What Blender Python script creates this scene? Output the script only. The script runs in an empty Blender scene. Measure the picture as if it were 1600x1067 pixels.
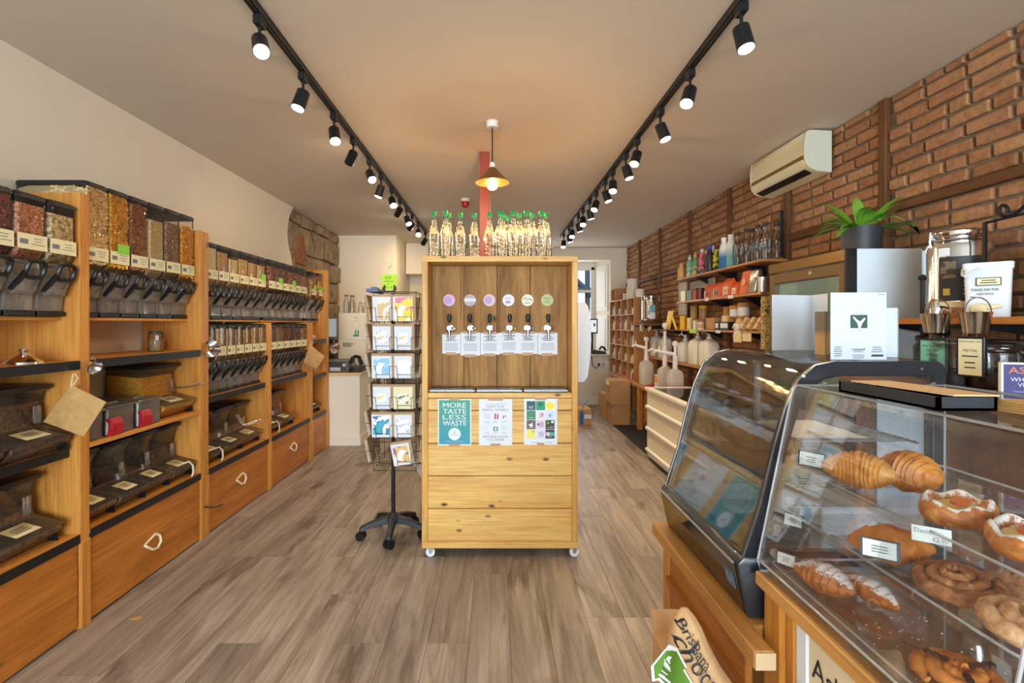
import bpy, bmesh, math, random
from mathutils import Vector, Matrix, Euler
random.seed(7)
PI = math.pi
S = bpy.context.scene
COL = S.collection
# ------------------------------------------------------------------ camera, world, daylight, exposure
CAMH, F, VU, VV = 1.40, 770.0, 773.5, 505.5          # eye height, focal length in px of a 1600 px frame, vanishing point
cam = bpy.data.cameras.new('camera'); camo = bpy.data.objects.new('camera', cam); COL.objects.link(camo)
camo.location = (0, 0, CAMH); camo.rotation_euler = (PI/2, 0, 0)
cam.sensor_width = 36; cam.lens = F/1600*36; cam.shift_x = (800-VU)/1600; cam.shift_y = (VV-533.5)/1600
cam.clip_start = 0.05; S.camera = camo
W = bpy.data.worlds.new('world'); S.world = W; W.use_nodes = True
bg = W.node_tree.nodes['Background']; bg.inputs[0].default_value = (0.80, 0.90, 1.0, 1); bg.inputs[1].default_value = 1.6
S.view_settings.view_transform = 'Standard'; S.view_settings.look = 'None'; S.view_settings.gamma = 1
S.view_settings.use_curve_mapping = False
S.view_settings.exposure = 0.08
S.cycles.transparent_max_bounces = 24; S.cycles.max_bounces = 8; S.cycles.diffuse_bounces = 4
S.cycles.glossy_bounces = 3; S.cycles.transmission_bounces = 3; S.cycles.use_adaptive_sampling = True; S.cycles.adaptive_threshold = .15; S.cycles.sample_clamp_indirect = 25
SPOT_W, PEND_W = 25.0, 13.0
WARM = (1.0, 0.73, 0.40)
def area(name, loc, rot, sx, sy, power, color):
    l = bpy.data.lights.new(name, 'AREA'); l.shape = 'RECTANGLE'; l.size = sx; l.size_y = sy; l.energy = power; l.color = color
    o = bpy.data.objects.new(name, l); o.location = loc; o.rotation_euler = rot; COL.objects.link(o); return o
area('shopfront_daylight', (0, -3.92, 1.50), (PI/2, 0, 0), 4.0, 2.1, 385, (0.74, 0.88, 1.0))
area('rear_window_daylight', (1.3, 8.86, 1.65), (-PI/2, 0, 0), 0.85, 1.4, 12, (0.90, 0.96, 1.0))

def X(u, d): return (u-VU)*d/F
def Z(v, d): return CAMH-(v-VV)*d/F
def DX(u, x): return x*F/(u-VU)                      # depth of a point at side offset x seen in column u
def lin(c): return tuple(((x/255)/12.92 if x/255 <= .04045 else ((x/255+.055)/1.055)**2.4) for x in c)
# ------------------------------------------------------------------ materials
MATS = {}
def nt(name):
    m = bpy.data.materials.new(name); m.use_nodes = True; MATS[name] = m
    n = m.node_tree.nodes; return m, n, m.node_tree.links, n['Principled BSDF']
def coords(n, l, scale, rnd=True):
    tc = n.new('ShaderNodeTexCoord'); mp = n.new('ShaderNodeMapping'); mp.inputs['Scale'].default_value = scale
    if rnd:
        oi = n.new('ShaderNodeObjectInfo'); mul = n.new('ShaderNodeVectorMath'); mul.operation = 'MULTIPLY_ADD'
        mul.inputs[1].default_value = (7.3, 5.1, 9.7)
        l.new(oi.outputs['Random'], mul.inputs[0]); l.new(tc.outputs['Object'], mul.inputs[2]); l.new(mul.outputs[0], mp.inputs['Vector'])
    else: l.new(tc.outputs['Object'], mp.inputs['Vector'])
    return mp.outputs['Vector']
def ramp(n, stops):
    r = n.new('ShaderNodeValToRGB'); e = r.color_ramp.elements
    while len(e) < len(stops): e.new(0.5)
    for k, (p, c) in enumerate(stops): e[k].position = p; e[k].color = (*c, 1)
    return r
def noise(n, l, vec, scale=1, detail=4, rough=.5, dist=0):
    t = n.new('ShaderNodeTexNoise'); t.inputs['Scale'].default_value = scale; t.inputs['Detail'].default_value = detail
    t.inputs['Roughness'].default_value = rough; t.inputs['Distortion'].default_value = dist; l.new(vec, t.inputs['Vector']); return t
def bump(n, l, p, h, strength=.3, dist=.002):
    b = n.new('ShaderNodeBump'); b.inputs['Strength'].default_value = strength; b.inputs['Distance'].default_value = dist
    l.new(h, b.inputs['Height']); l.new(b.outputs[0], p.inputs['Normal'])
def plain(name, c, rough=.5, metal=0.0, spec=.5, emit=None, es=0, coat=0, var=0.0, vs=12):
    if name in MATS: return MATS[name]
    m, n, l, p = nt(name); c = lin(c)
    p.inputs['Base Color'].default_value = (*c, 1); p.inputs['Roughness'].default_value = rough
    p.inputs['Metallic'].default_value = metal; p.inputs['Specular IOR Level'].default_value = spec; p.inputs['Coat Weight'].default_value = coat
    if emit: p.inputs['Emission Color'].default_value = (*emit, 1); p.inputs['Emission Strength'].default_value = es
    if var:
        v = coords(n, l, (1, 1, 1)); t = noise(n, l, v, vs, 5, .6)
        r = ramp(n, [(.3, tuple(x*(1-var) for x in c)), (.7, tuple(min(1, x*(1+var)) for x in c))])
        l.new(t.outputs[0], r.inputs[0]); l.new(r.outputs[0], p.inputs['Base Color'])
        bump(n, l, p, t.outputs[0], .15, .002)
    return m
def wood(name, a, b, axis='y', flat=None, across=14, along=1.3, rough=.42, knots=.5, spec=.4, coat=0, kscale=3.2, kcol=(70, 38, 14)):
    if name in MATS: return MATS[name]
    m, n, l, p = nt(name); a, b, kc = lin(a), lin(b), lin(kcol)
    ax = 'xyz'.index(axis); sc = [across]*3; sc[ax] = along
    v = coords(n, l, tuple(sc)); t = noise(n, l, v, 1, 7, .62, .9)
    r = ramp(n, [(.28, b), (.5, tuple((x+y)/2 for x, y in zip(a, b))), (.72, a)]); l.new(t.outputs[0], r.inputs[0])
    col = r.outputs[0]
    fs = [across*7]*3; fs[ax] = along*2.5
    v2 = coords(n, l, tuple(fs)); t2 = noise(n, l, v2, 1, 3, .6)
    mx = n.new('ShaderNodeMix'); mx.data_type = 'RGBA'; mx.blend_type = 'MULTIPLY'; mx.inputs[0].default_value = .55
    r2 = ramp(n, [(.35, (.62, .58, .52)), (.6, (1, 1, 1))]); l.new(t2.outputs[0], r2.inputs[0])
    l.new(col, mx.inputs[6]); l.new(r2.outputs[0], mx.inputs[7]); col = mx.outputs[2]
    if knots:
        ks = [kscale*1.6]*3; ks[ax] = kscale*.8
        if flat: ks['xyz'.index(flat)] = 0
        v3 = coords(n, l, tuple(ks)); vo = n.new('ShaderNodeTexVoronoi'); vo.inputs['Scale'].default_value = 1; vo.inputs['Randomness'].default_value = 1
        l.new(v3, vo.inputs['Vector'])
        r3 = ramp(n, [(.05*knots, (1, 1, 1)), (.16*knots, (0, 0, 0))]); l.new(vo.outputs['Distance'], r3.inputs[0])
        m3 = n.new('ShaderNodeMix'); m3.data_type = 'RGBA'; m3.inputs[7].default_value = (*kc, 1)
        l.new(r3.outputs[0], m3.inputs[0]); l.new(col, m3.inputs[6]); col = m3.outputs[2]
    l.new(col, p.inputs['Base Color']); p.inputs['Roughness'].default_value = rough; p.inputs['Specular IOR Level'].default_value = spec
    p.inputs['Coat Weight'].default_value = coat
    bump(n, l, p, t2.outputs[0], .12, .001); return m
def grain(name, a, b, scale=180, rough=.6, c=None, bs=.6, stretch=(1, 1, 1)):
    """loose food seen through a bin: cells of two or three colours"""
    if name in MATS: return MATS[name]
    m, n, l, p = nt(name); v = coords(n, l, stretch); vo = n.new('ShaderNodeTexVoronoi'); vo.inputs['Scale'].default_value = scale
    l.new(v, vo.inputs['Vector']); sp = n.new('ShaderNodeSeparateColor'); l.new(vo.outputs['Color'], sp.inputs[0])
    st = [(.1, lin(b)), (.75, lin(a))] + ([(.92, lin(c))] if c else [])
    r = ramp(n, st); l.new(sp.outputs[0], r.inputs[0]); l.new(r.outputs[0], p.inputs['Base Color']); p.inputs['Roughness'].default_value = rough
    bump(n, l, p, vo.outputs['Distance'], bs, .006); return m
def pasta(name, c):
    """loose pasta: every piece a slightly different shade"""
    if name in MATS: return MATS[name]
    m, n, l, p = nt(name); g = n.new('ShaderNodeNewGeometry'); c = lin(c); p.inputs['Base Color'].default_value = (*c, 1)
    r = ramp(n, [(0, tuple(x*.5 for x in c)), (.4, c), (1, tuple(min(1, x*1.3) for x in c))]); l.new(g.outputs['Random Per Island'], r.inputs[0]); l.new(r.outputs[0], p.inputs['Base Color']); p.inputs['Roughness'].default_value = .45; return m
def clear(name, tint=(1, 1, 1), gloss=.55, rough=.03, haze=0.0, hc=(.8, .8, .8), blend=.25, wavy=None):
    """thin clear plastic or glass: transparent sheet with fresnel gloss and a little haze"""
    if name in MATS: return MATS[name]
    m, n, l, p = nt(name); n.remove(p); out = n['Material Output']
    tr = n.new('ShaderNodeBsdfTransparent'); tr.inputs[0].default_value = (*tint, 1)
    gl = n.new('ShaderNodeBsdfGlossy'); gl.inputs['Roughness'].default_value = rough
    lw = n.new('ShaderNodeLayerWeight'); lw.inputs[0].default_value = blend
    mu = n.new('ShaderNodeMath'); mu.operation = 'MULTIPLY'; mu.inputs[1].default_value = gloss; l.new(lw.outputs['Fresnel'], mu.inputs[0])
    base = tr.outputs[0]
    if wavy:
        v = coords(n, l, wavy); t = noise(n, l, v, 1, 2, .5); b = n.new('ShaderNodeBump'); b.inputs['Strength'].default_value = .5; b.inputs['Distance'].default_value = .004; l.new(t.outputs[0], b.inputs['Height']); l.new(b.outputs[0], gl.inputs['Normal'])
    if haze:
        df = n.new('ShaderNodeBsdfDiffuse'); df.inputs[0].default_value = (*hc, 1); m0 = n.new('ShaderNodeMixShader'); m0.inputs[0].default_value = haze
        l.new(tr.outputs[0], m0.inputs[1]); l.new(df.outputs[0], m0.inputs[2]); base = m0.outputs[0]
    mx = n.new('ShaderNodeMixShader'); l.new(mu.outputs[0], mx.inputs[0]); l.new(base, mx.inputs[1]); l.new(gl.outputs[0], mx.inputs[2])
    l.new(mx.outputs[0], out.inputs[0]); return m
def emis(name, c, s):
    if name in MATS: return MATS[name]
    m, n, l, p = nt(name); p.inputs['Base Color'].default_value = (0, 0, 0, 1)
    p.inputs['Emission Color'].default_value = (*c, 1); p.inputs['Emission Strength'].default_value = s; return m
# ------------------------------------------------------------------ mesh helpers
ORG = {}
def root_org(o):
    while o is not None:
        if o.name in ORG: return ORG[o.name]
        o = o.parent
    return None
class MB:
    def __init__(s): s.v = []; s.f = []
    def add(s, vs, fs):
        b = len(s.v); s.v += [tuple(x) for x in vs]; s.f += [tuple(b+i for i in f) for f in fs]; return s
    def box(s, lo, hi, rot=None, piv=None):
        x0, y0, z0 = lo; x1, y1, z1 = hi
        vs = [(x0,y0,z0),(x1,y0,z0),(x1,y1,z0),(x0,y1,z0),(x0,y0,z1),(x1,y0,z1),(x1,y1,z1),(x0,y1,z1)]
        if rot is not None:
            R = Euler(rot).to_matrix(); c = Vector(piv if piv else ((x0+x1)/2, (y0+y1)/2, (z0+z1)/2)); vs = [R@(Vector(v)-c)+c for v in vs]
        return s.add(vs, [(0,3,2,1),(4,5,6,7),(0,1,5,4),(1,2,6,5),(2,3,7,6),(3,0,4,7)])
    def cbox(s, c, d, rot=None):
        return s.box([c[i]-d[i]/2 for i in range(3)], [c[i]+d[i]/2 for i in range(3)], rot)
    def rings(s, rr, cap=True, closed=False):
        n = len(rr[0]); vs = [p for r in rr for p in r]; fs = []
        m = len(rr)
        for i in range(m if closed else m-1):
            for j in range(n):
                a, b = i*n+j, i*n+(j+1) % n; c, d = ((i+1) % m)*n+(j+1) % n, ((i+1) % m)*n+j; fs.append((a, b, c, d))
        if cap and not closed: fs.append(tuple(range(n-1, -1, -1))); fs.append(tuple((m-1)*n+j for j in range(n)))
        return s.add(vs, fs)
    def tube(s, pts, r, n=6, closed=False, cap=True):
        pts = [Vector(p) for p in pts]; rr = []; N = len(pts); up = None
        for i, p in enumerate(pts):
            if closed: t = pts[(i+1) % N]-pts[i-1]
            else: t = pts[min(i+1, N-1)]-pts[max(i-1, 0)]
            t = t.normalized() if t.length > 1e-9 else Vector((0, 0, 1))
            if up is None: up = Vector((0, 0, 1)) if abs(t.z) < .9 else Vector((1, 0, 0))
            a = t.cross(up); a = a.normalized() if a.length > 1e-6 else t.orthogonal().normalized(); b = t.cross(a).normalized(); up = -b if up.dot(b) < 0 else b
            a = t.cross(up).normalized(); b = a.cross(t)
            R = r[i] if isinstance(r, (list, tuple)) else r
            rr.append([p+a*(R*math.cos(2*PI*k/n))+b*(R*math.sin(2*PI*k/n)) for k in range(n)])
        return s.rings(rr, cap, closed)
    def cyl(s, p0, p1, r0, r1=None, n=16): return s.tube([p0, p1], [r0, r0 if r1 is None else r1], n)
    def lathe(s, prof, c=(0, 0, 0), n=20, cap=True):
        return s.rings([[(c[0]+r*math.cos(2*PI*k/n), c[1]+r*math.sin(2*PI*k/n), c[2]+z) for k in range(n)] for r, z in prof], cap)
    def prism(s, poly, axis, a, b):
        n = len(poly)
        def P(p, t): return {'x': (t, p[0], p[1]), 'y': (p[0], t, p[1]), 'z': (p[0], p[1], t)}[axis]
        return s.add([P(p, a) for p in poly]+[P(p, b) for p in poly],
                     [tuple(range(n-1, -1, -1)), tuple(range(n, 2*n))]+[(i, (i+1) % n, n+(i+1) % n, n+i) for i in range(n)])
    def sheet(s, fn, nu, nv):
        return s.add([fn(i/nu, j/nv) for i in range(nu+1) for j in range(nv+1)],
                     [(i*(nv+1)+j, (i+1)*(nv+1)+j, (i+1)*(nv+1)+j+1, i*(nv+1)+j+1) for i in range(nu) for j in range(nv)])
    def xf(s, M): s.v = [tuple(M@Vector(v)) for v in s.v]; return s
    def mesh(s, name, org=None, bevel=0, seg=1, smooth=35):
        me = bpy.data.meshes.new(name)
        vs = s.v if org is None else [(x-org[0], y-org[1], z-org[2]) for x, y, z in s.v]
        me.from_pydata(vs, [], s.f)
        b = bmesh.new(); b.from_mesh(me); bmesh.ops.recalc_face_normals(b, faces=b.faces)
        if bevel:
            es = [e for e in b.edges if len(e.link_faces) == 2 and e.calc_face_angle(0) > .5]
            bmesh.ops.bevel(b, geom=es, offset=bevel, segments=seg, affect='EDGES', profile=.5, clamp_overlap=True)
        b.to_mesh(me); b.free()
        if smooth:
            for p in me.polygons: p.use_smooth = True
            me.set_sharp_from_angle(angle=math.radians(smooth))
        me.update(); return me
    def build(s, name, mat, parent=None, org=None, **k):
        if org is None and parent is not None: org = root_org(parent)
        me = s.mesh(name, org, **k); return put(name, me, mat, parent)
def put(name, me, mat, parent=None, loc=None):
    o = bpy.data.objects.new(name, me); COL.objects.link(o)
    if mat is not None:
        if len(me.materials) == 0: me.materials.append(mat)
        elif me.materials[0] is not mat:
            o.material_slots[0].link = 'OBJECT'; o.material_slots[0].material = mat
    if parent is not None: o.parent = parent
    if loc is not None: o.location = loc
    return o
def tag(o, label, cat, group=None):
    o['label'] = label; o['category'] = cat
    if group: o['group'] = group
    return o
def thing(name, label, cat, loc=(0, 0, 0), group=None, world=True, rot=None):
    o = bpy.data.objects.new(name, None); COL.objects.link(o); o.location = loc; o.empty_display_size = .05
    if rot: o.rotation_euler = rot
    if world: ORG[o.name] = tuple(loc)
    return tag(o, label, cat, group)
def one(name, mb, mat, label, cat, loc, group=None, rot=None, local=False, **k):
    """a thing that is one mesh; vertices in world coordinates unless local"""
    o = put(name, mb.mesh(name, None if local else loc, **k), mat); o.location = loc
    if rot: o.rotation_euler = rot
    return tag(o, label, cat, group)
def struct(name, mb, mat, parent=None, **k):
    o = mb.build(name, mat, parent, **k)
    if parent is None: o['kind'] = 'structure'
    return o
def dup(rt, loc, rot=None, label=None):
    r = rt.copy(); COL.objects.link(r); r.location = loc
    if rot: r.rotation_euler = rot
    if label: r['label'] = label
    for ch in list(rt.children):
        c = ch.copy(); COL.objects.link(c); c.parent = r
        for g in ch.children:
            d = g.copy(); COL.objects.link(d); d.parent = c
    return r
_TX = {}
def text_geo(s, extr=0):
    if s in _TX: return _TX[s]
    cu = bpy.data.curves.new('t', 'FONT'); cu.body = s; cu.size = 1; cu.align_x = 'CENTER'; cu.align_y = 'CENTER'; cu.resolution_u = 2
    o = bpy.data.objects.new('t', cu); COL.objects.link(o); dg = bpy.context.evaluated_depsgraph_get(); me = o.evaluated_get(dg).to_mesh()
    vs = [tuple(v.co) for v in me.vertices]; fs = [tuple(p.vertices) for p in me.polygons]
    o.evaluated_get(dg).to_mesh_clear(); bpy.data.objects.remove(o); bpy.data.curves.remove(cu)
    xs = [v[0] for v in vs]; ys = [v[1] for v in vs]
    w, h = max(xs)-min(xs), max(ys)-min(ys); cx, cy = (max(xs)+min(xs))/2, (max(ys)+min(ys))/2
    _TX[s] = ([((x-cx)/w, (y-cy)/h) for x, y, _ in vs], fs, w/h); return _TX[s]
def text_on(mb, s, c, right, up, h, w=None):
    """lettering centred on c in the plane of right, up; h and w are the size of the whole line"""
    vs, fs, asp = text_geo(s); w = w or h*asp; c, r, u = Vector(c), Vector(right).normalized(), Vector(up).normalized()
    return mb.add([c+r*(x*w)+u*(y*h) for x, y in vs], fs)
def lines_on(mb, c, right, up, w, h, rows, rnd=.3, t=None):
    """rows of tiny print too small to read"""
    c, r, u = Vector(c), Vector(right).normalized(), Vector(up).normalized(); t = t or h/rows*.38
    for k in range(rows):
        ww = w*(1-random.random()*rnd)/2; z = h/2-(k+.5)*h/rows
        mb.add([c+r*-ww+u*(z-t/2), c+r*ww+u*(z-t/2), c+r*ww+u*(z+t/2), c+r*-ww+u*(z+t/2)], [(0, 1, 2, 3)])
    return mb
def rrect(w, h, r, n=4, cx=0, cy=0):
    p = []
    for sx, sy, a0 in ((1, 1, 0), (-1, 1, PI/2), (-1, -1, PI), (1, -1, 1.5*PI)):
        for k in range(n+1):
            a = a0+PI/2*k/n; p.append((cx+sx*(w/2-r)+r*math.cos(a), cy+sy*(h/2-r)+r*math.sin(a)))
    return p
# shared materials
PLASTER = plain('plaster', (236, 226, 208), .85, var=.02, vs=3)
CEILM = plain('ceiling_paint', (216, 205, 188), .9, var=.015, vs=2)
WHITE = plain('white_paint', (238, 234, 224), .5)
BLACK = plain('black_plastic', (22, 22, 24), .4)
BLACKM = plain('black_metal', (24, 24, 26), .45, spec=.4)
CHROME = plain('chrome', (225, 225, 225), .12, 1.0)
TAPCH = plain('tap_chrome', (150, 150, 152), .25, 1.0)
TRAYST = plain('tray_steel', (120, 122, 124), .3, 1.0)
STEEL = plain('brushed_steel', (190, 190, 190), .3, 1.0)
PAPER = plain('white_paper', (224, 227, 232), .7)
CARDW = plain('coated_card', (204, 210, 218), .5)
CREAM = plain('cream_card', (236, 226, 186), .7)
KRAFT = plain('kraft_paper', (196, 152, 92), .75, var=.12, vs=30)
CARD = plain('cardboard', (190, 146, 98), .8, var=.06, vs=20)
INK = plain('black_ink', (30, 30, 32), .7)
GREYINK = plain('grey_ink', (120, 122, 128), .7)
ROPE = plain('white_rope', (232, 218, 186), .8)
TAPE = plain('brown_tape', (188, 142, 104), .5)
PINE_Y = wood('pine_y', (232, 166, 78), (196, 120, 44), 'y')
PINE_X = wood('pine_x', (232, 166, 78), (196, 120, 44), 'x')
PINE_Z = wood('pine_z', (232, 168, 82), (198, 124, 48), 'z')
DRAW_Y = wood('drawer_pine', (214, 138, 54), (170, 96, 30), 'y', flat='x', across=9, knots=.55, kscale=3.6)
CAB_X = wood('cabinet_pine_x', (240, 198, 118), (212, 154, 72), 'x', flat='y', across=12, knots=.85, kscale=6)
CAB_Z = wood('cabinet_pine_z', (236, 188, 104), (204, 144, 64), 'z', across=12, knots=.4)
CLEAR = clear('clear_plastic', (.98, .98, .97), .9, .06, .02, (.75, .72, .68), .3, (8, 8, 26))
ACRYL = clear('clear_acrylic', (.992, .994, .994), .38, .02, .012, (.85, .87, .9))
GLASS = clear('clear_glass', (.97, .98, .97), .9, .02, .01, blend=.3)
# ------------------------------------------------------------------ the room
XL, XR, H, YB, YC, YF = -2.28, 2.28, 2.71, 8.52, 7.33, -4.0
def floor_mat():
    m, n, l, p = nt('vinyl_plank')
    v = coords(n, l, (9, .9, 1)); t = noise(n, l, v, 1, 8, .62, 1.1)
    r = ramp(n, [(.25, lin((110, 99, 91))), (.48, lin((156, 143, 133))), (.72, lin((186, 174, 163)))]); l.new(t.outputs[0], r.inputs[0])
    v2 = coords(n, l, (70, 2.2, 1)); t2 = noise(n, l, v2, 1, 4, .6, .4)
    r2 = ramp(n, [(.32, (.66, .64, .62)), (.55, (1, 1, 1))]); l.new(t2.outputs[0], r2.inputs[0])
    mx = n.new('ShaderNodeMix'); mx.data_type = 'RGBA'; mx.blend_type = 'MULTIPLY'; mx.inputs[0].default_value = .75
    l.new(r.outputs[0], mx.inputs[6]); l.new(r2.outputs[0], mx.inputs[7])
    v4 = coords(n, l, (2.6, .8, 1)); t4 = noise(n, l, v4, 1, 4, .6, 1.5)          # darker smoky knots
    r4 = ramp(n, [(.33, (.55, .50, .46)), (.43, (1, 1, 1))]); l.new(t4.outputs[0], r4.inputs[0])
    m4 = n.new('ShaderNodeMix'); m4.data_type = 'RGBA'; m4.blend_type = 'MULTIPLY'; m4.inputs[0].default_value = 1
    l.new(mx.outputs[2], m4.inputs[6]); l.new(r4.outputs[0], m4.inputs[7])
    oi = n.new('ShaderNodeObjectInfo'); r5 = ramp(n, [(0, (.86, .85, .84)), (1, (1.08, 1.06, 1.04))]); l.new(oi.outputs['Random'], r5.inputs[0])
    m5 = n.new('ShaderNodeMix'); m5.data_type = 'RGBA'; m5.blend_type = 'MULTIPLY'; m5.inputs[0].default_value = 1
    l.new(m4.outputs[2], m5.inputs[6]); l.new(r5.outputs[0], m5.inputs[7])
    l.new(m5.outputs[2], p.inputs['Base Color']); p.inputs['Roughness'].default_value = .42; p.inputs['Specular IOR Level'].default_value = .42
    bump(n, l, p, t2.outputs[0], .12, .0006); return m
fl = struct('floor', MB().box((XL-.1, YF-.1, -.08), (XR+.1, YB+.5, -.003)), plain('floor_joint', (70, 60, 52), .8))
FM = floor_mat(); pw, pl = .182, 1.22
pk = MB().box((-pw/2+.0006, -pl/2+.0006, -.003), (pw/2-.0006, pl/2-.0006, 0)).mesh('plank', bevel=.0005, smooth=0)
x = XL-.02; k = 0
while x < XR+.05:
    y = -.7-random.choice((0, .2, .41, .61, .8, 1.0))
    while y < YB+.05:
        y0, y1 = max(y, -1.55), min(y+pl, YB+.35)
        if y1-y0 > .05 and y1 > -.2:
            o = put('plank', pk, FM, fl, (x+pw/2, (y0+y1)/2, 0)); o.scale = (1, (y1-y0)/pl, 1)
        y += pl
    x += pw
struct('ceiling', MB().box((XL-.1, YF-.1, H), (XR+.1, YB+.5, H+.1)), CEILM)
# left wall: plaster that breaks off in a curve to bare stone near the back
edge = [(5.565, H), (5.47, 2.60), (5.42, 2.48), (5.41, 2.387), (5.43, 2.28), (5.51, 2.15), (5.58, 1.95), (5.62, 1.6), (5.64, 0)]
wl = struct('wall_left', MB().prism([(YF, 0), (YF, H)]+edge, 'x', XL-.05, XL), PLASTER, bevel=0)
MORT = plain('lime_mortar', (128, 112, 92), .95, var=.2, vs=25)
MB().box((XL-.12, 5.2, 0), (XL-.06, YC+.1, H)).build('stone_backing', MORT, wl)
def stone_mat(name, a, b, d):
    m, n, l, p = nt(name); v = coords(n, l, (1, 1, 1)); t = noise(n, l, v, 9, 7, .65, .4)
    r = ramp(n, [(.3, lin(d)), (.5, lin(a)), (.7, lin(b))]); l.new(t.outputs[0], r.inputs[0]); l.new(r.outputs[0], p.inputs['Base Color'])
    p.inputs['Roughness'].default_value = .95; bump(n, l, p, t.outputs[0], .9, .012); return m
ST1 = stone_mat('rubble_stone', (150, 130, 106), (176, 156, 132), (108, 90, 70)); ST2 = stone_mat('red_stone', (150, 96, 62), (170, 112, 76), (112, 68, 44))
def rock(y0, y1, z0, z1, x1, jit=.018):
    j = lambda: random.uniform(-jit, jit)
    q = [(y0+j(), z0+j()), (y1+j(), z0+j()), (y1+j(), z1+j()), (y0+j(), z1+j())]
    m = MB(); m.add([(XL-.08, a, b) for a, b in q]+[(x1, a, b) for a, b in q], [(3, 2, 1, 0), (4, 5, 6, 7)]+[(i, (i+1) % 4, 4+(i+1) % 4, 4+i) for i in range(4)])
    return m
z = 1.15
while z < H-.05:
    hh = random.uniform(.2, .34); hh = min(hh, H-.01-z); y = 5.38+random.uniform(-.2, 0)
    while y < YC-.03:
        ww = min(random.uniform(.24, .55), YC-.02-y)
        if ww > .06: 
            r_ = rock(y+.012, y+ww-.012, z+.01, z+hh-.01, XL-.012+random.uniform(-.02, .012))
            r_.v = [(a, min(max(b, 5.3), YC-.005), min(c, H-.004)) for a, b, c in r_.v]
            put('stone', r_.mesh('stone', (XL-.03, y, z), bevel=.018, seg=2), ST1, wl, (XL-.03, y, z))
        y += ww
    z += hh
r_ = MB(); q = [(5.66, 2.10), (5.95, 2.09), (5.86, 2.44), (5.70, 2.46)]
r_.add([(XL-.08, a, b) for a, b in q]+[(XL+.012, a, b) for a, b in q], [(3, 2, 1, 0), (4, 5, 6, 7)]+[(i, (i+1) % 4, 4+(i+1) % 4, 4+i) for i in range(4)])
put('stone', r_.mesh('stone', (XL, 5.8, 2.3), bevel=.014, seg=2), ST2, wl, (XL, 5.8, 2.3))
# back wall: chimney breast on the left, boxed-in pipe, window recess on the right
wb = MB().box((XL-.1, YC, 0), (-1.47, YB+.3, H)).box((-1.47, YB, 0), (.60, YB+.12, H)).box((2.0, YB, 0), (XR+.1, YB+.12, H))
wb.box((.60, YB, 0), (2.0, YB+.45, .863)).box((.60, YB, 2.5), (2.0, YB+.45, H))
wb.add([(.60, YB, .863), (.86, 8.9, .863), (.86, 8.9, 2.5), (.60, YB, 2.5)], [(0, 1, 2, 3)]).add([(2.0, YB, .863), (1.785, 8.9, .863), (1.785, 8.9, 2.5), (2.0, YB, 2.5)], [(0, 1, 2, 3)])
wbo = struct('wall_back', wb, PLASTER)
struct('trim_1', MB().box((-1.455, 8.03, 2.208), (-.5, YB, H)), PLASTER, bevel=.004)
struct('baseboard_back', MB().box((-1.2, YB-.02, 0), (2.1, YB, .14)), WHITE, bevel=.004)
tp = MB().tube([(X(607, YC), YC-.003, Z(420, YC)), (X(612, YC), YC-.003, Z(414, YC))], .006, 4); tp.build('tape_scrap', plain('old_tape', (196, 160, 90), .6), wbo)
# reveal panelling of the window
rev = MB()
for za, zb in ((.93, 1.55), (1.62, 2.42)):
    a, b = Vector((1.965, 8.58, 0)), Vector((1.82, 8.84, 0)); nrm = Vector((-.86, -.51, 0))
    for w0, w1, t in ((0, 1, .012), (.16, .84, .02)):
        p0, p1 = a.lerp(b, w0), a.lerp(b, w1); q0, q1 = za+(.07 if w0 else 0), zb-(.07 if w0 else 0)
        f = [Vector((p0.x, p0.y, q0)), Vector((p1.x, p1.y, q0)), Vector((p1.x, p1.y, q1)), Vector((p0.x, p0.y, q1))]
        rev.add([v-nrm*.01 for v in f]+[v+nrm*t for v in f], [(3, 2, 1, 0), (4, 5, 6, 7)]+[(i, (i+1) % 4, 4+(i+1) % 4, 4+i) for i in range(4)])
struct('trim_2', rev, WHITE, bevel=.003)
struct('trim_3', MB().box((.55, YB-.07, .845), (2.08, 8.9, .872)), WHITE, bevel=.004)
wn = struct('window_1', MB().box((.86, 8.88, .87), (.92, 8.94, 2.42)).box((1.735, 8.88, .87), (1.79, 8.94, 2.42)).box((.86, 8.88, .87), (1.79, 8.94, .94)).box((.86, 8.88, 2.36), (1.79, 8.94, 2.5)), WHITE, bevel=.004)
MB().box((.92, 8.885, 1.96), (1.735, 8.93, 2.005)).build('meeting_rail', WHITE, wn)
for zz in (1.45,): MB().box((.92, 8.89, zz), (1.735, 8.92, zz+.025)).build('glazing_bar', WHITE, wn)
MB().box((1.32, 8.89, .94), (1.345, 8.92, 2.36)).build('glazing_bar', WHITE, wn)
for xa, xb in ((.92, 1.32), (1.345, 1.735)):
    for za, zb in ((.94, 1.45), (1.475, 1.96), (2.005, 2.36)): MB().box((xa, 8.9, za), (xb, 8.904, zb)).build('pane', GLASS, wn)
# yard beyond the window: steel stair frame and a wall
st = thing('fire_stair', 'dark blue-grey steel stair frame outside the rear window', 'stair', (1.9, 11.2, 0))
SM = plain('weathered_steel', (70, 84, 100), .7)
for xx in (1.55, 2.05, 2.5): MB().box((xx, 11.15, 0), (xx+.1, 11.25, 3.6)).build('post', SM, st)
MB().tube([(1.2, 11.1, 2.9), (2.7, 11.1, 1.6)], .07, 4).build('stringer', SM, st); MB().tube([(1.2, 11.15, 2.35), (2.6, 11.15, 3.3)], .05, 4).build('brace', SM, st)
for zz in (2.12, 1.35): MB().box((1.0, 11.0, zz), (2.9, 11.6, zz+.09)).build('landing', SM, st)
struct('yard_ground', MB().box((-6, 9.1, -.1), (10, 20, -.02)), plain('yard_paving', (120, 120, 118), .9))
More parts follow.
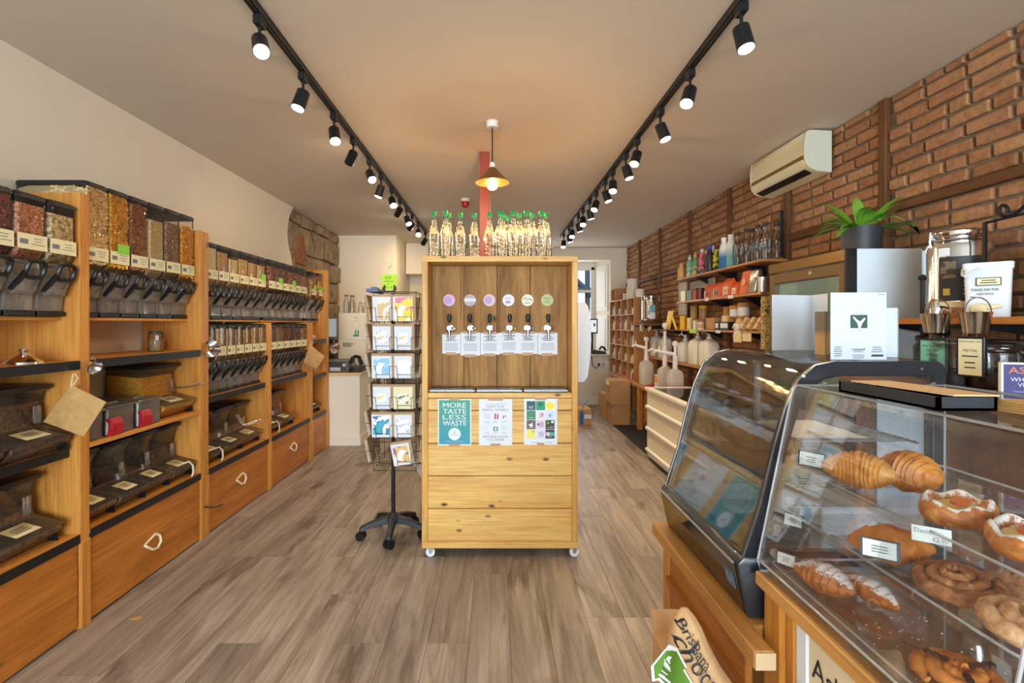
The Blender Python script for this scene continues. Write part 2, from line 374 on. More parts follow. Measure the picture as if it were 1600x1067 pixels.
# shopfront behind the camera
wf = MB().box((XL-.1, YF-.12, 0), (XR+.1, YF, .42)).box((XL-.1, YF-.12, 2.58), (XR+.1, YF, H)).box((XL-.1, YF-.12, .42), (-2.05, YF, 2.58)).box((2.05, YF-.12, .42), (XR+.1, YF, 2.58))
struct('wall_front', wf, PLASTER)
w2 = struct('window_2', MB().box((-2.05, YF-.09, .42), (2.05, YF-.03, .48)).box((-2.05, YF-.09, 2.52), (2.05, YF-.03, 2.58)).box((-2.05, YF-.09, .48), (-1.99, YF-.03, 2.52)).box((1.99, YF-.09, .48), (2.05, YF-.03, 2.52)), WHITE)
for xa in (-.7, .66): MB().box((xa, YF-.09, .48), (xa+.05, YF-.03, 2.52)).build('mullion', WHITE, w2)
for xa, xb in ((-1.99, -.7), (-.65, .66), (.71, 1.99)): MB().box((xa, YF-.062, .48), (xb, YF-.058, 2.52)).build('pane', GLASS, w2)
# right wall: brick nogging between timber posts
wr = struct('wall_right', MB().box((XR+.016, YF-.1, 0), (XR+.12, YB+.3, H)), plain('brick_mortar', (122, 108, 88), .95, var=.18, vs=30))
def brick_mat():
    m, n, l, p = nt('brick'); oi = n.new('ShaderNodeObjectInfo'); ge = n.new('ShaderNodeNewGeometry')
    ad = n.new('ShaderNodeMath'); l.new(oi.outputs['Random'], ad.inputs[0]); l.new(ge.outputs['Random Per Island'], ad.inputs[1])
    fr = n.new('ShaderNodeMath'); fr.operation = 'FRACT'; l.new(ad.outputs[0], fr.inputs[0])
    r = ramp(n, [(0, lin((160, 112, 80))), (.35, lin((178, 130, 92))), (.7, lin((190, 144, 104))), (1, lin((170, 120, 88)))]); l.new(fr.outputs[0], r.inputs[0])
    tc = n.new('ShaderNodeTexCoord'); t = noise(n, l, tc.outputs['Generated'], 5, 7, .7); tg = n.new('ShaderNodeNewGeometry')
    t2 = noise(n, l, tg.outputs['Position'], 28, 6, .7); r2 = ramp(n, [(.3, (.66, .62, .58)), (.55, (1, 1, 1)), (.75, (1.12, 1.12, 1.12))]); l.new(t2.outputs[0], r2.inputs[0])
    mx = n.new('ShaderNodeMix'); mx.data_type = 'RGBA'; mx.blend_type = 'MULTIPLY'; mx.inputs[0].default_value = 1; l.new(r.outputs[0], mx.inputs[6]); l.new(r2.outputs[0], mx.inputs[7])
    l.new(mx.outputs[2], p.inputs['Base Color']); p.inputs['Roughness'].default_value = .95; p.inputs['Specular IOR Level'].default_value = .2
    bump(n, l, p, t2.outputs[0], .8, .008); return m
BRK = brick_mat()
posts = [.96, 1.92, 2.88, 3.837, 4.777, 5.746, 6.79, 7.75]; RZ0, RZ1 = 2.035, 2.085
bricks = []
def courses(z0, z1, top):
    z = z1 if top else z0; out = []; 
    while z < z1-.02 if not top else z > z0+.02:
        a, b = (max(z-.072, z0), z) if top else (z, min(z+.072, z1)); out.append((a+.005, b-.006)); z = z-.072 if top else z+.072
    return out
row = 0
for zs in (courses(.55, RZ0-.002, True), courses(RZ1+.002, H, False)):
    for a, b in zs:
        row += 1
        for i in range(len(posts)):
            p0 = posts[i]+.03; p1 = posts[i+1]-.03 if i+1 < len(posts) else YB
            y = p0-(.113 if row % 2 else 0)-random.uniform(0, .05)
            while y < p1:
                L = random.choice((.215, .215, .215, .205, .108)); y0, y1 = max(y, p0)+.004, min(y+L, p1)-.006
                if y1-y0 > .035: bricks.append((y0, y1, a, b))
                y += L+.011
def seen(b):
    yc, zc = (b[0]+b[1])/2, (b[2]+b[3])/2; u = VU+F*XR/yc
    return u < 1640 and zc > 1.46
near = sorted([b for b in bricks if seen(b)], key=lambda b: b[0])[:300]; ns = set(near); far = [b for b in bricks if b not in ns]
bm_ = []
for k in range(6):
    m = MB().box((-.5, -.5, -.5), (.5, .5, .5)); me = m.mesh('brick', smooth=0)
    b = bmesh.new(); b.from_mesh(me); b.verts.ensure_lookup_table()
    for v in b.verts: v.co.y *= 1+random.uniform(-.02, .0); v.co.z *= 1+random.uniform(-.14, 0); v.co.x += random.uniform(-.1, .1)
    bmesh.ops.scale(b, vec=(.05, .21, .06), verts=b.verts); bmesh.ops.bevel(b, geom=b.edges[:], offset=.007, segments=1, affect='EDGES')
    bmesh.ops.scale(b, vec=(1/.05, 1/.21, 1/.06), verts=b.verts); b.to_mesh(me); b.free(); bm_.append(me)
def brick_xf(b): return (XR+.022+random.uniform(-.006, .004), (b[0]+b[1])/2, (b[2]+b[3])/2), (.05, b[1]-b[0], b[3]-b[2]), (random.uniform(-.012, .012), 0, random.uniform(-.02, .02))
for b in near:
    o = put('brick', random.choice(bm_), BRK, wr); o.location, o.scale, o.rotation_euler = brick_xf(b)
fm = MB()
for b in far:
    me = random.choice(bm_); lo, sc, ro = brick_xf(b); M = Matrix.LocRotScale(lo, Euler(ro), sc)
    fm.add([M@v.co for v in me.vertices], [tuple(p.vertices) for p in me.polygons])
fo = fm.build('brickwork', BRK, wr, smooth=0); fo['kind'] = 'stuff'
TIM = wood('old_timber', (128, 84, 44), (92, 56, 28), 'z', rough=.7, knots=.4); TIMY = wood('old_timber_y', (128, 84, 44), (92, 56, 28), 'y', rough=.7, knots=.4)
for p in posts: MB().box((XR-.022, p-.028, 0), (XR+.03, p+.028, H-.002)).build('timber_post', TIM, wr, bevel=.004)
for i in range(len(posts)): 
    a = posts[i]+.028; b = posts[i+1]-.028 if i+1 < len(posts) else YB-.002
    MB().box((XR-.018, a, RZ0), (XR+.03, b, RZ1)).build('timber_rail', TIMY, wr, bevel=.004)
# ------------------------------------------------------------------ track lighting
LENS = emis('lamp_lens', (1.0, .86, .62), 90)
def track(x, y0, y1, label, ys, dirs, side):
    t = one('lighting_track', MB().box((x-.018, y0, H-.03), (x+.018, y1, H)).box((x-.006, y0, H-.034), (x+.006, y1, H-.03)), BLACKM, label, 'light track', (x, y0, H), bevel=.002)
    for k, (y, d) in enumerate(zip(ys, dirs)):
        d = Vector(d).normalized(); n = k+1
        word = ['nearest', 'second', 'third', 'fourth', 'fifth', 'sixth', 'seventh', 'eighth', 'ninth', 'tenth', 'eleventh', 'twelfth', 'thirteenth', 'farthest'][min(n-1, 13)]
        if n == len(ys): word = 'farthest'
        s = thing('track_spotlight', f'black cylinder spotlight on the {side} ceiling track, {word} from the camera' if word not in ('nearest', 'farthest') else f'black cylinder spotlight on the {side} ceiling track, {word} one', 'spotlight', (x, y, H-.034), f'spotlights on the {side} track')
        MB().box((x-.017, y-.03, H-.075), (x+.017, y+.03, H-.034)).build('adapter', BLACKM, s, bevel=.004)
        MB().cyl((x, y, H-.075), (x, y, H-.13), .007, n=8).build('stem', BLACKM, s)
        pv = Vector((x, y, H-.135)); a = pv-d*.012; e = pv+d*.088
        MB().tube([a, a+d*.004, e], [.024, .032, .034], 18).build('lamp_body', BLACKM, s)
        MB().tube([e, e+d*.003], [.029, .029], 18).build('lens', LENS, s)
        l = bpy.data.lights.new('spot', 'SPOT'); l.energy = SPOT_W; l.color = WARM; l.spot_size = math.radians(110); l.spot_blend = .9; l.shadow_soft_size = .03
        lo = bpy.data.objects.new('spot_beam', l); COL.objects.link(lo); lo.location = (e+d*.006)-Vector((x, y, H-.034)); lo.rotation_euler = d.to_track_quat('-Z', 'Y').to_euler(); lo.parent = s
ysL = [2.052, 2.516, 3.0, 3.407, 3.85, 4.24, 4.67, 5.08, 5.47, 5.83, 6.29, 6.92]
cL, wL = (.30, -.45, -.75), (-.45, .15, -.75)
dL = [(.32, -.5, -.75), (-.22, -.2, -.92), (.2, -.35, -.8), (-.55, .7, -.55), (.35, -.5, -.7), (-.3, .0, -.95), (.3, -.5, -.75), (-.5, .7, -.55), (.3, -.35, -.8), (-.5, .7, -.55), (.15, -.75, -.6), (-.5, .7, -.6)]
track(-.98, .9, 7.0, 'long black light track on the ceiling above the left aisle', ysL, dL, 'left')
ysR = [1.971, 2.488, 2.936, 3.417, 3.71, 4.12, 4.41, 4.79, 5.13, 5.52, 5.83, 6.30, 6.57, 7.06]
dR = [(.12, -.2, -.95), (-.32, -.3, -.85), (.28, -.15, -.9), (-.3, -.3, -.85), (.25, -.1, -.9), (-.1, -.4, -.85), (.3, -.1, -.9), (-.3, -.35, -.85), (.2, .1, -.9), (-.1, -.45, -.85), (.25, .1, -.9), (-.1, -.5, -.8), (.2, .1, -.9), (-.1, -.3, -.9)]
track(.985, .9, 7.33, 'long black light track on the ceiling above the right aisle', ysR, dR, 'right')
# ------------------------------------------------------------------ pendant, column, alarm, air conditioner
px, py = -.0175, 3.2
pd = thing('pendant_lamp', 'brass cone pendant lamp with glowing round bulb hanging above the bottles', 'lamp', (px, py, H))
MB().lathe([(.036, H-.04), (.039, H-.03), (.039, H)], (px, py, 0), 24).build('ceiling_rose', WHITE, pd)
MB().cyl((px, py, H-.04), (px, py, 2.44), .004, n=8).build('cable', BLACK, pd)
MB().lathe([(.006, 2.45), (.018, 2.44), (.02, 2.405)], (px, py, 0), 16).build('lamp_holder', WHITE, pd)
MB().lathe([(.02, 2.412), (.06, 2.365), (.112, 2.315), (.110, 2.313), (.058, 2.361), (.018, 2.408)], (px, py, 0), 32).build('shade', plain('aged_brass', (150, 110, 60), .35, .8), pd)
MB().lathe([(.012, 2.405), (.014, 2.35), (.028, 2.325), (.033, 2.30), (.028, 2.277), (.014, 2.268), (.001, 2.266)], (px, py, 0), 18).build('bulb', emis('bulb_glow', (1, .74, .38), 18), pd)
l = bpy.data.lights.new('pendant_light', 'POINT'); l.energy = PEND_W; l.color = (1, .66, .32); l.shadow_soft_size = .035
lo = bpy.data.objects.new('pendant_light', l); COL.objects.link(lo); lo.parent = pd; lo.location = (0, 0, 2.245-H)
RED = plain('red_oxide', (140, 50, 26), .5)
cx, cy = -.08, 3.80
cm = MB(); t = .008
cm.box((cx-.037, cy-.05, 0), (cx+.037, cy-.05+t, H)).box((cx-.037, cy+.05-t, 0), (cx+.037, cy+.05, H)).box((cx-t/2, cy-.05+t, 0), (cx+t/2, cy+.05-t, H))
one('steel_column', cm, RED, 'red oxide painted steel column behind the tap cabinet', 'column', (cx, cy, 0), bevel=.001)
one('cable_conduit', MB().cyl((-.036, 3.72, 1.0), (-.036, 3.72, 2.47), .006, n=8), plain('grey_cable', (120, 100, 84), .6), 'thin grey cable running down beside the red column', 'cable', (-.036, 3.72, 1.0))
ax_, ay = X(727, 5.18), 5.18
al = thing('fire_alarm', 'round red and white fire alarm sounder on the ceiling', 'alarm', (ax_, ay, H))
MB().lathe([(.045, H-.03), (.047, H-.01), (.047, H)], (ax_, ay, 0), 20).build('base', WHITE, al)
MB().lathe([(.02, H-.09), (.034, H-.082), (.042, H-.06), (.043, H-.03)], (ax_, ay, 0), 20).build('sounder', plain('alarm_red', (190, 24, 24), .4), al)
ac = thing('air_conditioner', 'cream wall-mounted air conditioner high on the brick wall', 'air conditioner', (XR-.002, 3.65, 2.42))
ya, yb = 3.30, 4.01; ACM = plain('aircon_cream', (226, 216, 178), .35); ACS = plain('aircon_side', (216, 216, 194), .45)
prof = [(2.258, 2.694), (2.115, 2.70), (2.088, 2.69), (2.076, 2.62), (2.076, 2.53), (2.085, 2.48), (2.115, 2.445), (2.16, 2.425), (2.258, 2.415)]
MB().prism(prof, 'y', ya+.012, yb-.012).build('casing', ACM, ac, bevel=.003)
pe = [(a+(.0 if a > 2.2 else -.003), b) for a, b in prof]
MB().prism(pe, 'y', ya, ya+.012).build('end_cap', ACS, ac, bevel=.004); MB().prism(pe, 'y', yb-.012, yb).build('end_cap', ACS, ac, bevel=.004)
MB().prism([(2.073, 2.505), (2.076, 2.535), (2.079, 2.535), (2.079, 2.50)], 'y', ya+.02, yb-.02).build('front_groove', plain('aircon_gold', (150, 124, 70), .3, .6), ac)
MB().prism([(2.105, 2.448), (2.15, 2.424), (2.152, 2.420), (2.10, 2.442)], 'y', ya+.05, yb-.05).build('air_slot', BLACK, ac)
MB().prism([(2.074, 2.51), (2.071, 2.50), (2.095, 2.465), (2.10, 2.47)], 'y', ya+.03, yb-.03).build('louvre', ACM, ac)
# ------------------------------------------------------------------ left shelving
XB, XF = -2.272, -1.90
def shelf_unit(label, y0, y1, panels, shelves, drawer, rope=None, top=None):
    """panels: (ya, yb, height); shelves: (z top, thickness, x front, black trim)"""
    u = thing('shelving_unit', label, 'shelving', (-2.08, (y0+y1)/2, 0))
    for ya, yb, h in panels:
        MB().box((XB, ya, 0), (XF, yb, h)).build('side_panel', PINE_Z, u, bevel=.002)
    ya_, yb_ = panels[0][1] if panels[0][0] <= y0+.01 else y0, panels[-1][0]
    for z, t, xf, trim in shelves:
        sh = MB().box((XB, ya_+.001, z-t), (xf, yb_-.001, z)).build('shelf', PINE_Y, u, bevel=.002)
        if trim: MB().box((xf, ya_+.002, z-t-.018), (xf+.004, yb_-.002, z+.001)).build('edge_strip', BLACK, sh)
    if drawer:
        MB().box((XF-.4, ya_+.001, 0), (XF-.03, yb_-.001, .02)).build('plinth', plain('dark_gap', (30, 24, 18), .9), u)
        d = MB().box((XF-.024, ya_+.006, .012), (XF-.004, yb_-.006, .392)).build('drawer_front', DRAW_Y, u, bevel=.002)
        if rope:
            yc, zc = rope; x = XF-.002
            MB().tube([(x-.01, yc-.045, zc+.01), (x+.012, yc-.04, zc-.002), (x+.02, yc-.01, zc-.03), (x+.02, yc+.03, zc-.038), (x+.018, yc+.06, zc-.012), (x+.012, yc+.06, zc+.018), (x+.006, yc+.045, zc+.032), (x-.01, yc+.03, zc+.035)], .0065, 7).build('rope_handle', ROPE, d)
            MB().tube([(x+.002, yc-.045, zc+.012), (x+.004, yc+.032, zc+.037)], .006, 7).build('rope_handle', ROPE, d)
    for ya, yb, h in panels:                        # worn front battens at the foot of each panel
        MB().box((XF, ya, 0), (XF+.008, yb, .40)).build('front_batten', PINE_Z, u, bevel=.003)
    return u
SH = lambda z, xf=XF, trim=True, t=.022: (z, t, xf, trim)
TOPS = SH(1.43, -1.985, False, .016)
shelf_unit('pine bin shelving at the left edge of the picture', 1.28, 2.31, [(1.28, 1.33, 2.0), (2.255, 2.31, 2.0)], [TOPS, SH(1.23), SH(.83, -1.95), SH(.435)], True, (1.75, .2))
shelf_unit('pine bin shelving with steel pans, between the two tall near posts', 2.311, 3.222, [(3.178, 3.222, 2.0)], [TOPS, SH(1.23), SH(.84, XF, False), SH(.435)], True, (2.72, .187))
shelf_unit('pine bin shelving right of the tall middle post', 3.225, 4.19, [(3.225, 3.269, 2.0), (4.133, 4.19, 1.41)], [TOPS, SH(.905, -1.93), SH(.435)], True, (3.67, .24))
shelf_unit('pine bin shelving second from the far end', 4.192, 5.14, [(5.05, 5.14, 1.41)], [TOPS, SH(.905, -1.93), SH(.435)], True, (4.62, .24))
shelf_unit('narrow pine shelving at the far end beside the white counter', 5.142, 5.63, [(5.54, 5.63, 2.0)], [TOPS, SH(1.23), SH(.86), SH(.435)], True)
# ------------------------------------------------------------------ gravity bins
HAZE = clear('hazy_plastic', (.95, .94, .92), .9, .08, .15, (.9, .85, .78), .3, (20, 20, 20))
GREEN = plain('green_sticker', (140, 214, 60), .6)
_gb = {}
def plan(xf, xb, w, r, z):
    """plan of a bin: square back, rounded front corners"""
    p = [(xb, -w/2, z)]
    for k in range(6): t = PI/2*k/5; p.append((xf-r+r*math.sin(t), -w/2+r-r*math.cos(t), z))
    for k in range(6): t = PI/2*k/5; p.append((xf-r+r*math.cos(t), w/2-r+r*math.sin(t), z))
    return p+[(xb, w/2, z)]
def gb_mesh(w, Ht, D):
    k = (round(w, 4), Ht, D)
    if k in _gb: return _gb[k]
    a, b = -w/2+.0015, w/2-.0015; g = {}
    g['body'] = MB().rings([plan(xf, xb, w-.003, r, z) for z, xf, xb, r in ((.226, -.04, -.11, .01), (.25, -.012, -.15, .016), (.275, 0, -.22, .022), (.31, 0, -D, .022), (Ht-.02, 0, -D, .022))]).mesh('body', smooth=40)
    g['lid'] = MB().rings([plan(xf, xb, ww, r, z) for z, xf, xb, ww, r in ((Ht-.026, .003, -D-.002, w, .024), (Ht-.012, .003, -D-.002, w, .024), (Ht-.003, -.006, -D+.002, w-.010, .02), (Ht, -.018, -D+.01, w-.03, .016))]).mesh('lid', smooth=40)
    g['spout'] = MB().prism([(-.03, .232), (-.105, .223), (-.145, .16), (-.135, .02), (-.06, .02), (-.055, .09), (-.022, .165)], 'y', a+.006, b-.006).mesh('spout', bevel=.005)
    g['base'] = MB().box((-.14, a+.004, 0), (-.05, b-.004, .022)).mesh('base', bevel=.002)
    g['front_cover'] = MB().prism([(-.005, .165), (-.045, .175), (-.06, .10), (-.045, .085), (-.03, .095)], 'y', a+.022, b-.022).mesh('front_cover', bevel=.01, seg=2)
    ring = [(.02*q, p, .175+q*.045) for p, q in rrect(w*.52, 2.0, .028/ .045*.6 if False else .03, 3)] if False else []
    hw = w*.27
    pts = []
    for k2 in range(14):
        an = 2*PI*k2/14; yy = hw*math.copysign(abs(math.cos(an))**.6, math.cos(an)); zz = .034*math.copysign(abs(math.sin(an))**.6, math.sin(an))
        pts.append((.006+zz*.35, yy+.008, .192+zz))
    h = MB().tube(pts, .0085, 6, closed=True)
    h.tube([(.0, -hw+.008, .18), (-.02, -hw-.004, .14), (-.04, -hw-.016, .105)], [.010, .012, .008], 6); h.tube([(.0, hw+.008, .18), (-.02, hw+.006, .15), (-.04, hw+.0, .12)], [.009, .008, .005], 6)
    g['handle'] = h.mesh('handle')
    g['label'] = MB().box((.0005, a+.006, .272), (.0022, b-.006, .335)).mesh('label', smooth=0)
    pr = MB(); wy = b-a
    pr.add([(.0026, a+.014, .292), (.0026, a+.014+wy*.25, .292), (.0026, a+.014+wy*.25, .312), (.0026, a+.014, .312)], [(0, 1, 2, 3)])
    text_geo('x'); lines_on(pr, (.0026, wy*.16, .306), (0, 1, 0), (0, 0, 1), wy*.45, .036, 3, .5, .0028); g['print'] = pr.mesh('print', smooth=0)
    g['tag'] = MB().box((.003, a+wy*.35, .325), (.004, b-.008, .375)).mesh('green_tag', smooth=0)
    _gb[k] = g; return g
def contents(w, Ht, D, fill):
    zf = .28+(Ht-.30)*fill; g = .005
    m = MB().rings([plan(xf, xb, w-.014, r, z) for z, xf, xb, r in ((.23, -.045, -.11, .01), (.252, -.02, -.15, .014), (.277, -g, -.215, .018), (.315, -g, -D+g, .018), (zf, -g, -D+g, .018), (zf+.012, -.06, -D+.05, .01))])
    return m.mesh('contents', smooth=40)
def pieces(w, Ht, fill, piece):
    a, b = -w/2+.009, w/2-.009; m = MB(); zf = .28+(Ht-.30)*fill; n, r, ln = piece
    for k in range(n):
        side = k % 4 == 0; y = random.uniform(a+.006, b-.006); z = random.uniform(.262, zf+.012); x = random.uniform(-.010, -.005)
        if side: y = a+random.uniform(-.003, .001); x = random.uniform(-.2, -.02)
        an = random.uniform(-.7, .7)+(0 if random.random() < .75 else PI/2); d = Vector((random.uniform(-.1, .1), math.cos(an), math.sin(an))) if not side else Vector((math.cos(an), 0, math.sin(an)))
        d = d.normalized()*ln/2; p0, p1 = Vector((x, y, z))-d, Vector((x, y, z))+d
        for q in (p0, p1): q.y = min(max(q.y, a-.001), b+.001); q.x = min(q.x, -.004)
        m.tube([p0, p1], r, 6)
    return m.mesh('pasta_pieces', smooth=50)
def gravity_bin(x, y, z, w, Ht, D, cm, fill, label, group, green=False, piece=None):
    t = thing('gravity_bin', label, 'food dispenser', (x, y, z), group, world=False); g = gb_mesh(w, Ht, D)
    put('body', g['body'], CLEAR, t); put('lid', g['lid'], BLACK, t); put('spout', g['spout'], HAZE, t); put('base', g['base'], BLACK, t)
    put('front_cover', g['front_cover'], HAZE, t); put('handle', g['handle'], BLACK, t); lb = put('label', g['label'], CREAM, t); put('print', g['print'], GREYINK, lb)
    put('contents', contents(w, Ht, D, fill), cm if not piece else plain('shade_'+cm.name, tuple(int(255*(v**.4545)*.8) for v in cm.node_tree.nodes['Principled BSDF'].inputs[0].default_value[:3]), .8), t)  # pasta bins: block coloured darker to stand for shade between the pieces
    if piece: pp = put('pasta_pieces', pieces(w, Ht, fill, piece), cm, t); pp['kind'] = 'stuff'
    if green: put('green_tag', g['tag'], GREEN, t)
    return t
P_ = lambda n, c, rough=.55: plain(n, c, rough, var=.1, vs=60)
WT = .145
rowA = [('dark mixed fruit', grain('mixed_dark', (96, 62, 74), (60, 34, 44), 120), .95, True, None), ('dark red kidney beans', grain('kidney_beans', (150, 54, 66), (66, 16, 28), 80, .4), .97, False, None),
        ('pink lentils', grain('pink_lentils', (236, 170, 132), (166, 92, 62), 120), .86, False, None), ('pale haricot beans', grain('haricot', (242, 224, 180), (164, 134, 88), 85, .45), .8, False, None)]
for k, (c, m, f, g, pc) in enumerate(rowA):
    gravity_bin(-1.905, 2.175-WT*(3-k)*1.0, 1.432, WT, .505, .33, m, f, f'clear gravity bin of {c} at the left edge of the picture', 'bins on the near left shelving', g, pc)
rowB = [('cream penne pasta', pasta('penne_cream', (228, 196, 140)), .94, False, (760, .0050, .036)), ('yellow pasta twists', pasta('twist_yellow', (230, 170, 46)), .93, True, (860, .0045, .026)),
        ('brown wholewheat pasta', pasta('penne_brown', (166, 108, 62)), .9, False, (800, .0042, .030)), ('fine pale couscous', grain('couscous', (240, 222, 176), (204, 176, 122), 260), .78, False, None),
        ('grey-brown lentils', grain('brown_lentils', (190, 150, 120), (112, 76, 56), 150), .82, False, None), ('small bright yellow macaroni', pasta('macaroni', (240, 172, 26)), .8, False, (900, .0048, .018))]
wb_ = (3.17-2.325)/6
for k, (c, m, f, g, pc) in enumerate(rowB):
    gravity_bin(-1.930, 2.325+wb_*(k+.5), 1.432, wb_, .65, .33, m, f, f'tall clear gravity bin of {c} between the two tall posts', 'tall bins on the near shelving', g, pc)
FL = [('white flour', (240, 226, 196), (226, 208, 172), .92), ('tan oat flakes', (206, 164, 112), (176, 130, 82), .86), ('cream rice', (232, 210, 164), (214, 188, 138), .72), ('golden oats', (214, 178, 120), (188, 146, 88), .8),
      ('honey muesli', (206, 168, 110), (176, 132, 76), .76), ('straw barley', (214, 184, 132), (182, 146, 92), .74), ('red-brown nuts', (150, 84, 44), (112, 56, 28), .82), ('dark brown nuts', (126, 74, 42), (92, 50, 28), .8),
      ('chestnut granola', (140, 78, 42), (104, 54, 28), .82), ('brown almonds', (164, 104, 56), (128, 74, 36), .78), ('tan hazelnuts', (186, 128, 72), (150, 92, 46), .78), ('pale brazil nuts', (196, 150, 98), (160, 112, 64), .74),
      ('golden sultanas', (190, 140, 60), (150, 100, 38), .7), ('dried apricots', (214, 150, 62), (176, 112, 40), .7)]
wc = .143
ysT = [3.285+wc*(k+.5) for k in range(6)]+[4.19+wc*(k+.5) for k in range(6)]+[5.13+.115+.2*k for k in range(2)]
for k, ((c, a, b, f), y) in enumerate(zip(FL, ysT)):
    w = wc if k < 12 else .13
    gravity_bin(-1.925, y, 1.432, w, .52, .33, grain('top_'+c.replace(' ', '_'), tuple(min(255, v+22) for v in a), tuple(max(0, v-34) for v in b) if k > 5 else b, 75 if k > 5 else 220), f, f'clear gravity bin of {c} on the long far top row', 'bins on the far top row', k in (5, 7, 9, 12, 13))
LOW = [('speckled seeds', (150, 118, 84), (110, 82, 56)), ('ivory sugar', (232, 214, 176), (214, 190, 146)), ('pinkish salt', (206, 172, 146), (180, 142, 116)), ('tan quinoa', (190, 152, 106), (164, 124, 80)), ('yellow-green split peas', (206, 164, 50), (170, 130, 36)),
       ('orange lentils', (222, 166, 84), (190, 132, 54)), ('beige chickpeas', (214, 178, 120), (186, 146, 92)), ('grey sunflower seeds', (160, 136, 108), (122, 98, 74)), ('beige bulgur', (186, 148, 100), (152, 114, 72)), ('russet cranberries', (150, 78, 40), (112, 50, 26)),
       ('dark raisins', (128, 74, 44), (92, 50, 30)), ('brown chia', (138, 102, 76), (104, 74, 54)), ('pale cashews', (226, 174, 104), (150, 96, 48))]
w7 = (4.13-3.275)/7; w6 = .138
ysL2 = [3.275+w7*(k+.5) for k in range(7)]+[4.195+w6*(k+.5) for k in range(6)]
for k, ((c, a, b), y) in enumerate(zip(LOW, ysL2)):
    gravity_bin(-1.915, y, .905, w7 if k < 7 else w6, .492, .33, grain('low_'+c.replace(' ', '_').replace('-', '_'), tuple(min(255, v+20) for v in a), tuple(max(0, v-20) for v in b), 150 if k < 9 else 80), random.uniform(.86, .97), f'clear gravity bin of {c} on the far lower row', 'bins on the far lower row')
# ------------------------------------------------------------------ scoop bins
_sb = {}
SCL = clear('scoop_plastic', (.985, .985, .98), .9, .06, .03, (.8, .76, .7), .3, (8, 8, 20))
def scoop_bin(x, y, z, w, Ht, D, cm, fill, label, group, strap=False):
    t = thing('scoop_bin', label, 'food bin', (x, y, z), group, world=False); k = (w, Ht, D); a, b = -w/2+.003, w/2-.003
    if k not in _sb:
        g = {}
        g['body'] = MB().prism([(-D, 0), (-.06, 0), (-.004, .05), (0, .078), (-.125, .112), (-.145, .19), (-.135, .26), (-.105, Ht-.018), (-D, Ht-.018)], 'y', a, b).mesh('body', bevel=.006, seg=2)
        g['lid'] = MB().box((-D-.004, a-.002, Ht-.022), (-.095, b+.002, Ht)).mesh('lid', bevel=.006, seg=2)
        g['flap'] = MB().prism([(.006, .082), (.004, .074), (-.128, .111), (-.126, .119)], 'y', a-.002, b+.002).mesh('flap', bevel=.002)
        g['label'] = MB().box((-.04, -w*.2, -.0008), (.04, w*.2, .0008)).mesh('label', smooth=0)
        pr = MB(); text_geo('x'); lines_on(pr, (0, 0, .0014), (0, 1, 0), (-1, 0, 0), w*.26, .045, 3, .4, .005); g['print'] = pr.mesh('print', smooth=0)
        g['hinge_frame'] = MB().box((-.138, b-.05, .125), (-.128, b-.012, .205)).mesh('hinge_frame', bevel=.003)
        g['side_strip'] = MB().box((-.13, b-.008, .0), (-.02, b-.001, .03)).mesh('side_strip')
        _sb[k] = g
    g = _sb[k]
    put('body', g['body'], SCL, t); put('lid', g['lid'], BLACK, t); put('flap', g['flap'], SCL, t); put('hinge_frame', g['hinge_frame'], HAZE, t); put('side_strip', g['side_strip'], BLACK, t)
    lb = put('label', g['label'], CREAM, t, (-.06, .0, .0995)); lb.rotation_euler = (0, .262, 0); put('print', g['print'], INK, lb)
    put('contents', MB().prism([(-D+.006, .004), (-.062, .004), (-.010, .05), (-.007, .068), (-.126, .098), (-.15, .12), (-.152, fill), (-D+.006, fill+.02)], 'y', a+.004, b-.004).mesh('contents'), cm, t)
    if strap: MB().tube([(-.03, .02, .09), (.0, .03, .10), (.012, .05, .07), (.008, .06, .02), (0.004, .05, .0)], .006, 6).build('scoop_strap', ROPE, t, org=(0, 0, 0))
    return t
COF = grain('coffee_beans', (136, 100, 74), (84, 58, 42), 90, .45); NIB = grain('dried_mix', (166, 126, 90), (116, 82, 56), 80); OAT = grain('brown_flakes', (170, 130, 92), (124, 90, 62), 100); PST = grain('pasta_nests', (250, 196, 60), (226, 156, 30), 60, .5, stretch=(1, 1, 3))
for k, y in enumerate((1.78, 2.085)): scoop_bin(-1.905, y, .83, .285, .30, .35, COF, .22, 'scoop bin of dark beans, middle shelf at left edge, '+('cut by frame' if k == 0 else 'beside paper bag'), 'scoop bins on the near left shelving')
for k, y in enumerate((1.76, 2.06)): scoop_bin(-1.925, y, .436, .28, .30, .33, [COF, NIB][k], .14, 'clear scoop bin on the bottom shelf at the left edge, '+('partly out of frame' if k == 0 else 'nearest the post'), 'scoop bins on the near left shelving')
wsb = .212
for k in range(4): scoop_bin(-1.925+(.008 if k % 2 else 0), 2.315+wsb*(k+.5), .436, wsb, .335, .33, [OAT, COF, NIB, COF][k], [.06, .05, .1, .2][k], f'clear scoop bin below the steel pans, {["first", "second", "third", "fourth"][k]} from the left', 'scoop bins below the steel pans', k == 3)
for k in range(3): scoop_bin(-1.93, 3.42+.265*k, .436, .255, .335, .33, [NIB, OAT, NIB][k], .16, f'clear scoop bin on the bottom shelf right of the middle post, {["nearest", "middle", "farthest"][k]} of three', 'scoop bins right of the middle post', k == 0)
for k in range(2): scoop_bin(-1.93, 4.33+.3*k, .436, .28, .335, .33, [OAT, NIB][k], .15, f'clear scoop bin on the bottom shelf of the fourth bay, {["nearer", "farther"][k]} of two', 'scoop bins in the fourth bay', k == 0)
scoop_bin(-1.93, 5.33, .436, .3, .3, .33, NIB, .1, 'clear scoop bin on the bottom shelf of the narrow far bay', 'scoop bins in the far bay')
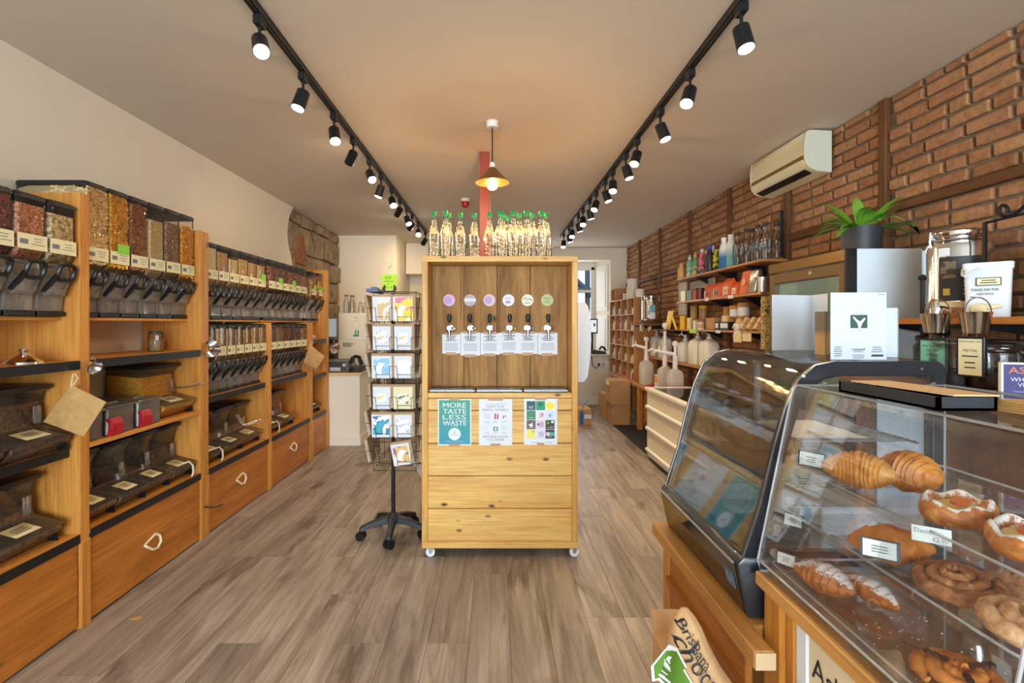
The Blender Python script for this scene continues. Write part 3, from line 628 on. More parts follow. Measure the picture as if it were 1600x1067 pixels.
sp = scoop_bin(-1.915, 3.005, .841, .30, .31, .345, PST, .24, 'clear scoop bin of bright yellow pasta ribbons beside the steel pans', 'scoop bins beside the steel pans')
# tangled ribbons inside the yellow bin
rb = MB()
for k in range(150):
    c = Vector((random.uniform(-.3, -.17), random.uniform(-.12, .12), random.uniform(.03, .245))) if k < 90 else Vector((random.uniform(-.12, -.03), random.uniform(-.12, .12), random.uniform(.03, .07)))
    d = Vector((random.uniform(-.3, .3), 1, random.uniform(-.5, .5))).normalized()*.028
    rb.tube([c-d, c+Vector((0, 0, random.uniform(-.012, .012))), c+d], .0035, 4)
rbo = rb.build('ribbons', pasta('ribbon_pasta', (240, 180, 44)), sp, org=(0, 0, 0)); rbo['kind'] = 'stuff'
# tongs lying on bins
TONG = plain('wire_steel', (200, 200, 200), .25, 1.0)
one('serving_tongs', MB().tube([(-1.98, 3.02, 1.0), (-1.90, 2.98, 1.02), (-1.84, 3.12, 1.03)], .004, 6).tube([(-1.98, 3.05, 1.0), (-1.90, 3.0, 1.008), (-1.84, 3.12, 1.02)], .004, 6), TONG, 'thin steel tongs hooked on the yellow pasta bin', 'tongs', (-1.9, 3.02, 1.0))
one('serving_tongs', MB().tube([(-1.98, 3.76, .70), (-1.91, 3.72, .63), (-1.86, 3.92, .64)], .005, 6).tube([(-1.98, 3.79, .70), (-1.905, 3.74, .62), (-1.86, 3.92, .625)], .005, 6), TONG, 'steel tongs resting on scoop bins right of the middle post', 'tongs', (-1.91, 3.76, .63))
# steel pans with red clips
for k, (ya, yb) in enumerate(((2.325, 2.435), (2.445, 2.645), (2.655, 2.85))):
    t = thing('steel_pan', 'lidded grey steel food pan on the shelf, '+['left', 'middle', 'right'][k]+' one of three', 'pan', (-2.06, (ya+yb)/2, .841), 'steel pans')
    GS = plain('grey_steel', (150, 148, 142), .38, .85)
    MB().prism(rrect(.30, yb-ya-.012, .03, 4, -2.07, (ya+yb)/2), 'z', .842, .975).build('pan_body', GS, t, bevel=.003)
    MB().prism(rrect(.33, yb-ya-.002, .03, 4, -2.07, (ya+yb)/2), 'z', .975, .985).build('pan_lid', GS, t, bevel=.002)
    MB().box((-2.0, (ya+yb)/2-.05, .985), (-1.985, (ya+yb)/2+.05, .995)).build('lid_grip', GS, t, bevel=.003)
REDP = plain('red_plastic', (186, 24, 44), .35)
for k, y in enumerate((2.475, 2.69)):
    m = MB().prism([(-1.918, .842), (-1.90, .842), (-1.896, .90), (-1.914, .93), (-1.922, .925), (-1.906, .898)], 'y', y-.045, y+.045).tube([(-1.90, y-.045, .865), (-1.888, y-.045, .88), (-1.89, y-.045, .915), (-1.906, y-.045, .93)], .006, 6)
    one('red_clip', m, REDP, 'red plastic clip in front of the steel pans, '+['left', 'right'][k]+' one', 'clip', (-1.91, y, .842), 'red clips', bevel=.002)
# jar, funnels, paper bags, strings
def jar(name, label, x, y, z, r, h, cm, lidc, fill=.6, cat='jar', group=None):
    t = thing(name, label, cat, (x, y, z), group)
    MB().lathe([(r*.92, z), (r, z+.008), (r, z+h*.75), (r*.85, z+h*.86), (r*.85, z+h*.9)], (x, y, 0), 18).build('glass', GLASS, t)
    if cm: MB().lathe([(r*.9, z+.004), (r*.94, z+h*fill)], (x, y, 0), 16).build('contents', cm, t)
    MB().lathe([(r*.9, z+h*.88), (r*.92, z+h*.985), (r*.86, z+h)], (x, y, 0), 18).build('lid', lidc, t); return t
jj = jar('glass_jar', 'small jar of beige grain with dark green lid on the shelf', -2.065, 3.0, 1.231, .042, .122, grain('jar_grain', (196, 172, 126), (150, 124, 84), 300), plain('green_lid', (60, 74, 58), .5), .55)
MB().box((-2.04, 2.959, 1.30), (-2.02, 2.961, 1.33)).build('price_sticker', PAPER, jj)
def funnel(label, p, d, r, L):
    p, d = Vector(p), Vector(d).normalized(); t = thing('metal_funnel', label, 'funnel', p)
    MB().tube([p, p+d*L*.55, p+d*L*.6], [r, r*.28, r*.22], 20, cap=False).build('cone', CHROME, t); MB().tube([p+d*L*.58, p+d*L], [r*.22, r*.15], 14).build('spout', CHROME, t)
    MB().tube([p-d*.001, p+d*.004], [r*1.04, r*1.04], 20, cap=False).build('rim', CHROME, t)
    MB().tube([p+Vector((0, 0, r)), p+Vector((-.01, .0, r+.02)), p+Vector((-.02, 0, r+.008))], .003, 5).build('hook', CHROME, t); return t
funnel('small steel funnel hanging from the post at the left', (-1.845, 2.275, 1.195), (-.75, .1, .45), .033, .085)
funnel('large steel funnel hanging at the tall middle post', (-1.865, 3.24, 1.235), (-.88, .45, .05), .055, .10)
funnel('steel funnel hanging on the far end of the shelving', (-1.83, 5.62, 1.12), (-.72, .6, .2), .065, .10)
kx, ky = -1.98, 2.07
one('chrome_cloche', MB().lathe([(.066, 1.231), (.064, 1.24), (.03, 1.262), (.018, 1.268), (.014, 1.278), (.018, 1.288), (.016, 1.294), (.002, 1.296)], (kx, ky, 0), 24), CHROME, 'chrome domed cloche with knob on the shelf at the left edge', 'cloche', (kx, ky, 1.231))
def hang_bag(label, pts, d, loop, th=.004):
    """square paper bag hung by one corner; pts in picture columns/rows turned into a flat piece at depth d"""
    c3 = [Vector((X(u, d+dy), d+dy, Z(v, d+dy))) for u, v, dy in pts]; c = sum(c3, Vector())/4; t = thing('paper_bag', label, 'paper bag', c)
    def f(a, b):
        p = c3[0].lerp(c3[1], a).lerp(c3[3].lerp(c3[2], a), b); e = min(a, 1-a, b, 1-b)
        return p, e
    m = MB(); n = 10
    for s in (-1, 1): m.sheet(lambda a, b: (lambda q: q[0]+Vector((0, s*(th*.3+th*2.2*min(1, q[1]*6)*(.6+.4*math.sin(9*a+5*b))), 0)))(f(a, b)), n, n)
    m.build('bag', KRAFT, t)
    p0 = c3[0]; MB().tube([p0+Vector((.004, -.006, -.01)), Vector(loop)+Vector((-.008, 0, 0)), Vector(loop), Vector(loop)+Vector((.014, 0, -.02)), p0+Vector((.012, -.006, -.004))], .0022, 5).build('string', ROPE, t); return t
hang_bag('square brown paper bag hanging by string from the left post', [(111, 601, 0), (166, 628, -.01), (131, 682, 0), (68, 659, .01)], 2.19, (X(117, 2.2), 2.2, Z(584, 2.2)))
hang_bag('brown paper tag hanging near the far end of the shelving', [(484, 538, 0), (508, 557, 0), (494, 576, 0), (474, 566, 0)], 4.98, (X(488, 4.98), 4.98, Z(533, 4.98)))
one('paper_parcel', MB().prism(rrect(.16, .08, .04, 4, 5.34, .903), 'x', -2.1, -1.93), KRAFT, 'crumpled brown parcel on the shelf of the narrow far bay', 'parcel', (-2.0, 5.34, .861), bevel=.02, seg=2)
one('shelf_card', MB().box((-1.99, 5.30, 1.231), (-1.96, 5.38, 1.27), (0, .5, 0)), PAPER, 'small white tent card on the narrow far bay shelf', 'card', (-1.97, 5.34, 1.231))
one('loose_cord', MB().tube([(-1.885, 3.2, .21), (-1.865, 3.27, .18), (-1.86, 3.36, .165)], .005, 5), BLACK, 'short black cord poking out from the drawers', 'cord', (-1.88, 3.24, .2))
one('paper_scrap', MB().prism([(0, 0), (.05, -.004), (.056, .018), (.03, .026), (.012, .016)], 'z', 0, .002), KRAFT, 'torn scrap of brown paper lying on the floor', 'scrap', (X(198, 2.32), 2.33, .0005), local=True)
# ------------------------------------------------------------------ tap cabinet
YT = 2.95; cxl, cxr, czt, czb = -.4387, .496, 1.804, .053; ybk = 3.62; yin = 3.14
tc = thing('tap_cabinet', 'tall pine drinks tap cabinet on castors in the middle of the shop', 'cabinet', ((cxl+cxr)/2, (YT+ybk)/2, 0))
MB().box((cxl, YT, czb+.04), (cxl+.036, ybk, czt-.034)).build('side_panel', CAB_Z, tc, bevel=.003); MB().box((cxr-.036, YT, czb+.04), (cxr, ybk, czt-.034)).build('side_panel', CAB_Z, tc, bevel=.003)
MB().box((cxl, YT, czt-.034), (cxr, ybk, czt)).build('top_board', CAB_X, tc, bevel=.003); MB().box((cxl, YT, czb), (cxr, ybk, czb+.04)).build('bottom_rail', CAB_X, tc, bevel=.003)
ia, ib = cxl+.0365, cxr-.0365
for za, zb in ((.093, .290), (.292, .486), (.488, .681), (.683, .878), (.880, .952)):
    MB().box((ia, YT+.004, za+.001), (ib, YT+.024, zb-.001)).build('front_plank', CAB_X, tc, bevel=.0025)
MB().box((ia, YT+.001, .954), (ib, yin+.03, .985)).build('ledge', CAB_X, tc, bevel=.003)
OLDW = wood('reclaimed_board', (196, 148, 88), (128, 88, 48), 'z', across=12, along=1.6, rough=.75, knots=.5, kcol=(60, 36, 18))
xs = [ia]+[X(u, yin) for u in (724.9, 776.6, 828.4)]+[ib]
for k in range(4): MB().box((xs[k]+.0015, yin-(.003 if k % 2 else 0), .986), (xs[k+1]-.0015, yin+.022, czt-.036)).build('back_board', OLDW, tc, bevel=.002)
MB().box((ia, ybk-.02, czb+.04), (ib, ybk-.004, czt-.036)).build('rear_panel', CAB_X, tc)
WCAST = plain('castor_white', (226, 228, 230), .35)
for (x, y) in ((cxl+.05, YT+.02), (cxr-.02, YT+.02), (cxl+.045, ybk-.05), (cxr-.045, ybk-.05)):
    c = MB().cyl((x, y-.011, .0275), (x, y+.011, .0275), .0275, n=22).build('castor', WCAST, tc)
    MB().prism([(x-.014, .0535), (x+.02, .0535), (x+.008, .022), (x-.006, .022)], 'y', y-.016, y-.012).prism([(x-.014, .0535), (x+.02, .0535), (x+.008, .022), (x-.006, .022)], 'y', y+.012, y+.016).build('fork', STEEL, c)
# drip trays
for k, (ua, ub) in enumerate(((670, 742.5), (744, 816.4), (818, 888))):
    xa, xb = X(ua, 2.975), X(ub, 2.975); xa, xb = max(xa, ia+.001), min(xb, ib-.001)
    t = thing('drip_tray', 'stainless steel drip tray under the taps, '+['left', 'middle', 'right'][k]+' of three', 'drip tray', ((xa+xb)/2, 3.04, .986), 'drip trays under the taps')
    MB().box((xa, 2.975, .986), (xb, 3.128, 1.002)).build('pan', TRAYST, t, bevel=.003)
    g = MB()
    for j in range(16): g.box((xa+.01+(xb-xa-.02)*j/16, 2.985, 1.002), (xa+.01+(xb-xa-.02)*(j+.55)/16, 3.12, 1.0045))
    g.build('grille', TRAYST, t)
# taps, badges, notices
YB_ = yin-.0035; tapsu = [702.2, 734.3, 765.4, 796.6, 824.8, 856.5]; clipc = [(230, 230, 230), (205, 205, 205), (216, 120, 70), (232, 200, 30), (90, 150, 200), (190, 50, 40)]
badge = [((222, 178, 206), 'pink and lilac'), ((188, 172, 176), 'grey with white band'), ((222, 196, 196), 'pink and cream'), ((236, 226, 226), 'white with blue mark'), ((236, 228, 206), 'cream with black script'), ((186, 196, 140), 'sage green')]
ordn = ['first', 'second', 'third', 'fourth', 'fifth', 'sixth']
for k, u in enumerate(tapsu):
    x = X(u, 3.06); z0 = Z(512.5, 3.06); ya = YB_-.085
    t = thing('beer_tap', f'chrome drinks tap with black handle, {ordn[k]} from the left', 'tap', (x, YB_, z0), 'drinks taps')
    MB().tube([(x, YB_, z0), (x, YB_-.006, z0), (x, YB_-.0065, z0), (x, ya+.01, z0), (x, ya-.012, z0)], [.02, .02, .011, .011, .014], 14).build('shank', TAPCH, t)
    MB().tube([(x, ya, z0+.012), (x-.001, ya, z0), (x, ya-.002, z0-.03), (x, ya-.008, z0-.072)], [.012, .014, .0085, .007], 12).build('spout', TAPCH, t)
    MB().tube([(x, ya, z0+.01), (x, ya, z0+.035)], [.006, .006], 10).build('lever', TAPCH, t)
    MB().tube([(x, ya, z0+.034), (x, ya, z0+.04), (x, ya, z0+.07), (x, ya, z0+.082), (x, ya, z0+.088)], [.008, .010, .0135, .012, .005], 14).build('handle', BLACK, t)
    MB().tube([(x+.008, ya+.004, z0), (x+.026, ya+.004, z0)], [.006, .0075], 10).build('side_knob', TAPCH, t)
    MB().tube([(x+.026, ya+.004, z0-.002), (x+.036, ya+.004, z0-.004)], [.008, .006], 8).build('colour_clip', plain('clip%d' % k, clipc[k], .5), t)
    bu = [701.7, 734.3, 764.7, 794.4, 824.3, 855.1][k]; bx, bz = X(bu, 3.13), Z(469, 3.13)
    b = thing('tap_badge', f'round {badge[k][1]} badge above the {ordn[k]} tap', 'badge', (bx, YB_, bz), 'round badges above the taps')
    MB().tube([(bx, YB_, bz), (bx, YB_-.003, bz)], [.038, .038], 32).build('disc', plain('badge%d' % k, badge[k][0], .6), b)
    pr = MB()
    if k in (0, 2): pr.tube([(bx-.008, YB_-.0032, bz), (bx-.008, YB_-.0036, bz)], [.024, .024], 20); pm = plain('badge_lilac', (190, 160, 206), .6)
    elif k == 1: pr.box((bx-.036, YB_-.0036, bz-.008), (bx+.036, YB_-.0031, bz+.012)); pm = PAPER
    elif k == 3: pr.box((bx-.016, YB_-.0036, bz-.02), (bx+.012, YB_-.0031, bz-.004)); lines_on(pr, (bx, YB_-.0036, bz+.012), (1, 0, 0), (0, 0, 1), .04, .012, 2); pm = plain('badge_blue', (150, 160, 196), .6)
    elif k == 4: pr.tube([(bx-.028, YB_-.0036, bz+.006), (bx-.012, YB_-.0036, bz+.018), (bx-.002, YB_-.0036, bz), (bx+.012, YB_-.0036, bz+.012), (bx+.028, YB_-.0036, bz-.004)], .0018, 4); lines_on(pr, (bx, YB_-.0036, bz-.018), (1, 0, 0), (0, 0, 1), .04, .008, 2); pm = INK
    else: lines_on(pr, (bx, YB_-.0036, bz), (1, 0, 0), (0, 0, 1), .045, .04, 3); pm = plain('badge_olive', (140, 150, 96), .6)
    pr.build('print', pm, b, smooth=0)
    zz = [(182, 308, 588, 722), (310, 445, 576, 736), (448, 580, 580, 730), (580, 712, 576, 722), (712, 845, 578, 724), (848, 983, 578, 728)][k]
    xa, xb, zt, zb = X(650+.2249*zz[0], 3.13), X(650+.2249*zz[1], 3.13), Z(390+.2249*zz[2], 3.13), Z(390+.2249*zz[3], 3.13)
    n = thing('tasting_note', f'white printed notice taped below the {ordn[k]} tap', 'notice', ((xa+xb)/2, YB_, zb), 'notices below the taps')
    yy = YB_-.0008*(1+k % 2)
    MB().box((xa, yy-.0006, zb), (xb, yy, zt)).build('sheet', PAPER, n, smooth=0)
    p = MB(); c = ((xa+xb)/2, yy-.0009, (zt+zb)/2+.034); lines_on(p, c, (1, 0, 0), (0, 0, 1), .08, .036, 3, .5, .005); lines_on(p, (c[0], c[1], c[2]-.054), (1, 0, 0), (0, 0, 1), .09, .05, 6, .15, .0022); p.build('print', GREYINK, n, smooth=0)
    [MB().box(*q).build('tape', TAPE, n, smooth=0) for q in (((xa+.018, yy-.0016, zt-.006), (xb-.018, yy-.001, zt+.010)), ((xa+.024, yy-.0016, zb-.010), (xb-.03, yy-.001, zb+.008)))]
# posters on the front
YP = YT+.0035
def poster(name, label, ua, ub, va, vb):
    xa, xb, zt, zb = X(ua, YT), X(ub, YT), Z(va, YT), Z(vb, YT); t = thing(name, label, 'poster', ((xa+xb)/2, YP, zb), 'posters taped to the cabinet')
    MB().box((xa, YP-.0008, zb), (xb, YP, zt)).build('sheet', PAPER, t, smooth=0); return t, xa, xb, zt, zb
def grad(name, top, bot, z0, z1):
    m, n, l, p = nt(name); g = n.new('ShaderNodeNewGeometry'); s = n.new('ShaderNodeSeparateXYZ'); l.new(g.outputs['Position'], s.inputs[0])
    mr = n.new('ShaderNodeMapRange'); mr.inputs[1].default_value = z0; mr.inputs[2].default_value = z1; l.new(s.outputs[2], mr.inputs[0])
    r = ramp(n, [(0, lin(bot)), (1, lin(top))]); l.new(mr.outputs[0], r.inputs[0]); l.new(r.outputs[0], p.inputs['Base Color']); p.inputs['Roughness'].default_value = .6; return m
R_, U_ = (1, 0, 0), (0, 0, 1)
t, xa, xb, zt, zb = poster('poster', 'green and blue poster reading MORE TASTE LESS WASTE', 684, 736.3, 623.4, 696)
y1, y2, y3 = YP-.0012, YP-.0015, YP-.0018; w, h, c = xb-xa, zt-zb, (xa+xb)/2
MB().add([(xa+.007, y1, zb+.007), (xb-.007, y1, zb+.007), (xb-.007, y1, zt-.007), (xa+.007, y1, zt-.007)], [(0, 1, 2, 3)]).build('print_field', grad('poster_green_blue', (72, 164, 128), (58, 150, 178), zb, zt), t, smooth=0)
m = MB()
for s_, v, hh in (('MORE', 145, .030), ('TASTE', 222, .029), ('LESS', 296, .028), ('WASTE', 370, .029)): text_on(m, s_, (c, y2, zt-h*(v-66)/586), R_, U_, hh, w*.70)
for s_, v, hh in (('MORE', 145, .030), ('TASTE', 222, .029), ('WASTE', 370, .029)): text_on(m, s_, (c+.0012, y2-.0002, zt-h*(v-66)/586), R_, U_, hh, w*.70)
lines_on(m, (c, y2, zt-h*.588), R_, U_, .05, .004, 1); lines_on(m, (c, y2, zt-h*.915), R_, U_, .14, .004, 1); m.build('lettering', PAPER, t, smooth=0)
MB().tube([(c, y1-.0002, zb+h*.245), (c, y2, zb+h*.245)], [.037, .037], 32).build('roundel', plain('roundel_pale', (222, 230, 244), .6), t)
m = MB(); text_on(m, '2', (c, y3, zb+h*.28), R_, U_, .014); lines_on(m, (c, y3, zb+h*.23), R_, U_, .045, .006, 1); m.build('roundel_print', GREYINK, t, smooth=0)
[MB().box(*q).build('tape', TAPE, t, smooth=0) for q in (((c-.032, y3-.0004, zt-.008), (c+.032, y3, zt+.006)), ((c-.034, y3-.0004, zb-.006), (c+.034, y3, zb+.010)))]
t, xa, xb, zt, zb = poster('poster', 'white poster reading HOW OUR REFILL WORKS and RETHINK HOW YOU DRINK', 748.3, 800.3, 623.6, 696)
w, h, c = xb-xa, zt-zb, (xa+xb)/2; P2 = lambda px, py: (xa+(px-545)/418*w, y1, zt-(py-68)/580*h)
m = MB()
for s_, v, ww in (('HOW OUR', 160, .50), ('REFILL WORKS', 203, .76), ('RETHINK HOW', 540, .74), ('YOU DRINK', 577, .54)): text_on(m, s_, (c, y1, P2(0, v)[2]), R_, U_, .0145, w*ww)
lines_on(m, P2(755, 130), R_, U_, .13, .004, 1); m.build('lettering', plain('poster_grey', (120, 128, 130), .7), t, smooth=0)
m = MB()
for (px_, py_) in ((650, 355), (752, 355), (862, 350), (648, 490), (755, 492), (862, 490)): lines_on(m, P2(px_, py_), R_, U_, .036, .012, 2)
for q in (395, 415, 433, 452): lines_on(m, P2(860, q), R_, U_, .04, .005, 1, .2)
lines_on(m, P2(650, 280), (0, 0, 1), (1, 0, 0), .036, .034, 6, .2, .0016); lines_on(m, P2(640, 425), (0, 0, 1), (1, 0, 0), .024, .02, 3, .5, .001); m.build('fine_print', plain('poster_pale_grey', (176, 182, 186), .7), t, smooth=0)
m = MB()
for px_, py_, ww, hh in ((750, 282, .010, .036), (780, 285, .009, .032), (853, 292, .007, .020), (880, 280, .007, .010)):
    q = P2(px_, py_); m.add([(q[0]-ww/2, y1, q[2]-hh/2), (q[0]+ww/2, y1, q[2]-hh/2), (q[0]+ww/2, y1, q[2]+hh*.25), (q[0]+ww*.22, y1, q[2]+hh*.5), (q[0]-ww*.22, y1, q[2]+hh*.5), (q[0]-ww/2, y1, q[2]+hh*.25)], [(0, 1, 2, 3, 4, 5)])
m.build('bottle_icons', plain('poster_crimson', (186, 84, 100), .7), t, smooth=0)
q = P2(755, 442); m = MB(); m.box((q[0]-.014, y1-.0003, q[2]-.012), (q[0]+.014, y1, q[2]+.012)); m.build('machine_icon', plain('poster_slate', (84, 116, 112), .7), t, smooth=0)
MB().tube([(q[0], y1-.0004, q[2]), (q[0], y1-.0008, q[2])], [.009, .009], 16).build('machine_dial', plain('poster_mint', (190, 224, 214), .7), t, smooth=0)
[MB().box(*q).build('tape', TAPE, t, smooth=0) for q in (((c-.044, y3-.0004, zt-.010), (c+.044, y3, zt+.006)), ((c-.03, y3-.0004, zb-.004), (c+.03, y3, zb+.012)))]
t, xa, xb, zt, zb = poster('poster', 'white poster with twelve small coloured squares and a yellow roundel', 819, 870.8, 622.8, 695)
w, h, c = xb-xa, zt-zb, (xa+xb)/2
cells = [(52, 92, 92), (40, 150, 110), (238, 232, 222), (72, 140, 104), (232, 226, 232), (214, 222, 240), (112, 96, 96), (226, 206, 222), (60, 66, 66), (236, 226, 110), (222, 214, 234), (40, 60, 70)]
for k in range(12):
    i, j = k % 3, k//3; x0, z1 = xa+w*(.075+i*.285), zt-h*(.055+j*.205); ww, hh = w*.27, h*.195
    MB().add([(x0, y1, z1-hh), (x0+ww, y1, z1-hh), (x0+ww, y1, z1), (x0, y1, z1)], [(0, 1, 2, 3)]).build('tile_print', plain('tile%d' % k, cells[k], .6), t, smooth=0)
def dot(k, dx, dz, r, col, n=20, nm='icon'):
    i, j = k % 3, k//3; x0, z1 = xa+w*(.075+i*.285)+w*.135+dx, zt-h*(.055+j*.205)-h*.0975+dz
    MB().tube([(x0, y2, z1), (x0, y2-.0003, z1)], [r, r], n).build(nm, plain(nm+'%d%d%d' % col, col, .6), t, smooth=0)
dot(2, 0, 0, .024, (246, 222, 50)); dot(6, 0, -.003, .017, (240, 240, 240), 3); dot(9, .012, .014, .008, (160, 190, 90)); dot(11, -.012, 0, .013, (230, 190, 204)); dot(11, .012, 0, .013, (70, 180, 140)); dot(8, .014, .016, .008, (236, 236, 236)); dot(8, .012, -.014, .009, (190, 70, 90), 4); dot(8, -.012, .010, .010, (110, 170, 90), 4); dot(1, 0, .008, .014, (30, 100, 80), 4); dot(7, -.014, .002, .008, (90, 50, 80), 4); dot(5, 0, -.002, .014, (150, 180, 220), 4); dot(4, .012, .004, .008, (214, 120, 130), 4)
m = MB(); i0 = lambda k: (xa+w*(.075+(k % 3)*.285)+w*.135, y2-.0004, zt-h*(.055+(k//3)*.205)-h*.0975)
for k in (0, 3, 6, 8, 11): q = i0(k); lines_on(m, (q[0], q[1], q[2]-.016), R_, U_, .03, .005, 1)
q = i0(0); text_on(m, 'OUT', (q[0], q[1], q[2]-.008), R_, U_, .012, .03); m.build('tile_lettering', PAPER, t, smooth=0)
m = MB(); lines_on(m, (c-.03, y2, zb+.014), R_, U_, .05, .006, 2); lines_on(m, (c+.05, y2, zb+.014), R_, U_, .05, .006, 2)
for k in (4, 7, 10): q = i0(k); lines_on(m, (q[0]+.004, q[1], q[2]), R_, U_, .032, .03, 4)
m.build('fine_print', GREYINK, t, smooth=0)
[MB().box(*q).build('tape', TAPE, t, smooth=0) for q in (((c-.034, y3-.0004, zt-.010), (c+.034, y3, zt+.006)), ((c-.022, y3-.0004, zb-.004), (c+.022, y3, zb+.012)))]
# ------------------------------------------------------------------ lit bottles on the cabinet
FAIRY = emis('fairy_light', (1, .72, .34), 9); FAIRY.cycles.emission_sampling = 'NONE'
GCAP = plain('green_cap', (20, 140, 70), .4); WIRE = plain('copper_wire', (190, 150, 90), .3, .9)
def bottle_prof(r, h): return [(r*.86, 0), (r*.98, .006), (r, .02), (r, h*.45), (r*.93, h*.55), (r*.62, h*.70), (r*.42, h*.80), (r*.36, h*.90), (r*.40, h*.925), (r*.36, h*.95)]
BOT = MB().lathe(bottle_prof(.034, .272), n=20).mesh('glass'); CAPM = MB().lathe([(.0135, .252), (.0150, .256), (.0150, .276), (.0125, .280), (.002, .280)], n=16).mesh('cap')
fair = []
for s in range(4):
    m = MB(); pts = []
    for k in range(34):
        z = .012+.215*k/34+random.uniform(-.01, .01); rr = .026 if z < .12 else (.026*(1-(z-.12)/.12*.65)); a = k*2.4+random.random(); p = Vector((rr*math.cos(a), rr*math.sin(a), z)); pts.append(p)
        m.add([p+Vector(q)*.0015 for q in ((1, 0, 0), (-1, 0, 0), (0, 1, 0), (0, -1, 0), (0, 0, 1.3), (0, 0, -1.3))], [(0, 2, 4), (2, 1, 4), (1, 3, 4), (3, 0, 4), (2, 0, 5), (1, 2, 5), (3, 1, 5), (0, 3, 5)])
    fair.append((m.mesh('lights', smooth=0), MB().tube(pts, .0006, 3).mesh('wire', smooth=0)))
caps = [(170, 683), (248, 675), (270, 692), (353, 693), (450, 697), (555, 690), (630, 668), (647, 692), (682, 713), (722, 668), (764, 687), (815, 665), (855, 685), (920, 665), (953, 687)]
words = ['leftmost', 'second', 'third', 'fourth', 'fifth', 'sixth', 'seventh', 'eighth', 'ninth', 'tenth', 'eleventh', 'twelfth', 'thirteenth', 'fourteenth', 'rightmost']
pos = []
for k, (a, b) in enumerate(caps):
    u, v = 640+.2249*a, 180+.2249*b-2; d = .68*F/(VV-v); x, y = X(u, d), d
    y = max(y, YT+.045)
    for _ in range(20):
        for (qx, qy) in pos:
            if (x-qx)**2+(y-qy)**2 < .068**2:
                vv = Vector((x-qx, y-qy)); vv = vv.normalized() if vv.length > 1e-6 else Vector((0, 1)); y = qy+abs(vv.y)*.07 if abs(vv.y) > .3 else y+.03
    pos.append((x, y))
    nm = words[k] if k in (0, 14) else words[k]+' from the left'
    t = thing('glass_bottle', f'green-capped clear bottle filled with fairy lights on the cabinet, {nm}', 'bottle', (x, y, czt+.0005), 'lit bottles on the tap cabinet', world=False, rot=(0, 0, random.random()*6))
    put('glass', BOT, GLASS, t); put('cap', CAPM, GCAP, t); q = put('fairy_wire', fair[k % 4][1], WIRE, t); lo_ = put('fairy_lights', fair[k % 4][0], FAIRY, q); lo_['kind'] = 'stuff'
    l = bpy.data.lights.new('fairy_glow', 'POINT'); l.energy = .45; l.color = (1, .58, .22); l.shadow_soft_size = .02; lg_ = bpy.data.objects.new('fairy_glow', l); COL.objects.link(lg_); lg_.parent = t; lg_.location = (0, 0, .16)
one('flat_box', MB().prism([(.30, 1.805), (.42, 1.805), (.39, 1.835), (.31, 1.845)], 'y', 3.2, 3.4), BLACK, 'flat black box lying on the cabinet right of the bottles', 'box', (.36, 3.3, 1.805), bevel=.004)
# white flap beside the cabinet
xa, xb, zt, zb, yy = .4958, X(923.5, 3.4), Z(472, 3.4), Z(597, 3.4), 3.38
pl_ = [(xa, zb), (X(912, 3.4), zb), (X(918, 3.4), Z(588, 3.4)), (X(922, 3.4), Z(560, 3.4)), (xb, Z(530, 3.4)), (X(921.5, 3.4), Z(490, 3.4)), (X(918, 3.4), Z(478, 3.4)), (X(913, 3.4), zt), (xa, zt)]
one('white_flap', MB().prism(pl_, 'y', yy, yy+.045), plain('white_gloss', (240, 242, 244), .25), 'white rounded plastic panel fixed to the right side of the cabinet', 'panel', (xa, yy, zb), bevel=.008, seg=2)
# ------------------------------------------------------------------ greeting card rack
rx, ry = -.675, 3.27
WIREB = plain('black_wire', (26, 24, 24), .4, .3)
rk = thing('card_rack', 'black wire revolving card rack on a five-star castor base', 'card rack', (rx, ry, 0))
MB().cyl((rx, ry, .10), (rx, ry, 1.60), .0135, n=14).build('pole', BLACKM, rk)
DGREY = plain('dark_grey_plastic', (44, 46, 52), .5)
MB().lathe([(.045, .085), (.048, .12), (.03, .135), (.018, .15)], (rx, ry, 0), 20).build('hub', DGREY, rk)
for k in range(5):
    a = math.radians(-86+72*k); d = Vector((math.cos(a), math.sin(a), 0)); c0 = Vector((rx, ry, 0)); n_ = Vector((-d.y, d.x, 0))
    lg = MB(); rr = []
    for r_, zt, hgt, wd in ((.02, .128, .045, .028), (.08, .124, .04, .024), (.15, .106, .034, .021), (.20, .088, .034, .02), (.218, .078, .024, .014)):
        p = c0+d*r_; rr.append([p-n_*wd+Vector((0, 0, zt-hgt)), p+n_*wd+Vector((0, 0, zt-hgt)), p+n_*wd*.75+Vector((0, 0, zt)), p-n_*wd*.75+Vector((0, 0, zt))])
    lo_ = lg.rings(rr).build('leg', DGREY, rk, bevel=.004)
    w = c0+d*.208; q = Vector((math.cos(a+1.0), math.sin(a+1.0), 0))
    MB().cyl(w-q*.024+Vector((0, 0, .0285)), w-q*.004+Vector((0, 0, .0285)), .0285, n=18).cyl(w+q*.004+Vector((0, 0, .0285)), w+q*.024+Vector((0, 0, .0285)), .0285, n=18).cyl(w+Vector((0, 0, .03)), w+Vector((0, 0, .075)), .008, n=8).build('castor', BLACK, lo_)
fx0, fx1 = X(584, 3.12), X(650, 3.12); hw = (fx1-fx0)/2; fcx = (fx0+fx1)/2; fcy = ry-.0; yF, yR = ry-.15, ry+.15
ztop, zbot = 1.60, .47; rows = [(463, 503), (509, 548), (555, 592), (603, 640), (646, 684), (691, 727)]
cage = MB(); w1 = .0022
for (x, y) in ((fx0, yF), (fx1, yF), (fx0, yR), (fx1, yR), (fcx, yF), (fcx, yR), (fx0, ry), (fx1, ry)): cage.tube([(x, y, zbot), (x, y, ztop)], w1, 5)
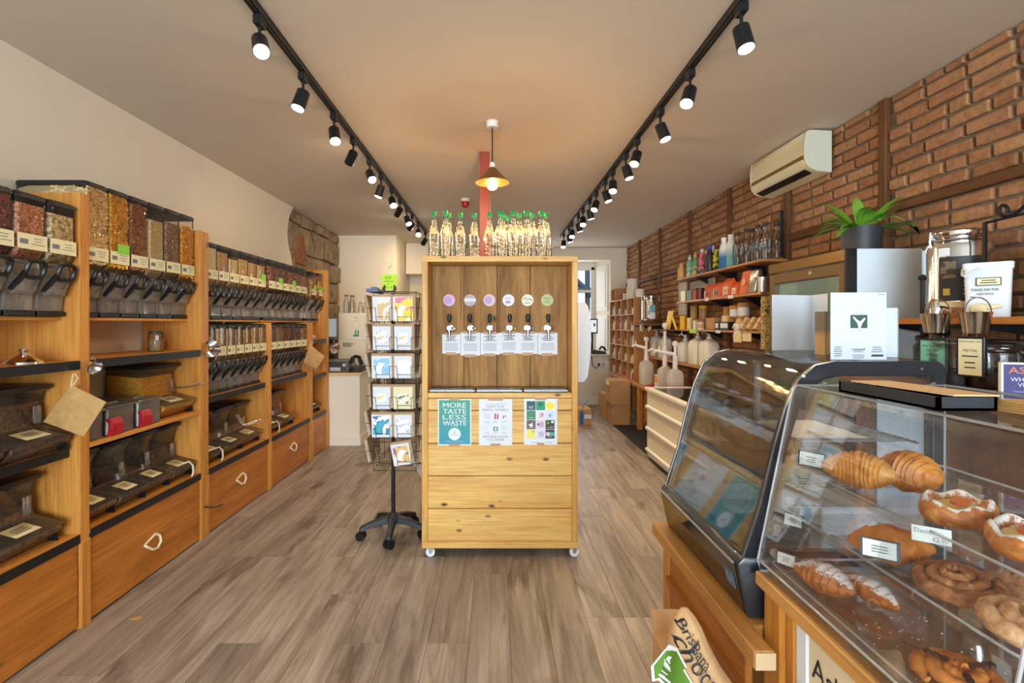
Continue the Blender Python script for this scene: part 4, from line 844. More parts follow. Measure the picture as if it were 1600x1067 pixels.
for z in [ztop, zbot]+[Z(a, 3.12) for a, b in rows[1:]]:
    cage.tube([(fx0, yF, z), (fx1, yF, z), (fx1, yR, z), (fx0, yR, z)], w1, 5, closed=True); cage.tube([(fx0, ry, z), (fx1, ry, z)], w1, 4)
cage.tube([(fcx, yF, ztop), (fcx, yR, ztop)], w1, 4); cage.build('wire_frame', WIREB, rk)
pocket = MB(); pw_ = hw*.86; zlow = {}
def pocket_at(mb, o, r, n, w, h, out=.045):
    """wire pocket: o = bottom centre on the cage, r = sideways, n = outward"""
    o, r, n, up = Vector(o), Vector(r), Vector(n), Vector((0, 0, 1)); a = lambda s, t, z: o+r*(s*w/2)+n*t+up*z
    mb.tube([a(-1, 0, h*.55), a(-1, out*1.15, h*.55), a(-.78, out*1.2, h*.55), a(-.75, out, h*.2), a(.75, out, h*.2), a(.78, out*1.2, h*.55), a(1, out*1.15, h*.55), a(1, 0, h*.55)], .0018, 4)
    mb.tube([a(-.75, out, h*.2), a(-.75, out*.6, 0), a(-.75, 0, 0)], .0018, 4); mb.tube([a(.75, out, h*.2), a(.75, out*.6, 0), a(.75, 0, 0)], .0018, 4); mb.tube([a(-.75, out*.6, 0), a(.75, out*.6, 0)], .0018, 4)
for i, (va, vb) in enumerate(rows):
    zb = Z(vb, 3.1); h = Z(va, 3.1)-zb
    for sx in (-1, 1):
        for (o, r, n) in (((fcx+sx*hw/2, yF, zb), (1, 0, 0), (0, -1, 0)), ((fcx+sx*hw/2, yR, zb), (1, 0, 0), (0, 1, 0))):
            m = MB(); pocket_at(m, o, r, n, pw_, h); m.build('pocket', WIREB, rk)
    for sy in (-1, 1):
        for (xx, nx) in ((fx0, -1), (fx1, 1)):
            m = MB(); pocket_at(m, (xx, ry+sy*.075, zb), (0, 1, 0), (nx, 0, 0), .125, h); m.build('pocket', WIREB, rk)
def art(name, cols, scale):
    m, n, l, p = nt(name); tc_ = n.new('ShaderNodeTexCoord'); t = noise(n, l, tc_.outputs['Object'], scale, 2, .4, .6)
    st = [(i/(len(cols)-1)*.4+.3, lin(c)) for i, c in enumerate(cols)]; r = ramp(n, st); r.color_ramp.interpolation = 'CONSTANT'; l.new(t.outputs[0], r.inputs[0]); l.new(r.outputs[0], p.inputs['Base Color']); p.inputs['Roughness'].default_value = .6; return m
KG = plain('envelope_kraft', (176, 148, 116), .8)
def card(label, c, r, n, w, h, tilt, am, artbox, env=True, base=PAPER, roll=0):
    """greeting card leaning in a pocket: c = bottom centre, r sideways, n outward; artbox = (x, z, w, h) of the picture in card fractions"""
    c, r, n = Vector(c), Vector(r).normalized(), Vector(n).normalized(); up = (Vector((0, 0, 1))*math.cos(tilt)+n*math.sin(tilt)).normalized(); nn = (n*math.cos(tilt)-Vector((0, 0, 1))*math.sin(tilt)).normalized()
    if roll: r, up = r*math.cos(roll)+up*math.sin(roll), up*math.cos(roll)-r*math.sin(roll)
    t = thing('greeting_card', label, 'card', c, 'cards in the wire rack')
    def quad(mb, x0, x1, z0, z1, d0, d1):
        f = [c+r*x+up*z for x, z in ((x0, z0), (x1, z0), (x1, z1), (x0, z1))]
        mb.add([v+nn*d0 for v in f]+[v+nn*d1 for v in f], [(3, 2, 1, 0), (4, 5, 6, 7)]+[(i, (i+1) % 4, 4+(i+1) % 4, 4+i) for i in range(4)]); return mb
    quad(MB(), -w/2, w/2, 0, h, .004, .007).build('front', base, t, smooth=0)
    if env: quad(MB(), -w/2-.002, w/2+.016, .004, h+.014, -.012, .0025).build('envelope', KG, t, smooth=0)
    if am:
        ax, az, aw, ah = artbox; quad(MB(), (ax-aw/2)*w, (ax+aw/2)*w, (az-ah/2)*h, (az+ah/2)*h, .0071, .0076).build('artwork', am, t, smooth=0)
    return t
Wt = (246, 246, 244)
fr = [  # row, column, label, colours, artbox, width
 (0, -1, 'plain kraft and white card in the top left pocket of the rack', [(226, 190, 140), (236, 230, 220), (206, 166, 116)], (.12, .5, .7, .9), .115),
 (0, 1, 'card with yellow and pink star shape in the top right pocket of the rack', [(246, 240, 226), (244, 218, 90), (232, 130, 170), (150, 220, 220)], (.05, .5, .9, .95), .125),
 (1, -1, 'white card with orange food drawing in the rack, second row left', [Wt, Wt, (236, 190, 130), (214, 130, 60)], (0, .55, .6, .5), .112),
 (1, 1, 'white card with small orange crab drawing in the rack, second row right', [Wt, Wt, (240, 200, 160), (200, 110, 60)], (0, .5, .5, .45), .11),
 (2, -1, 'card with pale blue watercolour in the rack, third row left', [(240, 244, 248), (150, 200, 232), (190, 222, 240), (120, 176, 222)], (0, .52, .78, .74), .125),
 (2, 1, 'white card with tiny sketched figures in the rack, third row right', [Wt, Wt, Wt, (120, 120, 124)], (.05, .5, .7, .6), .11),
 (3, -1, 'white card with small yellow sun in the rack, fourth row left', [Wt, Wt, (244, 210, 120), (236, 180, 70)], (0, .5, .5, .4), .11),
 (3, 1, 'cream card with green-grey house drawing in the rack, fourth row right', [(240, 236, 216), (240, 236, 216), (130, 140, 124), (90, 100, 90)], (0, .48, .55, .5), .12),
 (4, -1, 'card with bold teal and blue abstract shapes in the rack, fifth row left', [(70, 180, 196), (60, 150, 190), (244, 244, 248), (70, 120, 190), (240, 150, 170)], (-.03, .53, .82, .82), .125),
 (4, 1, 'white card with fine grey line drawing in the rack, fifth row right', [Wt, Wt, (206, 208, 216), Wt], (0, .5, .7, .7), .112),
 (5, 1, 'tilted card with purple and orange abstract in the bottom right pocket', [(244, 244, 246), (236, 190, 110), (150, 110, 150), (206, 110, 80)], (0, .5, .8, .75), .115)]
for k, (i, sx, lab, cols, ab, w) in enumerate(fr):
    va, vb = rows[i]; zb = Z(vb, 3.1); h = Z(va, 3.1)-zb
    card(lab, (fcx+sx*hw/2-.008, yF-.024, zb+.006), (1, 0, 0), (0, -1, 0), w, h*.95, .10, art('art%d' % k, cols, 28 if k in (2, 3, 5, 6, 7, 9) else 16), ab, True, PAPER if k != 7 else CREAM, .16 if k == 10 else 0)
for i, (va, vb) in enumerate(rows):
    zb = Z(vb, 3.1); h = Z(va, 3.1)-zb; o = ['top', 'second', 'third', 'fourth', 'fifth', 'bottom'][i]
    for sy in (-1, 1):
        card(f'card seen edge-on in the left side of the rack, {o} row, '+('front' if sy < 0 else 'rear')+' pocket', (fx0-.03, ry+sy*.075, zb+.006), (0, 1, 0), (-1, 0, 0), .11, h*.95, .20 if i != 3 else .06, None, None, True, [KG, PAPER, PAPER, KG, PAPER, PAPER][i])
        card(f'card in the right side of the rack, {o} row, '+('front' if sy < 0 else 'rear')+' pocket', (fx1+.024, ry+sy*.075, zb+.006), (0, 1, 0), (1, 0, 0), .11, h*.92, .08, None, None, True, [KG, PAPER, KG, CREAM, PAPER, CREAM][i])
        if i < 5: card(f'card facing away in the back of the rack, {o} row, '+('left' if sy < 0 else 'right')+' pocket', (fcx+sy*hw/2, yR+.024, zb+.006), (1, 0, 0), (0, 1, 0), .115, h*.95, .08, None, None, True, PAPER)
# green price sign on the rack
sx0, sx1, sz0, sz1 = X(596.5, 3.2), X(620, 3.2), Z(453, 3.2), Z(429, 3.2)
sg = thing('price_sign', 'bright green handwritten price sign standing on the card rack', 'sign', ((sx0+sx1)/2, 3.2, sz0))
MB().box((sx0, 3.198, sz0), (sx1, 3.2, sz1)).build('card', plain('sign_green', (178, 222, 40), .6), sg, smooth=0)
m = MB(); c = (sx0+sx1)/2; text_on(m, 'Cards', (c-.008, 3.1975, sz1-.016), R_, U_, .016, .042); text_on(m, '£3.00 each', (c-.002, 3.1975, sz1-.044), R_, U_, .012, .064); text_on(m, 'or', (c-.006, 3.1975, sz1-.062), R_, U_, .007); text_on(m, '2 for £5.00', (c+.002, 3.1975, sz1-.082), R_, U_, .013, .078)
m.add([(c-.03, 3.1975, sz1-.029), (c+.014, 3.1975, sz1-.029), (c+.014, 3.1975, sz1-.0275), (c-.03, 3.1975, sz1-.0275)], [(0, 1, 2, 3)]); m.build('lettering', INK, sg, smooth=0)
DW = plain('dark_wood_clip', (60, 36, 28), .5)
MB().box((sx0+.012, 3.17, ztop+.002), (sx1-.008, 3.22, ztop+.012)).tube([(sx0+.02, 3.185, ztop+.01), (sx0+.014, 3.19, ztop+.03), (sx0+.022, 3.192, ztop+.05)], [.008, .009, .004], 8).tube([(sx1-.014, 3.185, ztop+.01), (sx1-.008, 3.19, ztop+.03), (sx1-.016, 3.192, ztop+.05)], [.008, .009, .004], 8).build('stand', DW, sg)
one('tissue_box', MB().box((X(577, 3.2), 3.12, ztop+.002), (X(595, 3.2), 3.3, ztop+.022)).box((X(582, 3.2), 3.15, ztop+.022), (X(590, 3.2), 3.25, ztop+.034)), plain('blue_grey', (90, 106, 140), .6), 'small blue-grey box on top left of the card rack', 'box', (X(586, 3.2), 3.2, ztop+.002))
# white wire basket leaning behind the cabinet
bk = thing('wire_basket', 'white wire basket leaning on the floor behind the card rack', 'basket', (-.52, 3.75, 0))
WW = plain('white_wire', (226, 226, 224), .4); g = MB()
for k in range(5):
    t = k/4; g.tube([(-.62+.03*t, 3.62+.2*t, .42-.1*t), (-.52+.05*t, 3.62+.2*t, .24-.1*t), (-.36, 3.62+.2*t, .22-.1*t)], .004, 5)
for k in range(4):
    t = k/3; p0, p1 = Vector((-.62, 3.62, .42)).lerp(Vector((-.52, 3.62, .24)), t), Vector((-.59, 3.82, .32)).lerp(Vector((-.47, 3.82, .14)), t); g.tube([p0, p1], .004, 5)
g.tube([(-.5, 3.62, .24), (-.5, 3.62, .01)], .005, 5).tube([(-.4, 3.82, .12), (-.4, 3.82, .01)], .005, 5).tube([(-.36, 3.62, .22), (-.36, 3.62, .01)], .005, 5); g.build('wires', WW, bk)
# ------------------------------------------------------------------ back left: counter and its things
yc0, yc1 = 5.63, 6.10; xc1 = -1.532; zc = .835
ct = thing('service_counter', 'low white counter at the back left with wooden top', 'counter', (-1.9, 5.86, 0))
CW = plain('counter_white', (240, 232, 214), .6)
MB().box((-2.27, yc0+.02, 0), (xc1-.02, yc1, zc-.03)).build('body', CW, ct, bevel=.003); MB().box((-2.27, yc0+.008, 0), (xc1-.008, yc1+.01, .11)).build('skirting', CW, ct, bevel=.004)
MB().box((-2.272, yc0, zc-.03), (xc1, yc1+.02, zc)).build('counter_top', wood('pale_top', (236, 206, 160), (220, 184, 132), 'x', knots=0), ct, bevel=.003)
cd = thing('cash_drawer', 'dark grey cash drawer box on the white counter', 'cash drawer', (-1.80, 5.78, zc))
MB().box((-2.1, 5.68, zc+.001), (-1.70, 5.98, zc+.14)).build('case', plain('grey_case', (120, 118, 112), .5), cd, bevel=.006); MB().box((-2.09, 5.674, zc+.012), (-1.71, 5.68, zc+.125)).build('drawer', plain('charcoal', (58, 60, 62), .5), cd)
MB().box((-1.9, 5.672, zc+.02), (-1.78, 5.674, zc+.06)).box((-1.755, 5.672, zc+.07), (-1.72, 5.674, zc+.105)).build('sticker', plain('grey_sticker', (196, 196, 190), .6), cd)
ph = thing('telephone', 'black desk telephone with handset beside the cash drawer', 'telephone', (-1.60, 5.8, zc))
MB().prism([(5.70, zc+.001), (5.92, zc+.001), (5.92, zc+.07), (5.70, zc+.02)], 'x', -1.695, -1.55).build('base', BLACK, ph, bevel=.005)
MB().tube([(-1.67, 5.74, zc+.10), (-1.665, 5.76, zc+.165), (-1.64, 5.8, zc+.18), (-1.61, 5.83, zc+.17), (-1.58, 5.84, zc+.08)], [.025, .022, .02, .022, .026], 10).build('handset', BLACK, ph)
MB().tube([(-1.635, 5.72, zc+.09), (-1.635, 5.71, zc+.09)], [.025, .025], 14).build('dial', plain('dial_grey', (110, 100, 92), .3), ph)
yb0 = 6.62; bx0, bx1 = X(529, yb0), X(572, yb0); bz = Z(489, yb0)
bo = thing('white_cupboard', 'tall cream metal cupboard with green sock stickers behind the counter', 'cupboard', ((bx0+bx1)/2, 6.9, 0))
MB().box((bx0, yb0, 0), (bx1, 7.1, bz)).build('carcass', CW, bo, bevel=.006); MB().box((bx0+.004, yb0-.012, Z(531, yb0)), (bx1-.004, yb0-.001, bz-.004)).build('door', CW, bo, bevel=.003); MB().box((bx0+.004, yb0-.012, .05), (bx1-.004, yb0-.001, Z(532, yb0))).build('door', CW, bo, bevel=.003)
MB().box((X(536, yb0), yb0-.014, Z(542, yb0)), (X(549.5, yb0), yb0-.0122, Z(535, yb0))).build('rating_plate', plain('plate_grey', (170, 166, 158), .5), bo)
MB().tube([(X(552, yb0), yb0-.0122, Z(537, yb0)), (X(552, yb0), yb0-.014, Z(537, yb0))], [.016, .016], 6).build('warning_sticker', plain('warn_yellow', (230, 180, 30), .6), bo)
for k, du in enumerate((0, 4)): 
    uu = 555+du; MB().prism([(X(uu, yb0), Z(516, yb0)), (X(uu+2.2, yb0), Z(516, yb0)), (X(uu+2.2, yb0), Z(525, yb0)), (X(uu, yb0), Z(526, yb0)), (X(uu-3, yb0), Z(525.5, yb0)), (X(uu-3, yb0), Z(523.5, yb0)), (X(uu, yb0), Z(522.5, yb0))], 'y', yb0-.0135, yb0-.0122).build('sock_sticker', plain('sock_green', (60, 150, 120), .6), bo)
m = MB()
for k in range(12): a = k*PI/6; m.tube([(X(556.5, yb0)+.045*math.cos(a), yb0-.0125, Z(507, yb0)+.05*math.sin(a)), (X(556.5, yb0)+.06*math.cos(a+.2), yb0-.0125, Z(507, yb0)+.062*math.sin(a+.2))], .002, 3)
text_on(m, 'Hot', (X(556.5, yb0), yb0-.013, Z(496, yb0)), R_, U_, .025); m.build('doodle', GREYINK, bo)
for k, (u, v0) in enumerate(((541, 461), (546, 461), (551, 462), (563.5, 472.5), (568, 472.5))):
    x, y = X(u, 6.8), 6.8+(.1 if k in (1, 4) else 0); hh = Z(v0, 6.8)-bz; r = .034 if k < 3 else .03
    t = thing('storage_bottle', f'clear {"tall bottle" if k < 3 else "short jar"} with dark stopper on the cream cupboard, {["left", "middle", "right", "left", "right"][k]} one', 'bottle', (x, y, bz+.001), 'glassware on the cream cupboard')
    MB().lathe([(r, bz+.001), (r, bz+hh*.55), (r*.6, bz+hh*.8), (r*.6, bz+hh*.95)], (x, y, 0), 14).build('glass', GLASS, t); MB().lathe([(r*.75, bz+hh*.95), (r*.75, bz+hh)], (x, y, 0), 12).build('stopper', plain('dark_stopper', (60, 50, 42), .6), t)
ys_ = 6.0; mo = thing('screen', 'grey framed tablet screen behind the end of the shelving', 'screen', (-2.0, ys_, zc)); ma, mb_ = X(500, ys_), X(528, ys_)
MB().box((ma, ys_, Z(531, ys_)), (mb_, ys_+.02, Z(496, ys_))).build('bezel', plain('bezel_grey', (96, 96, 92), .5), mo, bevel=.008, seg=2); MB().box((ma+.012, ys_-.002, Z(526, ys_)), (mb_-.02, ys_, Z(498, ys_))).build('display', emis('screen_glow', (.55, .60, .58), .55), mo)
MB().box((-2.0, ys_+.003, zc), (-1.96, ys_+.016, Z(530, ys_))).build('stand', BLACK, mo)
# ------------------------------------------------------------------ right wall shelves and goods
BOARD_Y = wood('shelf_board', (206, 152, 92), (176, 120, 64), 'y', knots=.3)
def wall_shelf(label, xa, ya, yb, zt, t=.02, brs=(), bh=.10, mat=None):
    s = thing('wall_shelf', label, 'shelf', (XR-.1, (ya+yb)/2, zt-t)); MB().box((xa, ya, zt-t), (XR-.023, yb, zt)).build('board', mat or BOARD_Y, s, bevel=.002)
    for y in brs: MB().prism([(XR-.024, zt-t), (xa+.03, zt-t), (xa+.05, zt-t-.012), (XR-.024, zt-t-bh)], 'y', y-.008, y+.008).build('bracket', BLACKM, s)
    return s
XS = 2.047
wall_shelf('top wooden wall shelf holding drinks bottles', XS, 3.80, 5.56, 1.90, .02, (4.1, 4.6, 5.1))
wall_shelf('middle wooden wall shelf holding orange coffee bags', XS, 3.80, 5.56, 1.645, .02, (4.15, 4.75))
wall_shelf('lower wooden wall shelf holding soaps and tins', XS, 3.80, 5.58, 1.34, .018, (4.15, 4.9), .07)
def flask(label, u, x, z, r, h, cols, capc=None, gname=None, loop=False):
    y = min(DX(u, x), 5.52); t = thing('drinks_flask', label, 'flask', (x, y, z), 'flasks on the top wall shelf')
    zb = z+.001; n = len(cols)
    if n == 1: m = plain('flask_%s' % gname, cols[0], .4)
    elif gname.startswith('g_'): m = grad('flask_'+gname, cols[0], cols[1], zb+h*.35, zb+h*.65)
    else: m = art('flask_'+gname, cols, 30)
    MB().lathe([(r*.95, zb), (r, zb+.01), (r, zb+h*.58), (r*.85, zb+h*.70), (r*.5, zb+h*.82), (r*.48, zb+h*.86)], (x, y, 0), 18).build('body', m, t)
    MB().lathe([(r*.52, zb+h*.86), (r*.55, zb+h*.98), (r*.45, zb+h)], (x, y, 0), 14).build('cap', plain('cap_%s' % gname, capc or cols[0], .4), t)
    if loop: MB().tube([(x, y-r*.4, zb+h*.97), (x, y-r*.3, zb+h*1.1), (x, y+r*.3, zb+h*1.1), (x, y+r*.4, zb+h*.97)], .005, 6).build('carry_loop', plain('loop_%s' % gname, capc or cols[0], .5), t)
X1 = 2.10; zt1 = 1.90
flask('short plain tan flask at the far end of the top shelf', 1062, 2.09, zt1, .042, .175, [(226, 164, 92)], gname='tan')
flask('small black flask behind the patterned flasks', 1073, 2.17, zt1, .03, .2, [(50, 46, 44)], gname='blk')
flask('pale green leaf-patterned flask with carry loop', 1078, X1, zt1, .036, .215, [(206, 220, 190), (110, 180, 150), (232, 200, 130)], (200, 206, 180), 'leaf', True)
flask('orange and green chevron flask with carry loop', 1086.5, X1, zt1, .037, .22, [(232, 166, 100), (60, 160, 110), (240, 190, 120)], (222, 150, 90), 'chev', True)
flask('pink and navy floral flask with silver cap', 1097, X1, zt1, .036, .255, [(70, 76, 110), (226, 110, 110), (230, 220, 220)], (200, 200, 204), 'flor')
flask('pink patterned flask tucked behind the black flask', 1104, 2.16, zt1, .034, .24, [(222, 110, 130), (240, 200, 200)], (230, 220, 220), 'pinkp')
flask('black flask with bright blue cap', 1109, X1, zt1, .038, .262, [(52, 44, 44)], (50, 60, 180), 'bluecap')
flask('white flask mostly hidden behind other flasks', 1114, 2.19, zt1, .034, .28, [(226, 226, 226)], gname='wht')
flask('black and lime camouflage flask', 1120, 2.13, zt1, .036, .245, [(40, 40, 34), (206, 200, 40), (60, 60, 40)], (50, 50, 40), 'camo')
flask('white flask fading to deep blue at the base', 1131, X1, zt1, .042, .288, [(236, 232, 222), (20, 110, 160)], (238, 236, 230), 'g_blue')
flask('tall white tumbler fading to teal', 1142, 2.15, zt1, .05, .31, [(236, 230, 218), (120, 180, 170)], (236, 230, 218), 'g_teal')
GB = MB().lathe([(.034, 0), (.036, .01), (.036, .16), (.03, .19), (.018, .22), (.016, .255), (.019, .257), (.019, .27), (.016, .272)], n=16).mesh('glass'); GS2 = MB().lathe([(.02, .27), (.021, .288), (.018, .29)], n=12).mesh('stopper')
gl = [(1152, 2.10), (1166, 2.10), (1175, 2.16), (1183, 2.10), (1193, 2.18), (1203, 2.11), (1213, 2.20), (1223, 2.228)]
for k, (u, x) in enumerate(gl):
    y = max(DX(u, x), 3.845); t = thing('glass_bottle', f'empty clear glass bottle with dark stopper on the top wall shelf, {["farthest", "second farthest", "third farthest", "fourth farthest", "fourth nearest", "third nearest", "second nearest", "nearest"][k]}', 'bottle', (x, y, zt1+.001), 'empty bottles on the top wall shelf', world=False)
    put('glass', GB, GLASS, t); put('stopper', GS2, plain('dark_stopper', (60, 50, 42), .6), t)
# black picture-rail post at the shelf end
one('iron_upright', MB().box((2.20, 3.79, 1.91), (2.22, 3.81, 2.27)), BLACKM, 'thin black iron upright at the near end of the top wall shelf', 'bracket', (2.21, 3.8, 1.91))
# middle shelf
z2 = 1.646
def ybox(u0, u1, x): return DX(u1, x), DX(u0, x)
def carton(name, label, cat, u0, u1, h, mat, z, x=XS+.02, dp=.1, group=None, bevel=.003):
    ya, yb = ybox(u0, u1, x); return one(name, MB().box((x, ya, z), (x+dp, yb-.002, z+h)), mat, label, cat, (x+dp/2, (ya+yb)/2, z), group, bevel=bevel)
TIN = plain('gold_tin', (186, 160, 100), .3, .8); DKT = plain('dark_tin', (70, 72, 66), .4, .5)
carton('tea_tin', 'square gold tin at the far end of the middle wall shelf', 'tin', 1063.5, 1071, .115, TIN, z2); carton('tea_tin', 'square dark grey tin on the middle wall shelf', 'tin', 1072, 1080.5, .11, DKT, z2)
for k, (u, c, nm) in enumerate(((1085.5, (206, 100, 30), 'orange'), (1093.5, (110, 40, 36), 'maroon'))):
    x = 2.11; y = DX(u, x); t = thing('round_tin', f'{nm} round tin on the middle wall shelf', 'tin', (x, y, z2), 'round tins')
    MB().lathe([(.042, z2), (.043, z2+.095)], (x, y, 0), 20).build('body', plain('tin_'+nm, c, .4), t); MB().lathe([(.044, z2+.095), (.044, z2+.118), (.041, z2+.12)], (x, y, 0), 20).build('lid', plain('lid_'+nm, tuple(int(v*.8) for v in c), .4), t)
OR = plain('coffee_orange', (228, 98, 36), .45)
def coffee(label, u0, u1, h, win):
    x = XS+.03; ya, yb = ybox(u0, u1, x); yb -= .004; t = thing('coffee_bag', label, 'coffee bag', (x+.04, (ya+yb)/2, z2), 'orange coffee bags')
    MB().prism([(x, z2), (x+.085, z2), (x+.08, z2+h*.6), (x+.05, z2+h), (x+.038, z2+h), (x+.004, z2+h*.6)], 'y', ya, yb).build('bag', OR, t, bevel=.006, seg=2)
    w = yb-ya; MB().add([(x-.0005, ya+w*.2, z2+h*.12), (x-.0005, yb-w*.2, z2+h*.12), (x+.003, yb-w*.2, z2+h*.56), (x+.003, ya+w*.2, z2+h*.56)], [(0, 1, 2, 3)]).build('label', plain('lab_'+label[:9], win, .6), t, smooth=0)
    m = MB(); lines_on(m, (x-.0008, (ya+yb)/2, z2+h*.3), (0, -1, 0), (0, 0, 1), w*.4, h*.2, 3); m.build('print', INK, t, smooth=0)
    MB().tube([(x-.001, ya, z2+h*.97), (x-.001+.04, yb, z2+h*.97)], .004, 4).build('fold_clip', OR, t)
coffee('brown-windowed orange coffee bag farthest from the fridge', 1099, 1111, .135, (170, 110, 60)); coffee('grey-labelled orange coffee bag second farthest along', 1112.5, 1125, .14, (150, 128, 104)); coffee('tall orange coffee bag with cream label', 1127, 1139.5, .16, (240, 210, 180)); coffee('short orange coffee bag with pale label', 1141, 1151, .115, (246, 220, 190))
x = XS+.02; ya, yb = ybox(1153, 1177, x); t = thing('coffee_pack', 'large silver and orange foil pack with round emblem', 'coffee pack', (x+.05, (ya+yb)/2, z2)); ym = ya+(yb-ya)*.45
MB().prism([(x+.005, z2), (x+.1, z2), (x+.075, z2+.19), (x+.04, z2+.195)], 'y', ya, yb).build('pack', plain('silver_foil', (190, 184, 176), .22, .9), t, bevel=.012, seg=3); MB().prism([(x-.001, z2+.004), (x+.006, z2+.004), (x+.041, z2+.192), (x+.036, z2+.192)], 'y', ym, yb-.012).build('label', OR, t)
pe_ = Vector((x+.014, (ym+yb-.012)/2, z2+.10)); MB().tube([pe_+Vector((.0, 0, 0)), pe_+Vector((-.006, 0, .001))], [.032, .032], 24, cap=True).build('emblem', plain('emblem_peach', (246, 170, 110), .5), t)
x, y = 2.15, DX(1190.5, 2.15); t = thing('steel_canister', 'round brushed steel canister at the near end of the middle wall shelf', 'canister', (x, max(y, 3.88), z2)); y = max(y, 3.88); MB().lathe([(.058, z2), (.06, z2+.1)], (x, y, 0), 24).build('body', STEEL, t); MB().lathe([(.062, z2+.1), (.062, z2+.125), (.058, z2+.127)], (x, y, 0), 24).build('lid', STEEL, t)
# lower shelf
z3 = 1.341; YEL = plain('yellow_tin', (240, 186, 20), .45); CRM = plain('cream_tube', (236, 206, 140), .6)
def tub(name, label, cat, u, x, r, h, mat, z=z3, lidm=None, group=None, band=None):
    y = DX(u, x); t = thing(name, label, cat, (x, y, z), group); MB().lathe([(r, z), (r, z+h*.8)], (x, y, 0), 18).build('body', mat, t); MB().lathe([(r*1.03, z+h*.8), (r*1.03, z+h*.98), (r*.98, z+h)], (x, y, 0), 18).build('lid', lidm or mat, t)
    if band: MB().lathe([(r*1.01, z+h*.12), (r*1.01, z+h*.68)], (x, y, 0), 18, cap=False).build('band', band, t)
    return t
tub('yellow_tin', 'bright yellow tin on the lower wall shelf, front row', 'tin', 1067.5, 2.08, .034, .145, YEL, lidm=YEL); tub('cream_tube', 'pale cream cardboard tube on the lower wall shelf', 'tube', 1078, 2.08, .03, .12, CRM)
tub('glass_candle', 'yellow-topped candle jar on the riser, left', 'candle', 1070, 2.21, .04, .15, plain('amber', (170, 128, 70), .4), 1.45, YEL); tub('glass_candle', 'plain ochre candle jar on the riser, middle', 'candle', 1084.5, 2.21, .04, .15, plain('ochre', (186, 146, 84), .5), 1.45); tub('glass_candle', 'yellow-topped candle jar on the riser, right', 'candle', 1099, 2.21, .04, .14, plain('amber', (170, 128, 70), .4), 1.45, YEL)
one('shelf_riser', MB().box((2.16, 4.95, z3), (2.255, 5.55, 1.449)), plain('riser_wood', (150, 110, 66), .6), 'wooden riser at the back of the lower wall shelf', 'riser', (2.2, 5.2, z3), bevel=.003)
tub('balm_pot', 'small white and cream balm pot on the lower wall shelf, left', 'pot', 1086.5, 2.08, .024, .09, PAPER, lidm=CRM, group='balm pots'); tub('balm_pot', 'wider white balm pot with wooden lid on the lower wall shelf', 'pot', 1095.5, 2.08, .036, .085, PAPER, lidm=plain('wood_lid', (206, 150, 90), .6), band=plain('pot_band', (206, 170, 120), .6))
carton('open_carton', 'plain brown carton on the lower wall shelf', 'carton', 1103, 1115.5, .115, CARD, z3)
ob = carton('soap_box', 'boxed soap with black ends on the lower wall shelf, left', 'soap', 1116.5, 1123, .075, BLACK, z3, group='black soap boxes'); carton('soap_box', 'boxed soap with black ends on the lower wall shelf, right', 'soap', 1124, 1138, .075, BLACK, z3, group='black soap boxes')
for (ua, ub) in ((1117.5, 1122.2), (1125.5, 1136.5)): 
    ya, yb = ybox(ua, ub, XS+.019); MB().box((XS+.0185, ya, z3+.02), (XS+.0195, yb, z3+.062)).build('label', PAPER, ob, org=ob.location)
carton('soap_box', 'white boxed soap beside the black soap boxes', 'soap', 1146, 1154, .06, PAPER, z3, x=XS+.03)
TUBM = plain('kraft_tub', (190, 138, 76), .7, var=.08, vs=20)
for k, (u, x, zz, lab) in enumerate(((1145, 2.16, z3, 'bottom left'), (1158, 2.16, z3, 'bottom middle'), (1171, 2.17, z3, 'bottom right'), (1138, 2.2, z3+.11, 'top left'), (1149, 2.16, z3+.112, 'top middle, white-banded'), (1162, 2.16, z3+.112, 'top right, white-banded'))):
    tub('kraft_tub', f'round kraft cardboard tub stacked on the lower wall shelf, {lab}', 'tub', u, x, .045 if k < 4 else .047, .108 if k != 5 else .13, TUBM, zz, None, 'kraft tubs', PAPER if k in (4, 5) else None)
tub('kraft_tub', 'small pale round tub on top of the black soap boxes', 'tub', 1134, 2.10, .034, .055, CRM, z3+.076)
SOAP = plain('oat_soap', (226, 194, 146), .75, var=.08, vs=40)
for k in range(8):
    i, j = k % 4, k//4; u = 1147+i*11+j*6; x = 2.075+.035*j; y = max(DX(u, x), 3.87)
    one('soap_bar', MB().box((x, y-.012, z3+.004+.05*j), (x+.05, y+.03, z3+.06+.05*j), (0, .5, 0)), SOAP, f'oatmeal soap bar leaning in the {"front" if j == 0 else "back"} row, {["farthest", "second farthest", "second nearest", "nearest"][i]}', 'soap', (x+.025, y, z3), 'leaning soap bars', bevel=.006)
for k, (ua, ub, zb) in enumerate(((1146, 1158.5, 1.243), (1160, 1174, 1.255))):
    ya, yb = ybox(ua, ub, XS-.004); one('hanging_cloth', MB().box((XS-.006, ya, zb), (XS-.003, yb, 1.322)), plain('linen', (226, 204, 168), .85, var=.06, vs=30), f'folded cream cloth hanging under the lower wall shelf, {"left" if k == 0 else "right"}', 'cloth', (XS, ya, zb), 'hanging cloths')
ya, yb = ybox(1077, 1088, XS-.004); one('shelf_tag', MB().box((XS-.003, ya, 1.30), (XS-.001, yb, 1.345)), plain('sign_green', (178, 222, 40), .6), 'lime green price tag on the lower wall shelf edge', 'price tag', (XS-.002, ya, 1.30))
